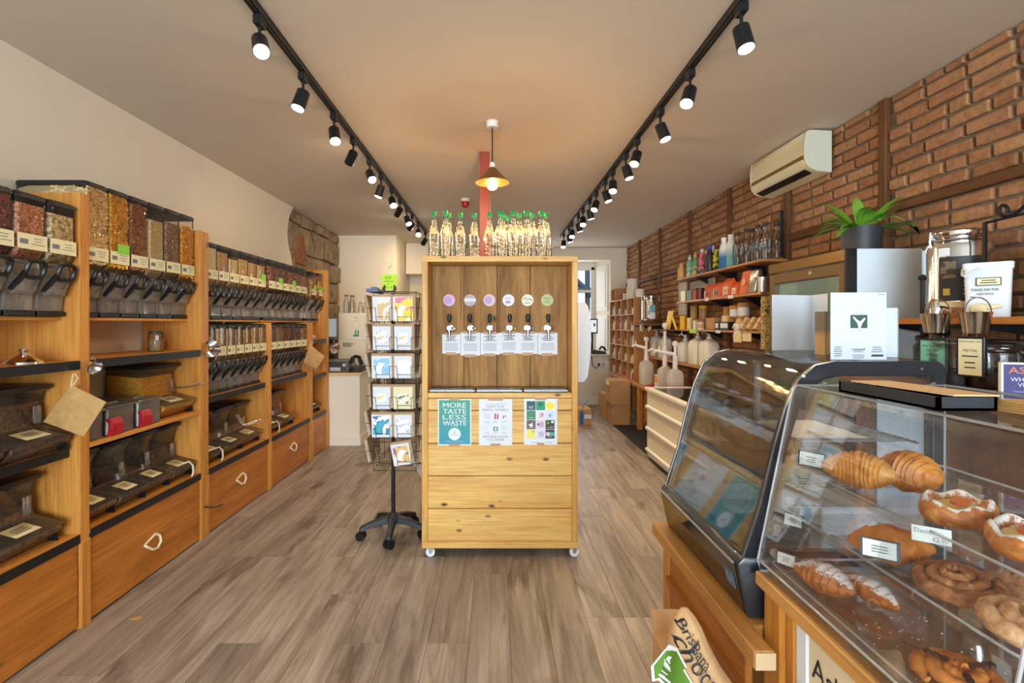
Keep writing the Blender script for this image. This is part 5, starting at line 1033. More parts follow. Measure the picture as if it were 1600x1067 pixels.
for k, (ua, ub, zz) in enumerate(((1118, 1125, 1.312), (1148, 1155.5, 1.312), (1137, 1145, 1.618), (1101, 1107, 1.618))):
    ya, yb = ybox(ua, ub, XS-.004); one('shelf_tag', MB().box((XS-.003, ya, zz), (XS-.001, yb, zz+.028)), PAPER, 'white price tag on the '+['lower shelf below black soaps', 'lower shelf above the hanging cloth', 'middle shelf below the tall orange bag', 'middle shelf below the brown-windowed bag'][k], 'price tag', (XS-.002, ya, zz), 'white price tags')
# yellow easel, pegboard and patterned bag
x, y = 2.02, DX(1050, 2.02); m = MB(); e = thing('yellow_display', 'yellow A-shaped cardboard display left of the shelves', 'display', (x, y, 1.33)); YC = plain('yellow_card', (244, 200, 20), .5)
zA, zB = 1.335, 1.545; MB().prism([(y+.20, zA), (y+.06, zA), (y-.06, zB-.01), (y-.06, zB), (y+.09, zB)], 'x', x-.012, x).build('panel', YC, e); MB().prism([(y-.06, zB-.06), (y-.19, zA), (y-.16, zA), (y-.04, zB-.09)], 'x', x-.02, x-.008).build('strut', YC, e)
wall_shelf('small dark shelf under the yellow display', 1.95, 5.60, 6.06, 1.333, .016, (5.8,), .06, TIMY)
PEG = plain('pegboard', (196, 188, 172), .7)
def pegboard(label, y0, y1, z0, z1, x, nx, nz, ang=0):
    t = thing('pegboard', label, 'pegboard', (x, (y0+y1)/2, z0)); MB().box((x, y0, z0), (x+.012, y1, z1)).build('board', PEG, t); h = MB()
    for i in range(nx):
        for j in range(nz): yy, zz = y0+(i+.5)*(y1-y0)/nx, z0+(j+.5)*(z1-z0)/nz; h.tube([(x-.0005, yy, zz), (x-.001, yy, zz)], [.007, .007], 8)
    o = h.build('holes', INK, t)
pegboard('pale perforated board standing left of the wall shelves', 5.58, 5.80, 1.50, 1.87, 2.16, 3, 6); pegboard('pale perforated strip under the far end of the top shelf', 4.95, 5.56, 1.765, 1.865, 2.2, 7, 1)
pat = art('animal_print', [(90, 80, 54), (206, 170, 96), (120, 104, 70), (226, 214, 180)], 42)
xa, xb = X(1191, 3.62), X(1208, 3.62); pr_ = thing('patterned_roll', 'olive and cream patterned fabric roll hanging beside the fridge', 'fabric', ((xa+xb)/2, 3.63, 1.205)); MB().prism(rrect(xb-xa, .05, .02, 4, (xa+xb)/2, 3.63), 'z', 1.205, 1.60).build('roll', pat, pr_); MB().tube([((xa+xb)/2, 3.63, 1.60), ((xa+xb)/2, 3.65, 1.635), (2.06, 3.805, 1.635)], .004, 5).build('hook', BLACKM, pr_)
# ------------------------------------------------------------------ upright glass-door fridge with plant
fy0, fy1, fxf, ftop = 2.584, 3.325, 1.898, 1.794
fr_ = thing('display_fridge', 'tall upright glass-door fridge against the brick wall', 'fridge', (2.07, 2.95, 0)); FG = plain('fridge_grey', (222, 236, 244), .45); xbk = 2.252
MB().box((fxf, fy0, .02), (xbk, fy0+.03, ftop)).build('side_panel', FG, fr_, bevel=.004); MB().box((fxf, fy1-.03, .02), (xbk, fy1, ftop)).build('side_panel', FG, fr_, bevel=.004)
MB().box((fxf, fy0+.03, ftop-.03), (xbk, fy1-.03, ftop)).build('top_panel', FG, fr_); MB().box((xbk-.03, fy0+.03, .02), (xbk, fy1-.03, ftop-.03)).build('back_panel', plain('fridge_inner', (206, 216, 206), .6), fr_); MB().box((fxf, fy0+.03, 0), (xbk-.03, fy1-.03, .2)).build('plinth', BLACK, fr_)
BRZ = plain('bronze_trim', (150, 116, 70), .25, .85)
MB().box((1.845, fy0+.014, 1.73), (fxf, fy1, ftop)).build('header', BRZ, fr_, bevel=.004); MB().box((1.842, fy0, .2), (fxf, fy0+.014, ftop+.001)).build('front_edge', BLACK, fr_)
dr = MB().box((1.85, fy0+.014, .22), (1.885, fy0+.07, 1.725)).box((1.85, fy1-.06, .22), (1.885, fy1, 1.725)).box((1.85, fy0+.07, 1.66), (1.885, fy1-.06, 1.725)).box((1.85, fy0+.07, .22), (1.885, fy1-.06, .3)).build('door', plain('bronze_door', (128, 100, 66), .35, .7), fr_, bevel=.004)
MB().box((1.862, fy0+.07, .3), (1.868, fy1-.06, 1.66)).build('pane', clear('fridge_glass', (.88, .97, .92), .7, .03, .06, (.7, .85, .78)), dr); MB().cyl((1.85, fy0+.30, 1.695), (1.842, fy0+.30, 1.695), .012, n=14).build('lock', CHROME, dr)
MB().box((1.91, fy0+.05, 1.748), (1.93, fy1-.05, 1.76)).build('added_glow_strip', emis('added_strip_glow', (.85, 1, .92), 5), fr_)  # glowing strip added to brighten the dark interior behind the door glass
for z in (.55, .9, 1.25): MB().box((1.93, fy0+.035, z), (xbk-.035, fy1-.035, z+.008)).build('shelf', STEEL, fr_)
for k in range(3):
    x, y = 2.0, 3.22-.17*k; t = thing('drink_bottle', f'pale capped bottle inside the fridge, {["left", "middle", "right"][k]}', 'bottle', (x, y, 1.2585), 'bottles in the fridge'); MB().lathe([(.038, 1.2585), (.04, 1.40), (.018, 1.46), (.018, 1.48)], (x, y, 0), 16).build('body', plain('milk_pale', (226, 228, 220), .5), t); MB().lathe([(.022, 1.48), (.022, 1.51)], (x, y, 0), 14).build('cap', plain('cap_pale', (214, 190, 170), .5), t)
px_, py_ = X(1346, 2.78), 2.78; pz = ftop+.001
pt = thing('potted_plant', 'leafy green strap-leaved plant in a dark grey pot on the fridge', 'plant', (px_, py_, pz)); POT = plain('pot_grey', (52, 54, 58), .5)
MB().lathe([(.088, pz), (.092, pz+.005), (.098, pz+.145), (.090, pz+.145), (.086, pz+.12), (.001, pz+.12)], (px_, py_, 0), 28).build('pot', POT, pt); MB().lathe([(.087, pz+.118), (.05, pz+.128), (.001, pz+.13)], (px_, py_, 0), 18).build('soil', plain('soil', (50, 36, 26), .9), pt)
def leaf_mat():
    m, n, l, p = nt('leaf_green'); oi = n.new('ShaderNodeObjectInfo'); r = ramp(n, [(0, lin((88, 150, 44))), (.5, lin((124, 186, 58))), (1, lin((166, 214, 92)))]); l.new(oi.outputs['Random'], r.inputs[0]); l.new(r.outputs[0], p.inputs['Base Color']); p.inputs['Roughness'].default_value = .4; p.inputs['Subsurface Weight'].default_value = 0; return m
LF = leaf_mat()
rl = random.Random(4)
for k in range(30):
    a = 2*PI*k/30+rl.uniform(-.25, .25); L = rl.uniform(.18, .29)*(1.15 if math.cos(a) > .5 else 1); lift = rl.uniform(.45, 1.15); w = rl.uniform(.018, .028)
    if k % 5 == 0: lift = 1.35; L = .27
    d = Vector((math.cos(a), math.sin(a), 0)); s = Vector((-d.y, d.x, 0)); c0 = Vector((px_, py_, pz+.12))+d*.02; vs = []; n = 8
    for i in range(n+1):
        t_ = i/n; p = c0+d*(L*t_*math.cos(lift*.6))+Vector((0, 0, L*(math.sin(lift)*t_*1.1-(.95-.3*lift)*t_*t_*.9))); ww = w*(math.sin(PI*min(1, t_*.93+.07))**.7)
        fold = Vector((0, 0, -.25*ww)); vs += [p-s*ww, p+fold, p+s*ww]
    m = MB().add(vs, [(3*i+j, 3*i+3+j, 3*i+4+j, 3*i+1+j) for i in range(n) for j in range(2)]); m.v += [(a_, b_, c_-.0012) for a_, b_, c_ in m.v]; N = 3*(n+1); m.f += [tuple(N+q for q in reversed(f)) for f in list(m.f)]
    m.v = [(min(a_, 2.25), b_, c_) for a_, b_, c_ in m.v]
    m.build('leaf', LF, pt)
# ------------------------------------------------------------------ far right: bench, crates, jugs, boxes, freezer
WT_ = wood('bench_wood', (214, 146, 66), (176, 106, 40), 'y', knots=.4)
b = thing('wooden_bench', 'low wooden bench along the brick wall under the jugs', 'bench', (2.07, 6.6, 0)); MB().box((1.87, 5.22, .555), (2.25, 7.95, .60)).build('bench_top', WT_, b, bevel=.004)
for y in (6.46, 7.8): 
    for x in (1.88, 2.2): MB().box((x, y, 0), (x+.06, y+.07, .555)).build('leg', PINE_Z, b, bevel=.003)
for x in (1.88, 2.2): MB().box((x, 5.26, 0), (x+.05, 5.32, .555)).build('leg', PINE_Z, b, bevel=.003)
MB().box((1.955, 6.475, .1), (2.2, 6.49, .5)).build('end_board', PINE_Z, b)
CRW = wood('crate_wood', (206, 148, 84), (160, 104, 52), 'z', knots=.3, rough=.6); CRY = wood('crate_wood_y', (214, 156, 92), (170, 112, 58), 'y', knots=.3, rough=.6)
cr = thing('crate_shelves', 'pigeonhole unit of stacked wooden crates at the far right', 'shelving', (2.1, 7.55, .6)); cy0, cy1, cx0, cx1, cz1 = 6.85, 8.28, 1.93, 2.25, 1.755
ncol, nrow = 4, 5
for i in range(ncol+1): y = cy0+(cy1-cy0)*i/ncol; MB().box((cx0, y-.012, .601), (cx1, y+.012, cz1)).build('upright', CRW, cr)
for j in range(nrow+1): z = .601+(cz1-.601)*j/nrow; MB().box((cx0+.003, cy0+.013, z), (cx1, cy1-.013, z+.014)).build('shelf', CRY, cr)
MB().box((cx1, cy0, .601), (cx1+.005, cy1, cz1)).build('back_board', CRW, cr)
MB().box((cx0+.002, cy0-.014, .601), (cx1, cy0-.0125, cz1)).build('end_board', CRW, cr)
gm = [plain('goods%d' % i, c, .5) for i, c in enumerate(((226, 214, 190), (190, 190, 196), (206, 170, 120), (170, 60, 50), (232, 226, 210), (150, 130, 110)))]; ri = random.Random(11)
for i in range(ncol):
    for j in range(nrow):
        y = cy0+(cy1-cy0)*(i+.5)/ncol; z = .601+(cz1-.601)*j/nrow+.0145; lab = f'small goods in the crate unit, row {["one", "two", "three", "four", "five"][j]} from the bench, column {["one", "two", "three", "four"][i]} from the left'
        n = 2 if ri.random() < .6 else 1
        for q in range(n):
            yy = y+(q-.5)*.14*(n-1); hh = ri.uniform(.08, .15); r = ri.uniform(.035, .05); x = 1.985; mt = ri.choice(gm)
            t = thing('small_container', f'small {["lidded pot", "bottle"][q] if n == 2 else "tub"} in the crate unit, {["bottom", "second", "third", "fourth", "top"][j]} row, {["nearest", "second", "third", "farthest"][i]} column', 'container', (x, yy, z), 'small goods in the crates')
            if q == 0: MB().lathe([(r, z), (r, z+hh*.8)], (x, yy, 0), 14).build('body', mt, t); MB().lathe([(r*1.05, z+hh*.8), (r*1.05, z+hh)], (x, yy, 0), 14).build('lid', gm[(i+j) % 6], t)
            else: MB().lathe([(r*.8, z), (r*.8, z+hh*.7), (r*.35, z+hh*.9), (r*.35, z+hh*1.1)], (x, yy, 0), 14).build('body', mt, t); MB().lathe([(r*.4, z+hh*1.1), (r*.4, z+hh*1.2)], (x, yy, 0), 10).build('cap', gm[(i+j+1) % 6], t)
RL = plain('tissue_white', (236, 226, 208), .85)
for k, (u, r, z, h, lab) in enumerate(((988, .085, cz1+.015, .16, 'large, below'), (988, .075, cz1+.176, .14, 'large, on top'), (1000, .06, cz1+.015, .12, 'small, nearer'), (979, .055, cz1+.015, .1, 'small, farther'))):
    x = 2.06; y = DX(u, x); y = min(max(y, cy0+.09), cy1-.08); m = MB().lathe([(.02, z), (r, z), (r, z+h), (.02, z+h)], (x, y, 0), 22, cap=False); m.lathe([(.02, z+h), (.02, z)], (x, y, 0), 22, cap=False)
    one('paper_roll', m, RL, f'white paper roll on the crate unit, {lab}', 'paper roll', (x, y, z), 'paper rolls', bevel=0)
oc = thing('open_crate', 'open wooden crate on top of the far crate unit', 'crate', (2.1, 8.12, cz1+.015)); zq = cz1+.0145
for lo, hi in (((1.94, 8.0, zq), (2.24, 8.26, zq+.012)), ((1.94, 8.0, zq+.19), (2.24, 8.26, zq+.2)), ((1.94, 8.0, zq+.012), (2.24, 8.012, zq+.19)), ((1.94, 8.248, zq+.012), (2.24, 8.26, zq+.19))): MB().box(lo, hi).build('board', CRY, oc)
# far steel drum on its shelf
wall_shelf('short wall shelf holding the far steel drum', 1.84, 6.12, 6.72, 1.405, .03, (6.3, 6.6), .08, TIMY)
def fusti(label, x, y, z, r, h, lab=True):
    t = thing('steel_drum', label, 'steel drum', (x, y, z)); MB().lathe([(r*.94, z+.001), (r, z+.012), (r, z+h*.16), (r*1.015, z+h*.18), (r, z+h*.2), (r, z+h*.78), (r*.97, z+h*.83), (r*.74, z+h*.87), (r*.7, z+h*.90)], (x, y, 0), 36).build('barrel', CHROME, t)
    MB().lathe([(r*.74, z+h*.90), (r*.78, z+h*.92), (r*.78, z+h*.97), (r*.7, z+h*.99), (r*.05, z+h)], (x, y, 0), 30).build('lid', CHROME, t)
    for s in (-1, 1): MB().tube([(x+s*r*.72, y, z+h*.93), (x+s*r*1.0, y, z+h*.97), (x+s*r*1.02, y, z+h*.86), (x+s*r*.98, y, z+h*.80)], r*.035, 6).build('handle', CHROME, t)
    return t
ft = fusti('far steel drum with blue sticker beside the crate unit', 2.03, 6.42, 1.405, .115, .36); MB().box((1.985, 6.298, 1.55), (2.045, 6.303, 1.64)).build('sticker', plain('sticker_blue', (100, 170, 200), .5), ft); MB().box((1.985, 6.298, 1.46), (2.045, 6.303, 1.545)).build('sticker', PAPER, ft)
MB().tube([(1.93, 6.36, 1.44), (1.86, 6.3, 1.44), (1.85, 6.29, 1.41)], [.012, .012, .01], 8).build('tap', CHROME, ft)
for k, (u, y) in enumerate(((1003, 6.2), (1016, 6.16))):
    x = X(u, y); t = thing('hanging_cup', f'small steel cup hanging below the far drum, {"left" if k == 0 else "right"}', 'cup', (x, y, 1.30), 'hanging steel cups'); MB().tube([(x-.01, y-.02, 1.31), (x+.005, y, 1.38)], [.022, .03], 16).build('cup', CHROME, t); MB().tube([(x-.02, y, 1.375), (x, y, 1.41), (x+.02, y, 1.38)], .002, 4).build('bail', CHROME, t)
# jugs with pumps
JW = plain('pump_white', (240, 236, 228), .35)
def jugbody(t, x, y, z, w, d_, h, mat, liq=None, lf=.4):
    zb = z+.001; rr = []
    for zz, s in ((0, .92), (.012, 1), (h*.68, 1), (h*.82, .86), (h*.9, .45), (h*.93, .3)): rr.append([(a, b_, zb+zz) for a, b_ in rrect(w*s, d_*s, min(w, d_)*s*.22, 3, x, y)])
    MB().rings(rr).build('can', mat, t)
    if liq: MB().rings([[(a, b_, zb+zz) for a, b_ in rrect(w*.95, d_*.95, min(w, d_)*.2, 3, x, y)] for zz in (.006, h*lf)]).build('liquid', liq, t)
    MB().lathe([(w*.17, zb+h*.92), (w*.17, zb+h)], (x, y, 0), 16).build('collar', JW, t)
def pump(t, x, y, z0, z1, r, sl, zs, d=(-1, .1)):
    MB().tube([(x, y, z0), (x, y, z0+(z1-z0)*.45), (x, y, z0+(z1-z0)*.46), (x, y, z1-.03)], [r*1.25, r*1.25, r*.75, r*.75], 12).build('pump_tube', JW, t); MB().lathe([(.002, z1-.06), (r*1.2, z1-.045), (r*1.5, z1-.02), (r*1.2, z1+.004), (.002, z1+.012)], (x, y, 0), 14).build('pump_knob', JW, t)
    if sl: dd = Vector((d[0], d[1], 0)).normalized(); p = Vector((x, y, zs)); MB().tube([p, p+dd*sl+Vector((0, 0, .04)), p+dd*(sl+.02)+Vector((0, 0, .015))], [r, r*.7, r*.6], 10).tube([p+dd*sl*.8+Vector((0, 0, .03)), p+dd*sl*.85+Vector((0, 0, .09))], r*.4, 6).build('pump_spout', JW, t)
JC = clear('jug_plastic', (.96, .94, .88), .4, .2, .45, (.95, .92, .84)); JWH = plain('jug_white', (242, 236, 220), .5); RLQ = plain('red_liquid', (226, 110, 86), .3); CLQ = plain('cream_liquid', (232, 220, 196), .3)
j = [(1010, 1.975, .17, .15, .35, 'milky jug with tall white pump, farthest of the front row', CLQ, .6, .62, .16), (1039, 1.975, .16, .13, .33, 'translucent jug with the tallest white pump in the front row', CLQ, .25, .80, .16), (1055, 1.975, .16, .14, .33, 'translucent jug of red liquid with white pump, nearest', RLQ, .4, .60, .2)]
for (u, x, w, d_, h, lab, lq, lf, ph_, sl) in j:
    y = DX(u, x); t = thing('pump_jug', lab, 'jug', (x, y, .6), 'pump jugs on the bench'); jugbody(t, x, y, .6, w, d_, h, JC, lq, lf); pump(t, x, y, .6+h, .6+ph_, .022, sl, .6+h+.13, (-.9, .35))
jl = thing('jug_label_card', 'orange and white framed label card leaning between jugs', 'card', (1.90, 5.75, .6)); MB().box((1.893, 5.72, .602), (1.90, 5.86, .80)).build('card', PAPER, jl, bevel=.002); MB().box((1.891, 5.73, .71), (1.893, 5.85, .79)).build('orange_panel', plain('label_orange', (232, 160, 30), .5), jl)
one('red_canister', MB().lathe([(.03, .601), (.032, .62), (.028, .66), (.01, .67)], (1.90, 5.98, 0), 14), plain('cap_red', (200, 40, 40), .4), 'small red canister on the bench edge beside the jugs', 'canister', (1.90, 5.98, .601))
wall_shelf('raised back shelf holding white jerrycans', 2.085, 4.75, 6.74, .965, .03, (5.2, 6.2), .08, BOARD_Y)
for k, (y, w, h, lab) in enumerate(((6.62, .16, .30, 'farthest'), (6.3, .15, .28, 'second farthest'), (5.62, .15, .26, 'middle'), (5.28, .2, .30, 'second nearest'), (5.0, .2, .30, 'nearest'))):
    x = 2.172; t = thing('jerrycan', f'white plastic jerrycan on the raised back shelf, {lab}', 'jerrycan', (x, y, .966), 'jerrycans on the raised shelf'); jugbody(t, x, y, .965, .15, w, h, JWH); pump(t, x, y, .965+h, .965+h+.04, .010, .05, .965+h+.02)
# goods under and around the bench
def cbox_(label, lo, hi, tp=True, extra=None):
    t = thing('cardboard_box', label, 'box', ((lo[0]+hi[0])/2, (lo[1]+hi[1])/2, lo[2]), 'cardboard boxes'); MB().box(lo, hi).build('carton', CARD, t, bevel=.004)
    if tp: MB().box((lo[0]+(hi[0]-lo[0])*.42, lo[1]-.001, hi[2]-.05), (lo[0]+(hi[0]-lo[0])*.58, hi[1], hi[2]+.001)).build('tape', TAPE, t)
    return t
t = cbox_('upper cardboard box of the stack beside the bench', (1.60, 6.78, .285), (1.862, 7.18, .61)); m = MB(); lines_on(m, (1.599, 6.95, .5), (0, -1, 0), (0, 0, 1), .2, .12, 4); m.build('print', plain('box_print', (140, 96, 52), .8), t, smooth=0); MB().add([(1.5985, 7.12, .53), (1.5985, 6.9, .53), (1.5985, 6.9, .6), (1.5985, 7.12, .6)], [(0, 1, 2, 3)]).build('label', CREAM, t, smooth=0)
cbox_('lower cardboard box of the stack beside the bench', (1.62, 6.80, 0), (1.866, 7.15, .284)); cbox_('cardboard box standing behind the stacked boxes', (1.60, 7.25, 0), (1.80, 7.6, .36))
t = cbox_('cardboard box with white label on the floor by the tap cabinet', (.86, 6.8, 0), (1.33, 7.15, .22), False); MB().box((X(913, 6.8), 6.797, .09), (X(924, 6.8), 6.799, .145)).build('label', PAPER, t); MB().box((X(911.5, 6.8)-.05, 6.793, .01), (X(911.5, 6.8), 6.799, .19)).build('blue_strap', plain('strap_blue', (20, 100, 190), .4), t); MB().tube([(X(909, 6.8), 6.79, .19), (X(910, 6.8), 6.79, .26), (X(915, 6.8), 6.79, .31), (X(920, 6.8), 6.8, .335)], .004, 5).build('strap_end', plain('strap_blue', (20, 100, 190), .4), t)
cbox_('tall cardboard box mostly hidden behind the tap cabinet', (.75, 7.2, 0), (1.13, 7.6, .30), False)
one('floor_mat', MB().box((1.62, 5.15, .0005), (2.05, 6.77, .008)), plain('mat_black', (28, 28, 30), .9), 'black rubber floor mat in front of the bench', 'mat', (1.85, 6, 0), bevel=.002)
fz = thing('chest_freezer', 'white chest freezer with sliding glass lid and ribbed front', 'freezer', (1.88, 4.0, 0)); FW = plain('freezer_white', (238, 228, 206), .4); f0, f1, xf0, xf1, fzt = 3.37, 5.10, 1.56, 2.235, .745
MB().box((xf0+.012, f0, .04), (xf1, f1, fzt-.03)).build('body', FW, fz, bevel=.006); MB().box((xf0+.03, f0+.02, 0), (xf1-.02, f1-.02, .04)).build('plinth', BLACK, fz)
for z in (.54, .32, .10): MB().prism([(xf0+.012, z-.02), (xf0-.006, z-.012), (xf0-.01, z+.004), (xf0-.006, z+.018), (xf0+.012, z+.024)], 'y', f0, f1).build('bumper', WHITE, fz, bevel=.003)
MB().box((xf0-.01, f0-.004, fzt-.03), (xf0+.05, f1+.004, fzt)).box((xf1-.05, f0-.004, fzt-.03), (xf1, f1+.004, fzt)).box((xf0+.05, f0-.004, fzt-.03), (xf1-.05, f0+.05, fzt)).box((xf0+.05, f1-.05, fzt-.03), (xf1-.05, f1+.004, fzt)).build('rim', WHITE, fz, bevel=.004)
MB().box((xf0+.05, f0+.05, fzt-.012), (xf1-.05, f1-.05, fzt-.006)).build('lid_glass', clear('smoked_lid', (.55, .52, .5), 1.0, .05, .12, (.25, .22, .2)), fz); MB().box((xf0+.06, f0+.06, fzt-.03), (xf1-.06, f1-.06, fzt-.0285)).build('contents', art('frozen_goods', [(80, 66, 56), (190, 180, 170), (120, 90, 70), (60, 54, 50)], 9), fz)
for k, (ch, c) in enumerate((('U', (206, 60, 60)), ('V', (90, 150, 70)), ('O', (206, 70, 60)), ('L', (120, 160, 70)), ('I', (226, 170, 60)), ('Y', (206, 50, 60)))):
    m = MB(); text_on(m, ch, (xf0+.0105, 3.98-.11*k, .64), (0, -1, 0), (0, 0, 1), .085, .06); m.build('lettering', plain('ice%d' % k, c, .5), fz, smooth=0)
# wall sockets, small monitor, phone on the sill
so = thing('wall_sockets', 'white double socket and plug on the back wall', 'socket', (X(941, YB), YB, Z(570, YB))); MB().box((X(931, YB), YB-.012, Z(573, YB)), (X(952, YB), YB-.001, Z(566, YB))).build('plate', WHITE, so, bevel=.003); MB().cyl((X(935, YB), YB-.012, Z(569, YB)), (X(935, YB), YB-.05, Z(569, YB)), .022, n=12).build('plug', BLACK, so); MB().cyl((X(942.5, YB), YB-.012, Z(569, YB)), (X(942.5, YB), YB-.02, Z(569, YB)), .03, n=16).build('timer', plain('timer_grey', (190, 186, 178), .5), so); MB().tube([(X(935, YB), YB-.03, Z(571, YB)), (X(930, YB), YB-.02, Z(576, YB)), (X(925, YB), YB-.03, Z(570, YB)), (X(923.5, YB), YB-.04, Z(556, YB))], .006, 5).build('flex', BLACK, so)
ym = 8.55; mo = thing('monitor', 'small black monitor on the window sill', 'monitor', (X(926, ym), ym, .873)); MB().box((X(908, ym), ym, Z(521, ym)), (X(934, ym), ym+.03, Z(498, ym))).build('bezel', BLACK, mo, bevel=.004); MB().box((X(909, ym), ym-.002, Z(519, ym)), (X(932, ym), ym, Z(500, ym))).build('display', emis('monitor_white', (.85, .9, .92), .9), mo); MB().box((X(922, ym), ym+.005, .873), (X(927, ym), ym+.025, Z(520, ym))).build('stand', BLACK, mo); MB().box((X(927.5, ym), ym-.003, Z(510, ym)), (X(930, ym), ym-.002, Z(505, ym))).build('icon', INK, mo)
ym = 8.53; tl = thing('card_terminal', 'dark card terminal and handset on the window sill', 'terminal', (X(935, ym), ym, .873)); MB().prism([(X(924, ym), .873), (X(947, ym), .873), (X(945, ym), .92), (X(924, ym), .95)], 'y', ym-.05, ym+.04).build('base', plain('terminal_dark', (52, 46, 42), .5), tl, bevel=.005); MB().tube([(X(936, ym), ym-.02, .95), (X(939, ym), ym-.02, 1.0), (X(943, ym), ym-.02, .99), (X(946, ym), ym-.02, .93)], .018, 8).build('handset', BLACK, tl)
# ------------------------------------------------------------------ near right: oil shelf on the brick wall
sh = wall_shelf('wooden wall shelf carrying the steel drum and white tub', 1.90, .9, 2.52, 1.425, .028, (1.3, 2.0, 2.45), .06, wood('oil_shelf', (206, 134, 62), (164, 94, 34), 'y'))
dx_, dy_ = X(1497, 2.25), 2.25; d1 = fusti('large polished steel drum with black poster beside the fridge', dx_, dy_, 1.425, .127, .40)
# black poster wrapped on the drum
def wrap(a0, a1, z0, z1, r): return lambda s, t: (dx_+r*math.cos(a0+(a1-a0)*s), dy_+r*math.sin(a0+(a1-a0)*s), z0+(z1-z0)*t)
A0, A1 = math.radians(198), math.radians(262)
MB().sheet(wrap(A0, A1, 1.50, 1.695, .1305), 10, 1).build('poster', plain('poster_black', (42, 42, 44), .5), d1); MB().sheet(wrap(A0+.05, A0+.45, 1.60, 1.675, .1310), 6, 1).build('portrait', art('portrait', [(120, 104, 84), (60, 56, 54), (160, 140, 110)], 26), d1); MB().sheet(wrap(A0+.12, A0+.30, 1.525, 1.555, .1310), 4, 1).build('gold_badge', plain('badge_gold', (196, 166, 70), .5), d1)
m = MB()
for k in range(8): m.sheet(wrap(A0+.62, A0+.62+random.uniform(.28, .44), 1.528+.018*k, 1.533+.018*k, .1310), 4, 1)
m.build('print', plain('print_grey', (170, 170, 168), .6), d1); MB().sheet(wrap(A0, A0+.3, 1.70, 1.735, .1305), 5, 1).build('white_label', PAPER, d1); MB().sheet(wrap(A0+.02, A0+.75, 1.472, 1.497, .1305), 6, 1).build('name_strip', CREAM, d1)
tx, ty = X(1463, 2.05), 2.05
MB().tube([(tx+.07, ty+.03, 1.455), (tx+.02, ty+.01, 1.458), (tx, ty, 1.455), (tx-.008, ty-.004, 1.42)], [.016, .018, .022, .014], 12).build('tap', CHROME, d1); MB().tube([(tx, ty, 1.455), (tx, ty, 1.50)], [.012, .008], 10).build('tap_handle', CHROME, d1)
# white tub, turned to face the room
wt = thing('white_tub', 'white plastic tub with tap and handwritten note on the wall shelf', 'tub', (2.0, 2.0, 1.425), world=False, rot=(0, 0, -PI/4)); TW = plain('tub_white', (222, 228, 232), .4); L0 = dict(org=(0, 0, 0)); tw, td = .142, .12
MB().rings([[(p, q, z) for p, q in rrect(tw*k, td*k, .015, 4)] for z, k in ((.001, .88), (.005, .90), (.195, .98))]).build('body', TW, wt, **L0); MB().rings([[(p, q, z) for p, q in rrect(tw*k, td*k, .015, 4)] for z, k in ((.192, 1.03), (.214, 1.05), (.219, 1.01))]).build('lid', TW, wt, **L0)
MB().tube([(-.074, 0, .20), (-.074, -.05, .172), (-.066, -.066, .165), (-.02, -.066, .198)], .005, 6).build('bail_handle', TW, wt, **L0)
yl = -td/2*.985; MB().box((-.034, yl-.003, .126), (.038, yl, .158)).build('name_plate', BLACK, wt, **L0); MB().box((-.031, yl-.004, .129), (.035, yl-.003, .155)).build('name_card', CREAM, wt, **L0); m = MB(); lines_on(m, (.002, yl-.0045, .142), R_, U_, .05, .018, 2); text_on(m, 'PLEASE ASK FOR', (-.008, yl-.001, .110), R_, U_, .010, .078); text_on(m, 'ASSISTANCE', (-.008, yl-.0005, .093), R_, U_, .008, .05); m.build('lettering', INK, wt, smooth=0, **L0)
MB().tube([(-.03, yl+.006, .03), (-.015, yl-.02, .035), (0, yl-.03, .03)], [.024, .022, .018], 12).build('tap', CREAM, wt, **L0); MB().tube([(0, yl-.032, .038), (.04, yl-.034, .044)], [.009, .007], 8).build('tap_lever', CREAM, wt, **L0)
def bucket(label, x, y, zt, r, h):
    t = thing('small_bucket', label, 'bucket', (x, y, zt-h), 'small steel buckets'); MB().lathe([(.001, zt-h), (r*.72, zt-h), (r*.74, zt-h+.003), (r, zt-.004), (r*1.05, zt), (r*.98, zt), (r*.72, zt-h+.006), (.001, zt-h+.006)], (x, y, 0), 24, cap=False).build('pail', CHROME, t)
    MB().tube([(x+r*1.05*math.cos(a), y-.01, zt+r*1.15*math.sin(a)) for a in [PI*k/10 for k in range(11)]], .0022, 5).build('bail', CHROME, t); MB().tube([(x, y-.01, zt+r*1.14), (x, y+.02, zt+r*1.2)], .002, 4).build('hook', CHROME, t)
bucket('small steel bucket hanging under the drum tap', X(1462, 2.02), 2.02, Z(490, 2.02), .05, .078); bucket('small steel bucket hanging under the white tub tap', X(1524, 1.86), 1.86, Z(487.5, 1.86), .048, .08)
kb = thing('kraft_parcel', 'brown paper packet with handwriting at the right edge of the wall shelf', 'parcel', (2.09, 1.80, 1.425), world=False, rot=(0, 0, -PI/4)); MB().box((-.075, -.05, .001), (.075, .05, .245)).build('packet', KRAFT, kb, bevel=.006, **L0); MB().box((-.065, -.02, .246), (.07, .03, .32)).build('folded_top', KRAFT, kb, bevel=.003, **L0)
MB().box((-.074, -.052, .07), (.075, -.0505, .112)).build('label', PAPER, kb, **L0); m = MB(); text_on(m, 'ESCENTA', (-.01, -.0525, .088), R_, U_, .016, .09); m.build('lettering', plain('letter_red', (170, 70, 60), .6), kb, smooth=0, **L0); m = MB(); lines_on(m, (-.02, -.051, .18), R_, U_, .07, .07, 3, .5, .003); m.build('handwriting', INK, kb, smooth=0, **L0)
MB().cyl((-.03, -.053, .04), (-.03, -.08, .04), .022, n=14).build('tap_knob', plain('knob_red', (170, 40, 36), .4), kb, **L0)
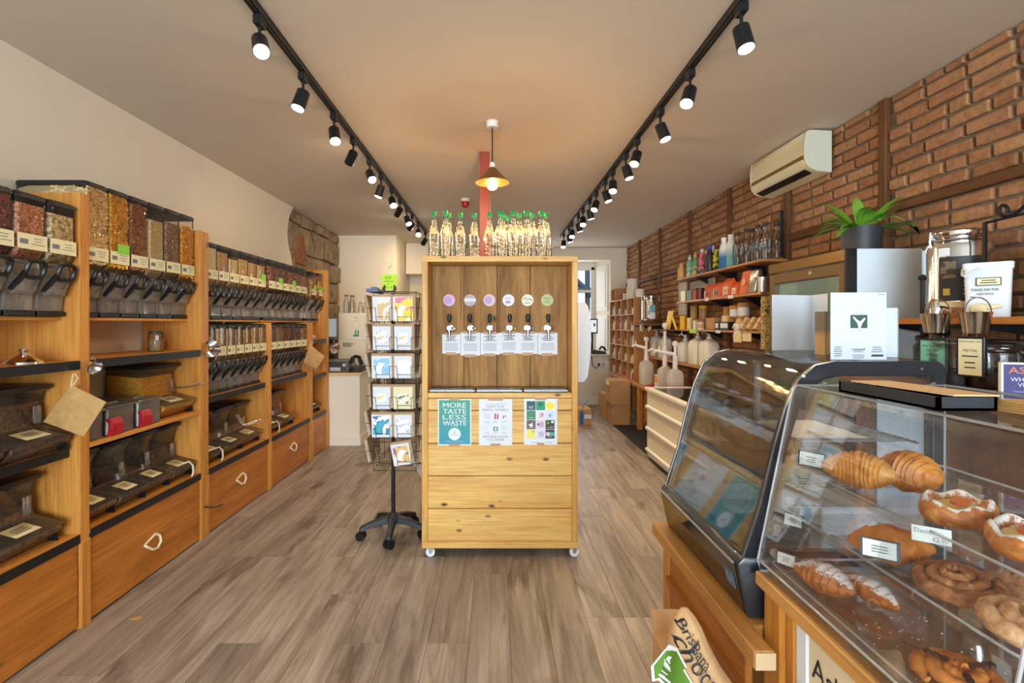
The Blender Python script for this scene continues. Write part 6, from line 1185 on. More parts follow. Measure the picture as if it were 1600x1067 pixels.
# wrought iron bottle stand
ir = thing('iron_stand', 'black wrought iron frame with scroll top at the right edge', 'iron stand', (2.15, 1.95, 1.43)); yi = 2.06; P3 = lambda u, v: (X(u, yi), yi, Z(v, yi))
MB().box((X(1539, yi), yi, 1.427), (X(1543, yi), yi+.012, Z(347, yi))).build('upright', BLACKM, ir); MB().tube([P3(1541, 348), P3(1600, 334), P3(1650, 322)], .006, 6).build('top_bar', BLACKM, ir)
sp_ = [P3(1568+9*math.cos(a)*(.55+.45*t), 328+9*math.sin(a)*(.55+.45*t)) for t, a in [(k/16, -.6+4.9*k/16) for k in range(17)]][::-1]; MB().tube([P3(1640, 296), P3(1605, 318), P3(1590, 332), P3(1575, 338)]+[P3(1568-7*math.cos(a), 329+9*math.sin(a)) for a in (1.2, .4, -.4, -1.2, -2.0, -2.8, -3.6)], .007, 7).build('scroll', BLACKM, ir)
rd = thing('iron_rod', 'black iron rod with ball finial beside the fridge', 'iron rod', (X(1441, 2.3), 2.3, 1.16)); MB().cyl((X(1441, 2.3), 2.3, 1.16), (X(1441, 2.3), 2.3, Z(437, 2.3)), .009, n=10).build('rod', BLACKM, rd); MB().lathe([(.002, -.016), (.014, -.008), (.017, 0), (.014, .008), (.002, .016)], (X(1441, 2.3), 2.3, Z(434, 2.3)), 14).build('finial', BLACKM, rd); MB().tube([(X(1443, 2.3), 2.29, Z(510, 2.3)), (X(1447, 2.3), 2.27, Z(490, 2.3)), (X(1456, 2.3), 2.25, Z(480, 2.3))], .009, 8).build('arm', BLACKM, rd)
# lower counter on the wall with jars and signs
bc = thing('back_counter', 'dark wooden back counter along the brick wall behind the pastry case', 'counter', (2.08, 1.7, 0)); MB().box((1.74, .7, 1.10), (2.255, 2.50, 1.145)).build('top', TIMY, bc, bevel=.003)
for y in (.75, 2.4): MB().box((1.80, y, 0), (1.86, y+.06, 1.10)).build('leg', TIM, bc)
MB().box((2.2, .8, .1), (2.25, 2.45, 1.09)).build('back_rail', TIM, bc)
def sign(name, label, loc, w, h, yaw, field, frame, lines, tc_=INK, fw=.008):
    t = thing(name, label, 'sign', loc, world=False, rot=(0, 0, yaw)); K0 = dict(org=(0, 0, 0)); MB().box((-w/2, 0, 0), (w/2, .018, h)).build('frame', frame, t, bevel=.002, **K0); MB().box((-w/2+fw, -.001, fw), (w/2-fw, 0, h-fw)).build('field', field, t, **K0)
    for s_, fz_, hh, wf_, cm in lines:
        m = MB(); c = (0, -.0015, h*fz_)
        if s_: text_on(m, s_, c, R_, U_, hh, w*wf_)
        else: lines_on(m, c, R_, U_, w*wf_, hh, max(1, int(hh/.012)))
        m.build('lettering', cm or tc_, t, smooth=0, **K0)
    return t
sg1 = sign('framed_sign', 'small black-framed green handwritten sign under the steel drum', (1.86, 2.095, 1.185), .115, .15, -1.40, plain('sign_teal', (120, 190, 172), .6), plain('frame_navy', (28, 32, 40), .4), [('Extra Virgin Olive', .80, .010, .72, None), ('Oil 70p/', .67, .009, .45, None), ('100ml', .55, .009, .4, None), (None, .40, .012, .3, None)])
sg2 = sign('framed_sign', 'small black-framed cream handwritten sign under the white tub', (1.86, 1.93, 1.19), .095, .158, -1.35, CREAM, plain('frame_navy', (28, 32, 40), .4), [('Rapeseed Oil', .88, .008, .75, None), ('60p/100g', .66, .012, .5, None), (None, .52, .012, .6, None), (None, .36, .012, .4, None), (None, .24, .012, .4, None)])
for s_ in (sg1, sg2): MB().tube([(-.02, .008, .15), (0, .01, .215), (.02, .008, .15)], .0015, 4).build('wire', CHROME, s_, org=(0, 0, 0))
ORL = plain('letters_orange', (222, 130, 60), .5)
sign('vinegar_sign', 'purple vinegar sign in a black and white frame at the right edge', (1.75, 1.60, 1.147), .165, .125, -.35, plain('sign_purple', (64, 54, 116), .5), plain('frame_white', (226, 226, 220), .5), [('ASPALL', .80, .022, .78, ORL), ('WHITE WINE', .56, .013, .72, PAPER), ('VINEGAR', .42, .013, .5, PAPER), (None, .18, .03, .7, plain('sign_fade', (110, 100, 160), .5))], fw=.006)
DLIQ = plain('dark_vinegar', (62, 26, 14), .15); BLQ = plain('very_dark', (20, 16, 16), .3)
for k, (u, d, r, h, cm, lf) in enumerate(((1490, 2.05, .075, .20, BLQ, .25), (1552, 1.95, .085, .18, DLIQ, .34), (1580, 2.02, .085, .19, DLIQ, .4), (1457, 2.3, .07, .2, BLQ, .3))):
    x = X(u, d); z = 1.146; t = thing('clip_jar', f'wide glass clip-top jar of dark liquid on the back counter, {["behind the green sign", "right of the cream sign", "behind the vinegar sign", "beside the iron rod"][k]}', 'jar', (x, d, z), 'clip-top jars')
    MB().lathe([(r*.92, z), (r, z+.012), (r, z+h*.74), (r*.84, z+h*.82), (r*.84, z+h*.86)], (x, d, 0), 28).build('glass', GLASS, t); MB().lathe([(r*.93, z+.006), (r*.95, z+h*lf)], (x, d, 0), 24).build('liquid', cm, t); MB().lathe([(r*.9, z+h*.87), (r*.92, z+h*.95), (r*.8, z+h), (r*.05, z+h)], (x, d, 0), 28).build('lid', GLASS, t); MB().tube([(x+r*.92*math.cos(2*PI*q/20), d+r*.92*math.sin(2*PI*q/20), z+h*.86) for q in range(20)], .003, 5, closed=True).build('wire_clip', CHROME, t)
# ------------------------------------------------------------------ counters
CT = wood('counter_wood', (206, 152, 84), (168, 112, 50), 'y', across=9, knots=.5); CTZ = wood('counter_post', (216, 150, 66), (180, 110, 40), 'z', knots=.4); CTF = wood('counter_front', (190, 122, 50), (146, 84, 28), 'y', knots=.3)
lc = thing('low_counter', 'low wooden counter under the curved display case', 'counter', (.95, 1.55, 0)); zl = .622
MB().prism([(.615, 1.17), (.665, 1.17), (.665, 1.272), (1.30, 1.272), (1.30, 1.93), (.615, 1.93)], 'z', zl-.045, zl).build('top', CT, lc, bevel=.003); MB().box((.66, 1.30, .30), (.68, 1.86, zl-.046)).build('front_board', CTF, lc, bevel=.002); MB().box((.645, 1.30, .42), (.66, 1.86, .45)).build('front_batten', CTF, lc)
for x in (.655, 1.22): MB().box((x, 1.86, 0), (x+.06, 1.92, zl-.046)).build('leg', CTZ, lc, bevel=.003)
MB().box((.685, 1.30, .28), (1.25, 1.86, .30)).build('shelf', CT, lc)
MB().box((.617, 1.166, zl-.043), (.665, 1.1695, zl-.003)).build('end_grain', plain('end_grain', (206, 176, 136), .7), lc)
hc = thing('pastry_counter', 'wooden counter carrying the clear pastry case', 'counter', (1.0, .85, 0)); zh = .767
MB().box((.668, .42, zh-.036), (1.35, 1.268, zh)).build('top', CT, hc, bevel=.004); MB().box((.688, 1.19, 0), (.75, 1.262, zh-.037)).build('post', CTZ, hc, bevel=.004); MB().box((.70, 1.155, 0), (.75, 1.189, zh-.037)).build('post', CTZ, hc, bevel=.004); MB().box((.70, .45, 0), (.76, .50, zh-.037)).build('post', CTZ, hc, bevel=.004); MB().box((1.27, .45, 0), (1.33, .52, zh-.037)).box((1.27, 1.19, 0), (1.33, 1.26, zh-.037)).build('rear_posts', CTZ, hc)
bd = thing('ask_board', 'white-framed cream board lettered Ask on the counter front', 'sign board', (.71, .85, .1)); MB().box((.704, 1.115, .05), (.716, 1.153, .715)).build('frame', PAPER, bd, bevel=.002); MB().box((.71, .52, .05), (.714, 1.114, .715)).build('board', plain('board_cream', (222, 204, 170), .7), bd); m = MB(); text_on(m, 'Ask', (.7085, 1.05, .637), (0, -1, 0), (0, 0, 1), .05, .105); m.build('lettering', INK, bd, smooth=0)
# ------------------------------------------------------------------ curved display case
yn, yf, zb0 = 1.296, 1.905, .6225
dc = thing('display_case', 'black countertop chiller case with curved front glass', 'display case', (.92, 1.6, zb0)); NAVY = plain('case_black', (34, 38, 44), .3, coat=.3); GLB = plain('gloss_black', (14, 13, 12), .06, spec=.7)
outer = [(.655, .785), (.70, .92), (.736, 1.073), (.765, 1.174), (.80, 1.25), (.845, 1.288), (.90, 1.30), (1.165, 1.30), (1.182, 1.293), (1.188, 1.27), (1.188, .785)]
inner = [(.70, .80), (.738, .93), (.772, 1.078), (.80, 1.17), (.83, 1.226), (.865, 1.252), (.905, 1.262), (1.150, 1.262), (1.152, 1.260), (1.153, 1.258), (1.153, .80)]
def ring_prism(o_, i_, y0, y1):
    n = len(o_); m = MB(); vs = [(a, y, b) for y in (y0, y1) for P in (o_, i_) for a, b in P]; fs = []
    for k in range(n):
        q = (k+1) % n; O0, O1, I0, I1 = k, q, n+k, n+q; fs += [(O0, O1, I1, I0), (2*n+O0, 2*n+I0, 2*n+I1, 2*n+O1), (O0, 2*n+O0, 2*n+O1, O1), (I0, I1, 2*n+I1, 2*n+I0)]
    return m.add(vs, fs)
for y0, y1 in ((yn, yn+.022), (yf-.022, yf)):
    f_ = ring_prism(outer, inner, y0, y1).build('end_frame', NAVY, dc, bevel=.002); MB().prism(inner, 'y', (y0+y1)/2-.002, (y0+y1)/2+.002).build('end_glass', ACRYL, f_)
    e = [(a-.004, y0-.001, b+.002) for a, b in outer[:7]]; MB().tube(e, .0022, 5).build('chrome_line', STEEL, f_)
    MB().cyl((.81, y0-.001, 1.262), (.81, y0-.003, 1.262), .004, n=8).cyl((1.12, y0-.001, 1.281), (1.12, y0-.003, 1.281), .004, n=8).build('screw', CHROME, f_)
base = [(.662, zb0+.001), (.634, .765), (.652, .786), (1.188, .786), (1.188, zb0+.001)]
MB().prism([(a+.004, b) for a, b in base], 'y', yn, yf).build('base', NAVY, dc, bevel=.006, seg=2)
MB().add([(.6655, yn+.012, zb0+.012), (.6655, yf-.012, zb0+.012), (.6375, yf-.012, .763), (.6375, yn+.012, .763), (.662, yn+.012, zb0+.012), (.662, yf-.012, zb0+.012), (.633, yf-.012, .766), (.633, yn+.012, .766)], [(0, 1, 2, 3), (7, 6, 5, 4), (0, 4, 5, 1), (1, 5, 6, 2), (2, 6, 7, 3), (3, 7, 4, 0)]).build('gloss_front', GLB, dc)
MB().tube([(.630, yn+.01, .768), (.630, yf-.01, .768)], .004, 6).build('front_trim', STEEL, dc)
bn = Vector((-.98, 0, -.19)).normalized(); bu_ = Vector((-.19, 0, .98)).normalized(); bp = Vector((.6455, 1.352, .708))
bg_ = MB(); r_ = Vector((0, -1, 0)); q4 = [bp+r_*a*.022+bu_*b*.024 for a, b in ((-1, -1), (1, -1), (1, 1), (-1, 1))]; bg_.add([v-bn*.001 for v in q4]+[v+bn*.003 for v in q4], [(3, 2, 1, 0), (4, 5, 6, 7)]+[(i, (i+1) % 4, 4+(i+1) % 4, 4+i) for i in range(4)]); bgo = bg_.build('badge', plain('badge_slate', (70, 92, 108), .4), dc); m = MB(); text_on(m, 'POLAR', bp+bn*.0036, r_, bu_, .022, .038); m.build('lettering', plain('polar_blue', (130, 190, 216), .4), dc, smooth=0)
gp = [(a-.001, b) for a, b in outer[:7]]+[(1.16, 1.301)]; gi = [(a+.004, b-.003) for a, b in outer[:7]]+[(1.16, 1.297)]
gm_ = MB(); n = len(gp)
gm_.add([(a, y, b) for y in (yn+.023, yf-.023) for a, b in gp+gi[::-1]], [(i, i+1, 2*n+i+1, 2*n+i) for i in range(2*n-1)]+[tuple(range(2*n)), tuple(range(4*n-1, 2*n-1, -1))]).build('curved_glass', clear('case_glass', (.97, .965, .95), .85, .015, .012, blend=.22), dc, smooth=50)
MB().box((.69, yn+.024, .788), (1.15, yf-.024, .796)).build('floor_tray', STEEL, dc)
MB().box((.84, 1.60, .797), (.862, 1.612, 1.28)).build('centre_post', STEEL, dc)
for z, xa_ in ((1.08, .83), (.955, .77)):
    m = MB()
    for k in range(26): y = yn+.04+(yf-yn-.08)*k/25; m.box((xa_, y-.0015, z), (1.14, y+.0015, z+.003))
    for x in (xa_, .98, 1.135): m.box((x, yn+.03, z-.004), (x+.006, yf-.03, z))
    m.build('wire_shelf', STEEL, dc)
for k, (xa_, ya_, z, w, l_) in enumerate(((.775, 1.50, .9595, .16, .2), (.80, 1.56, .9975, .15, .2))): one('pie_box', MB().box((xa_, ya_, z), (xa_+w, ya_+l_, z+.037)), KRAFT, f'flat brown kraft box inside the display case, {["lower", "upper"][k]}', 'box', (xa_, ya_, z), 'kraft boxes in the case', bevel=.006)
one('card_sheet', MB().box((.83, 1.36, 1.0845), (1.03, 1.6, 1.0865)), PAPER, 'white paper sheet lying on the upper wire shelf of the case', 'paper', (.93, 1.5, 1.0845))
for k, (xa_, ya_, w, l_, z, hh, mt, lab) in enumerate(((.74, 1.68, .16, .16, .7965, .06, PAPER, 'white cake box on the floor of the case, far end'), (.73, 1.36, .14, .14, .7965, .03, plain('dark_tray', (50, 46, 44), .5), 'dark tray on the floor of the case, near end'), (.93, 1.40, .16, .2, .7965, .08, PAPER, 'white carton at the back of the case floor'))): one('case_goods', MB().box((xa_, ya_, z), (xa_+w, ya_+l_, z+hh)), mt, lab, 'carton', (xa_, ya_, z), bevel=.004)
# cards standing on the case
zt_ = 1.3015
def stand_card(name, label, pts, z0, z1, mat, th=.0012):
    """folded card: pts = plan polyline"""
    t = thing(name, label, 'card', (*pts[0], z0)); m = MB(); n = len(pts); nv = None
    m.add([(x+dy, y+dy, z) for z in (z0, z1) for dy in (0, th) for x, y in pts], [(i, i+1, 2*n+i+1, 2*n+i) for i in range(n-1)]+[(n+i, 3*n+i, 3*n+i+1, n+i+1) for i in range(n-1)]+[(2*n+i, 2*n+i+1, 3*n+i+1, 3*n+i) for i in range(n-1)]+[(i, n+i, n+i+1, i+1) for i in range(n-1)]+[(0, 2*n, 3*n, n), (n-1, 2*n-1, 4*n-1, 3*n-1)]); m.build('leaves', mat, t, smooth=0); return t
yb = 1.345; xa, xb = X(1298.5, yb), X(1385, yb); z1 = Z(457, yb)
cdd = stand_card('display_card', 'large white card with small photo and barcode standing on the display case', [(xb+.02, yb+.07), (xb, yb), (xa, yb+.002)], zt_, z1, CARDW); yy = yb-.0008
pq = lambda u, v: (X(u, yb), yy, Z(v, yb)); a, b_ = pq(1329, 512.5), pq(1355, 492); MB().add([a, (b_[0], yy, a[2]), b_, (a[0], yy, b_[2])], [(0, 1, 2, 3)]).build('photo', plain('photo_dark', (52, 84, 74), .6), cdd, smooth=0)
yy -= .0004; MB().add([pq(1341, 513), pq(1344, 513), pq(1347, 505), pq(1352, 498), pq(1350, 496), pq(1344, 502), pq(1341, 501), pq(1333, 494), pq(1332, 496), pq(1339, 505)], [tuple(range(10))]).build('photo_figure', plain('figure_pale', (232, 214, 212), .6), cdd, smooth=0)
m = MB(); text_on(m, 'remed', pq(1341, 545.5), R_, U_, .007, .034); text_on(m, 'CARDS', pq(1340, 549.3), R_, U_, .003, .026)
for k in range(16): q = pq(1361.5+k*1.15, 555.5); m.add([(q[0], yy, q[2]-.003), (q[0]+.0012*(1+k % 2*.5), yy, q[2]-.003), (q[0]+.0012*(1+k % 2*.5), yy, q[2]+.003), (q[0], yy, q[2]+.003)], [(0, 1, 2, 3)])
m.build('lettering', plain('card_navy', (40, 56, 80), .6), cdd, smooth=0); m = MB(); lines_on(m, pq(1309, 549), R_, U_, .024, .03, 5); lines_on(m, pq(1370, 546), R_, U_, .03, .018, 3); lines_on(m, pq(1341, 557), R_, U_, .04, .012, 3); lines_on(m, pq(1342, 489.5), R_, U_, .026, .002, 1); lines_on(m, pq(1342, 516), R_, U_, .024, .002, 1); lines_on(m, pq(1376, 460), R_, U_, .022, .004, 2); m.build('fine_print', GREYINK, cdd, smooth=0)
stand_card('display_card', 'open white folded card standing at the far end of the display case', [(X(1206, 1.80), 1.80), (X(1267, 1.84), 1.84), (X(1293, 1.72), 1.72)], zt_, Z(460.5, 1.8), CARDW)
stand_card('display_card', 'narrow card with grey driftwood picture on the display case', [(X(1273, 1.60), 1.60), (X(1289, 1.56), 1.56), (X(1300, 1.62), 1.62)], zt_, Z(487, 1.6), grad('driftwood', (140, 128, 114), (206, 166, 120), 1.36, 1.38))
stand_card('display_card', 'white card with faint handwriting behind the large card', [(X(1370, 1.44), 1.44), (X(1402, 1.44), 1.44), (X(1404, 1.50), 1.50)], zt_, Z(481, 1.44), CARDW)
# ------------------------------------------------------------------ clear pastry case
pa, pb = .655, 1.262; zc0 = zh+.001; XFb, XFt, XBk, zt2 = .678, .768, 1.150, 1.242
pc = thing('pastry_case', 'clear acrylic pastry case with trays on the wooden counter', 'pastry case', (.93, .95, zc0)); EDG = clear('acrylic_edge', (.95, .96, .96), .8, .08, .30, (.92, .94, .95))
prf = [(XFb, zc0), (XFb-.006, zc0+.03), (XFt-.006, zt2-.006), (XFt+.006, zt2), (XBk, zt2), (XBk, zc0)]
for y in (pa, pb-.004): MB().prism(prf, 'y', y, y+.004).build('end_panel', ACRYL, pc)
MB().box((XFt, pa, zt2), (XBk, pb, zt2+.004)).build('top_panel', ACRYL, pc); MB().box((XBk, pa, zc0), (XBk+.004, pb, zt2+.004)).build('back_panel', ACRYL, pc); MB().box((XFb, pa, zc0), (XBk, pb, zc0+.003)).build('floor_panel', ACRYL, pc)
MB().add([(XFb-.006, y, zc0+.03) for y in (pa, pb)]+[(XFb-.002, y, zc0+.03) for y in (pb, pa)]+[(XFt-.008, y, zt2-.004) for y in (pa, pb)]+[(XFt-.004, y, zt2-.004) for y in (pb, pa)], [(0, 1, 5, 4), (2, 3, 7, 6), (0, 3, 2, 1), (4, 5, 6, 7)]).build('front_panel', ACRYL, pc)
ed = []
for y in (pa+.002, pb-.002): ed.append([(a, y, b) for a, b in prf])
m = MB(); m.tube([(a, pb-.002, b) for a, b in prf], .0028, 5, closed=True); m.build('edge', EDG, pc); m = MB(); m.tube([(a, pa+.002, b) for a, b in prf], .003, 5, closed=True); m.build('edge', EDG, pc)
for a, b in (prf[1], prf[3], prf[4]): MB().tube([(a, pa, b), (a, pb, b)], .0028, 5).build('edge', EDG, pc)
for x in (.84, .99, 1.12): MB().lathe([(.007, 0), (.008, .003), (.002, .007)], (x, pb-.004, zt2+.002), 10).build('stud', CHROME, pc)
trays = [(1.028, .748, 1.120), (.920, .728, 1.10), (.786, .692, 1.08)]
for k, (z, x0, x1) in enumerate(trays):
    t = MB(); q0, q1 = pa+.012, pb-.014
    t.box((x0, q0, z-.003), (x1, q1, z)).build('tray', ACRYL, pc)
    rr = rrect(x1-x0, q1-q0, .03, 4, (x0+x1)/2, (q0+q1)/2); MB().tube([(a, b, z+.016) for a, b in rr], .0028, 5, closed=True).build('tray_lip', EDG, pc); m = MB(); n = len(rr); m.add([(a, b, z-.001) for a, b in rr]+[(a, b, z+.016) for a, b in rr], [(i, (i+1) % n, n+(i+1) % n, n+i) for i in range(n)]); m.build('tray_wall', ACRYL, pc)
    MB().cyl((x0+.02, pb-.014, z+.03), (x0+.02, pb-.005, z+.03), .012, n=12).build('tray_bracket', EDG, pc)
# tray of paper and napkins on the case
zt3 = zt2+.0045; bt = thing('slate_tray', 'black slate tray holding brown paper on the pastry case', 'tray', (.83, 1.0, zt3)); x0, x1, q0, q1 = .778, .882, .865, 1.115
MB().box((x0, q0, zt3), (x1, q1, zt3+.005)).build('base', BLACK, bt); SL = plain('slate', (40, 44, 50), .6)
for lo, hi in (((x0, q0, zt3), (x0+.006, q1, zt3+.024)), ((x1-.006, q0, zt3), (x1, q1, zt3+.024)), ((x0, q0, zt3), (x1, q0+.006, zt3+.024)), ((x0, q1-.006, zt3), (x1, q1, zt3+.024))): MB().box(lo, hi).build('rim', SL, bt)
one('brown_paper', MB().box((x0+.012, q0-.0, zt3+.0255), (x1-.002, q1-.03, zt3+.0285), (0, .02, .1)), plain('pale_kraft', (214, 176, 130), .8), 'pale brown paper sheets in the slate tray', 'paper', (.83, 1.0, zt3+.0255)); MB().box((.80, 1.085, zt3+.012), (.84, 1.107, zt3+.024)).build('clip', STEEL, bt)
nk = thing('napkin_stack', 'stack of brown napkins on the pastry case at the right edge', 'napkins', (.95, .8, zt3))
for k in range(5): MB().box((.888+.001*k, .68-.002*k, zt3+.004*k), (1.02, .885-.003*k, zt3+.004*k+.0035)).build('napkin', KRAFT, nk, smooth=0)
# ------------------------------------------------------------------ pastries
def crust(name, a, b, c, sugar=0, scale=30, bs=.5, stretch=(1, 1, 1)):
    if name in MATS: return MATS[name]
    m, n, l, p = nt(name); v = coords(n, l, stretch); t = noise(n, l, v, scale, 6, .65, .8); r = ramp(n, [(.28, lin(c)), (.5, lin(b)), (.72, lin(a))]); l.new(t.outputs[0], r.inputs[0]); col = r.outputs[0]
    if sugar:
        g = n.new('ShaderNodeNewGeometry'); s = n.new('ShaderNodeSeparateXYZ'); l.new(g.outputs['Normal'], s.inputs[0]); t2 = noise(n, l, v, scale*2.2, 5, .7); ad = n.new('ShaderNodeMath'); ad.operation = 'MULTIPLY'; l.new(s.outputs[2], ad.inputs[0]); l.new(t2.outputs[0], ad.inputs[1])
        r2 = ramp(n, [(sugar, (0, 0, 0)), (sugar+.07, (1, 1, 1))]); l.new(ad.outputs[0], r2.inputs[0]); mx = n.new('ShaderNodeMix'); mx.data_type = 'RGBA'; mx.inputs[7].default_value = (.86, .85, .84, 1); l.new(r2.outputs[0], mx.inputs[0]); l.new(col, mx.inputs[6]); col = mx.outputs[2]
    l.new(col, p.inputs['Base Color']); p.inputs['Roughness'].default_value = .45; bump(n, l, p, t.outputs[0], bs, .004); return m
GOLD = crust('golden_crust', (242, 190, 112), (222, 150, 66), (180, 100, 36)); ALM = crust('almond_crust', (214, 146, 76), (180, 104, 44), (130, 66, 26), .30, 60); BRN = crust('brown_crust', (230, 160, 78), (202, 122, 46), (150, 78, 24)); CIN = crust('cinnamon', (206, 150, 100), (160, 100, 58), (92, 50, 28), 0, 36, .6); CIN2 = crust('cinnamon_pale', (238, 200, 158), (208, 158, 112), (140, 90, 60), 0, 36, .6); DAN = crust('danish_crust', (226, 160, 84), (192, 116, 50), (140, 74, 28), .33, 45)
def croissant(name, label, loc, L, R, bend, rotz, mat, seg=6, flat=.8):
    m = MB(); rr = []; N = 44; K = 16
    for i in range(N+1):
        t = i/N; a = (t-.5)*bend; rad = L/bend if bend else 0
        c = Vector((rad*math.sin(a), rad*(math.cos(a)-1), 0)) if bend else Vector(((t-.5)*L, 0, 0)); tg = Vector((math.cos(a), -math.sin(a), 0)) if bend else Vector((1, 0, 0)); nn = Vector((-tg.y, tg.x, 0))
        f = (seg*abs(t-.5)*2) % 1; r = R*(max(0.02, math.sin(PI*(.04+.92*t)))**.75)*(1+.16*(.5-f))
        rr.append([c+nn*(r*math.cos(2*PI*k/K))+Vector((0, 0, R*flat+r*flat*math.sin(2*PI*k/K)*(1+.03*math.sin(5*k+i)))) for k in range(K)])
    m.rings(rr); zmin = min(v[2] for v in m.v); m.v = [(x, y, z-zmin) for x, y, z in m.v]; return one(name, m, mat, label, 'pastry', loc, None, (0, 0, rotz), True, smooth=60)
def swirl(name, label, loc, R, turns, hgt, mat, tilt=(0, 0, 0), tube=.3):
    m = MB(); N = int(turns*30); rr = []; K = 10; w = R/turns*.52
    for i in range(N+1):
        t = i/N; a = t*turns*2*PI; r = R*.06+(R*.9)*t; c = Vector((r*math.cos(a), r*math.sin(a), 0)); nn = Vector((math.cos(a), math.sin(a), 0)); h = hgt*(.62+.38*(1-t))*(.4 if t > .97 else 1)
        rr.append([c+nn*(w*math.cos(2*PI*k/K)*(.55 if t > .98 else 1))+Vector((0, 0, h*.5+h*.5*math.sin(2*PI*k/K)+.002*math.sin(9*a+k))) for k in range(K)])
    m.rings(rr); return one(name, m, mat, label, 'pastry', loc, None, tilt, True, smooth=60)
def danish(label, loc, R, rotz):
    t = thing('apricot_danish', label, 'pastry', loc, 'apricot danishes', world=False, rot=(0, 0, rotz)); m = MB(); rr = []; K = 32
    for r, z in ((.6, 0), (1.0, .004), (1.12, .016), (1.12, .028), (1.05, .038), (.95, .042), (.84, .040), (.74, .030), (.66, .024), (.02, .023)):
        rr.append([(R*r*math.cos(2*PI*k/K)*(1+.05*math.sin(3*2*PI*k/K)), R*r*math.sin(2*PI*k/K)*.8*(1+.05*math.cos(2*2*PI*k/K)), z*(1+.12*math.sin(5*2*PI*k/K))) for k in range(K)])
    m.rings(rr).build('pastry', DAN, t, org=(0, 0, 0), smooth=60)
    MB().rings([[(R*r*math.cos(2*PI*k/20), R*r*.8*math.sin(2*PI*k/20), z) for k in range(20)] for r, z in ((.72, .0245), (.66, .030), (.3, .032), (.02, .032))]).build('custard', plain('custard', (240, 206, 110), .35), t, org=(0, 0, 0)); MB().rings([[(R*r*math.cos(2*PI*k/16)+R*.16, R*r*.6*math.sin(2*PI*k/16), z) for k in range(16)] for r, z in ((.36, .030), (.34, .037), (.2, .042), (.02, .043))]).build('apricot', plain('apricot', (206, 104, 50), .25), t, org=(0, 0, 0)); return t
zT, zM, zB_ = trays[0][0]+.0005, trays[1][0]+.0005, trays[2][0]+.0005
croissant('croissant', 'golden croissant behind a price tag on the top tray, left', (.815, 1.105, zT), .135, .045, 1.0, -.75, GOLD, 7, .9)
croissant('croissant', 'plump golden croissant on the top tray, right', (.912, 1.085, zT), .125, .050, .7, -1.3, crust('golden_crust_deep', (236, 176, 92), (212, 134, 54), (170, 92, 32)), 6, .85)
danish('sugar-dusted apricot danish on the top tray, farther one', (.868, .925, zT), .062, .5); danish('sugar-dusted apricot danish on the top tray, nearer one', (.858, .79, zT), .062, .9)
croissant('chocolate_roll', 'fat glossy brown pastry roll behind a tag on the middle tray', (.79, .985, zM), .14, .043, .001, -.35, BRN, 2, .82)
swirl('cinnamon_swirl', 'dark cinnamon swirl bun on the middle tray, farther one', (.815, .873, zM+.008), .062, 3, .042, CIN, (0, -.12, .3)); swirl('cinnamon_swirl', 'pale sugared cinnamon swirl on the middle tray, nearer one', (.812, .74, zM+.008), .066, 2.4, .046, CIN2, (0, -.1, 2.2)); swirl('cinnamon_swirl', 'cinnamon swirl bun at the back of the middle tray', (.95, .86, zM), .058, 3, .04, CIN2, (0, 0, 1))
croissant('almond_croissant', 'almond croissant dusted with sugar on the bottom tray, left', (.752, 1.125, zB_), .13, .036, .6, -1.14, ALM, 4, .85); croissant('almond_croissant', 'slimmer almond pastry dusted with sugar on the bottom tray, right', (.826, 1.08, zB_), .125, .027, .35, -1.42, ALM, 3, .9)
rs = swirl('raisin_swirl', 'glazed raisin swirl on the bottom tray near the camera', (.80, .845, zB_), .062, 2.5, .030, BRN, (0, 0, 0)); m = MB()
for k in range(10): a = k*2.1; r = .018+.004*k; m.lathe([(.001, -.004), (.006, -.002), (.006, .003), (.001, .006)], (r*math.cos(a), r*math.sin(a), .026), 8)
m.build('raisins', plain('raisin', (60, 30, 16), .4), rs, org=(0, 0, 0))
cr_ = MB(); rc = random.Random(3)
for k in range(70): x, y = rc.uniform(.72, .90), rc.uniform(.80, 1.05); s = rc.uniform(.0008, .0028); cr_.box((x, y, zB_), (x+s, y+s, zB_+s*.5))
o = one('sugar_crumbs', cr_, plain('crumb', (240, 232, 216), .8), 'white sugar crumbs scattered on the bottom tray', 'crumbs', (.8, .92, zB_), smooth=0); o['kind'] = 'stuff'
def price_tag(label, u, v, d, w=.05, h=.03, holder=True, txt=None, yaw=-.9):
    x, z = X(u, d), Z(v, d); t = thing('price_tag', label, 'price tag', (x, d, z), 'pastry price tags', world=False, rot=(-.15, 0, yaw))
    if holder: MB().box((-w*.58, .001, -h*.58), (w*.62, .004, h*.58)).build('holder', BLACK, t, org=(0, 0, 0))
    MB().box((-w/2, -.0012, -h/2), (w/2, .0008, h/2)).build('card', plain('tag_white', (222, 228, 222), .6), t, org=(0, 0, 0)); m = MB()
    if txt: text_on(m, txt[0], (-w*.18, -.0016, h*.2), (1, 0, 0), (0, 0, 1), h*.28, w*.5); text_on(m, txt[1], (w*.22, -.0016, -h*.22), (1, 0, 0), (0, 0, 1), h*.26, w*.38)
    else: lines_on(m, (0, -.0016, 0), (1, 0, 0), (0, 0, 1), w*.5, h*.5, 3, .4, h*.07)
    m.build('print', GREYINK, t, smooth=0, org=(0, 0, 0)); return t
price_tag('black-framed price tag in front of the left croissant', 1268, 718, 1.165); price_tag('price tag on the far end of the middle tray', 1239, 813, 1.215, .038, .026); price_tag('price tag on the far end of the bottom tray', 1228, 874, 1.20, .038, .026); price_tag('black-framed price tag leaning on the brown pastry roll', 1374, 858, .92, .05, .030, yaw=-.6); price_tag('white handwritten price tag hanging below the danishes', 1455, 836, .845, .052, .026, False, ('Danish', '£2.50'), -.6)
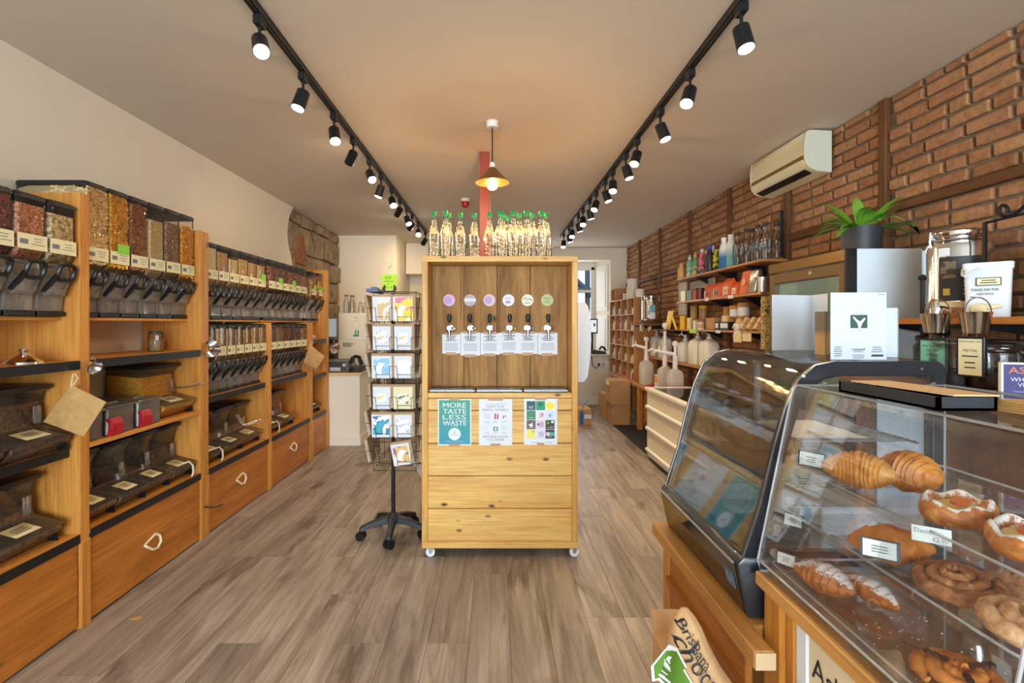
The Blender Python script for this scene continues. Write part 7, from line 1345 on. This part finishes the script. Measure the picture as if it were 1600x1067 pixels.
# ------------------------------------------------------------------ paper sack and box by the counter
sk = [(0, .30, .60, .085), (.3, .30, .60, .09), (.45, .325, .595, .085), (.56, .352, .555, .078), (.60, .364, .528, .072), (.636, .376, .502, .064), (.693, .389, .472, .048), (.735, .396, .455, .03), (.755, .405, .44, .014), (.765, .415, .43, .004)]
yc_ = 1.10
def sk_at(z):
    for (za, a0, a1, r0), (zb_, b0, b1, r1) in zip(sk, sk[1:]):
        if za <= z <= zb_: t = (z-za)/(zb_-za); return a0+(b0-a0)*t, a1+(b1-a1)*t, r0+(r1-r0)*t
    return sk[-1][1:]
def sk_front(x, z):
    a, b, r = sk_at(z); c, h = (a+b)/2, (b-a)/2; s = max(-1, min(1, (x-c)/h)); return yc_-r*1.12*math.sqrt(max(0, 1-s*s))-.002
bgk = thing('paper_sack', 'brown printed paper sack with green label standing by the low counter', 'paper sack', (.45, yc_, 0)); m = MB(); rr = []; K = 28; rw = random.Random(9)
for i in range(41):
    z = .765*i/40; a, b, r = sk_at(z); c, h = (a+b)/2, (b-a)/2; rr.append([(c+h*math.cos(2*PI*k/K), yc_+r*math.sin(2*PI*k/K)*(1+.09*math.sin(k*1.7+i*.5)+.05*math.sin(k*.9-i*.8)), z+.0005) for k in range(K)])
m.rings(rr).build('sack', plain('sack_kraft', (186, 146, 102), .75, var=.1, vs=14), bgk, smooth=60)
def sk_text(s, u, v, ang, h, mat, w=None):
    x, z = X(u, 1.05), Z(v, 1.05); mm = MB(); text_on(mm, s, (x, 0, z), (math.cos(ang), 0, -math.sin(ang)), (math.sin(ang), 0, math.cos(ang)), h, w); mm.v = [(a, sk_front(a, c)-.0015, c) for a, b, c in mm.v]; return mm.build('lettering', mat, bgk, smooth=0)
sk_text('Brisl', 1080, 997, 1.0, .022, INK, .043); sk_text('Bana', 1095, 1025, .95, .024, INK, .046); sk_text('ch', 1074, 1018, 1.1, .03, INK, .038); sk_text('oco', 1096, 1052, .9, .026, INK, .065)
gl_ = [(1028, 1065), (1063, 1022), (1072, 1040), (1068, 1044), (1088, 1075), (1030, 1090)]; LG = [(X(u, 1.05), Z(v, 1.05)) for u, v in gl_]
def patch(pts, off, mat, nm):
    mm = MB(); c = (sum(p[0] for p in pts)/len(pts), sum(p[1] for p in pts)/len(pts)); N = 6; n = len(pts)
    for i in range(n):
        p, q = pts[i], pts[(i+1) % n]; base_ = len(mm.v)
        for a in range(N+1):
            for b in range(N+1): s, t = a/N, b/N; e = (p[0]+(q[0]-p[0])*t, p[1]+(q[1]-p[1])*t); x, z = c[0]+(e[0]-c[0])*s, c[1]+(e[1]-c[1])*s; mm.v.append((x, sk_front(x, z)-off, z))
        mm.f += [(base_+a*(N+1)+b, base_+(a+1)*(N+1)+b, base_+(a+1)*(N+1)+b+1, base_+a*(N+1)+b+1) for a in range(N) for b in range(N)]
    return mm.build(nm, mat, bgk, smooth=60)
patch(LG, .0012, PAPER, 'label_border'); cxl_ = (sum(p[0] for p in LG)/6, sum(p[1] for p in LG)/6); patch([(cxl_[0]+(x-cxl_[0])*.86, cxl_[1]+(z-cxl_[1])*.86) for x, z in LG], .0022, plain('label_green', (84, 122, 34), .5), 'label'); sk_text('ORGANIC', 1063, 1058, .95, .009, PAPER, .04)
cb = thing('cardboard_box', 'open cardboard box behind the brown paper sack', 'box', (.50, 1.24, 0), 'cardboard boxes'); MB().box((.41, 1.20, 0), (.50, 1.285, .60)).build('carton', CARD, cb, bevel=.004); MB().box((.41, 1.285, .595), (.50, 1.289, .65), (-.5, 0, 0)).build('flap', CARD, cb)
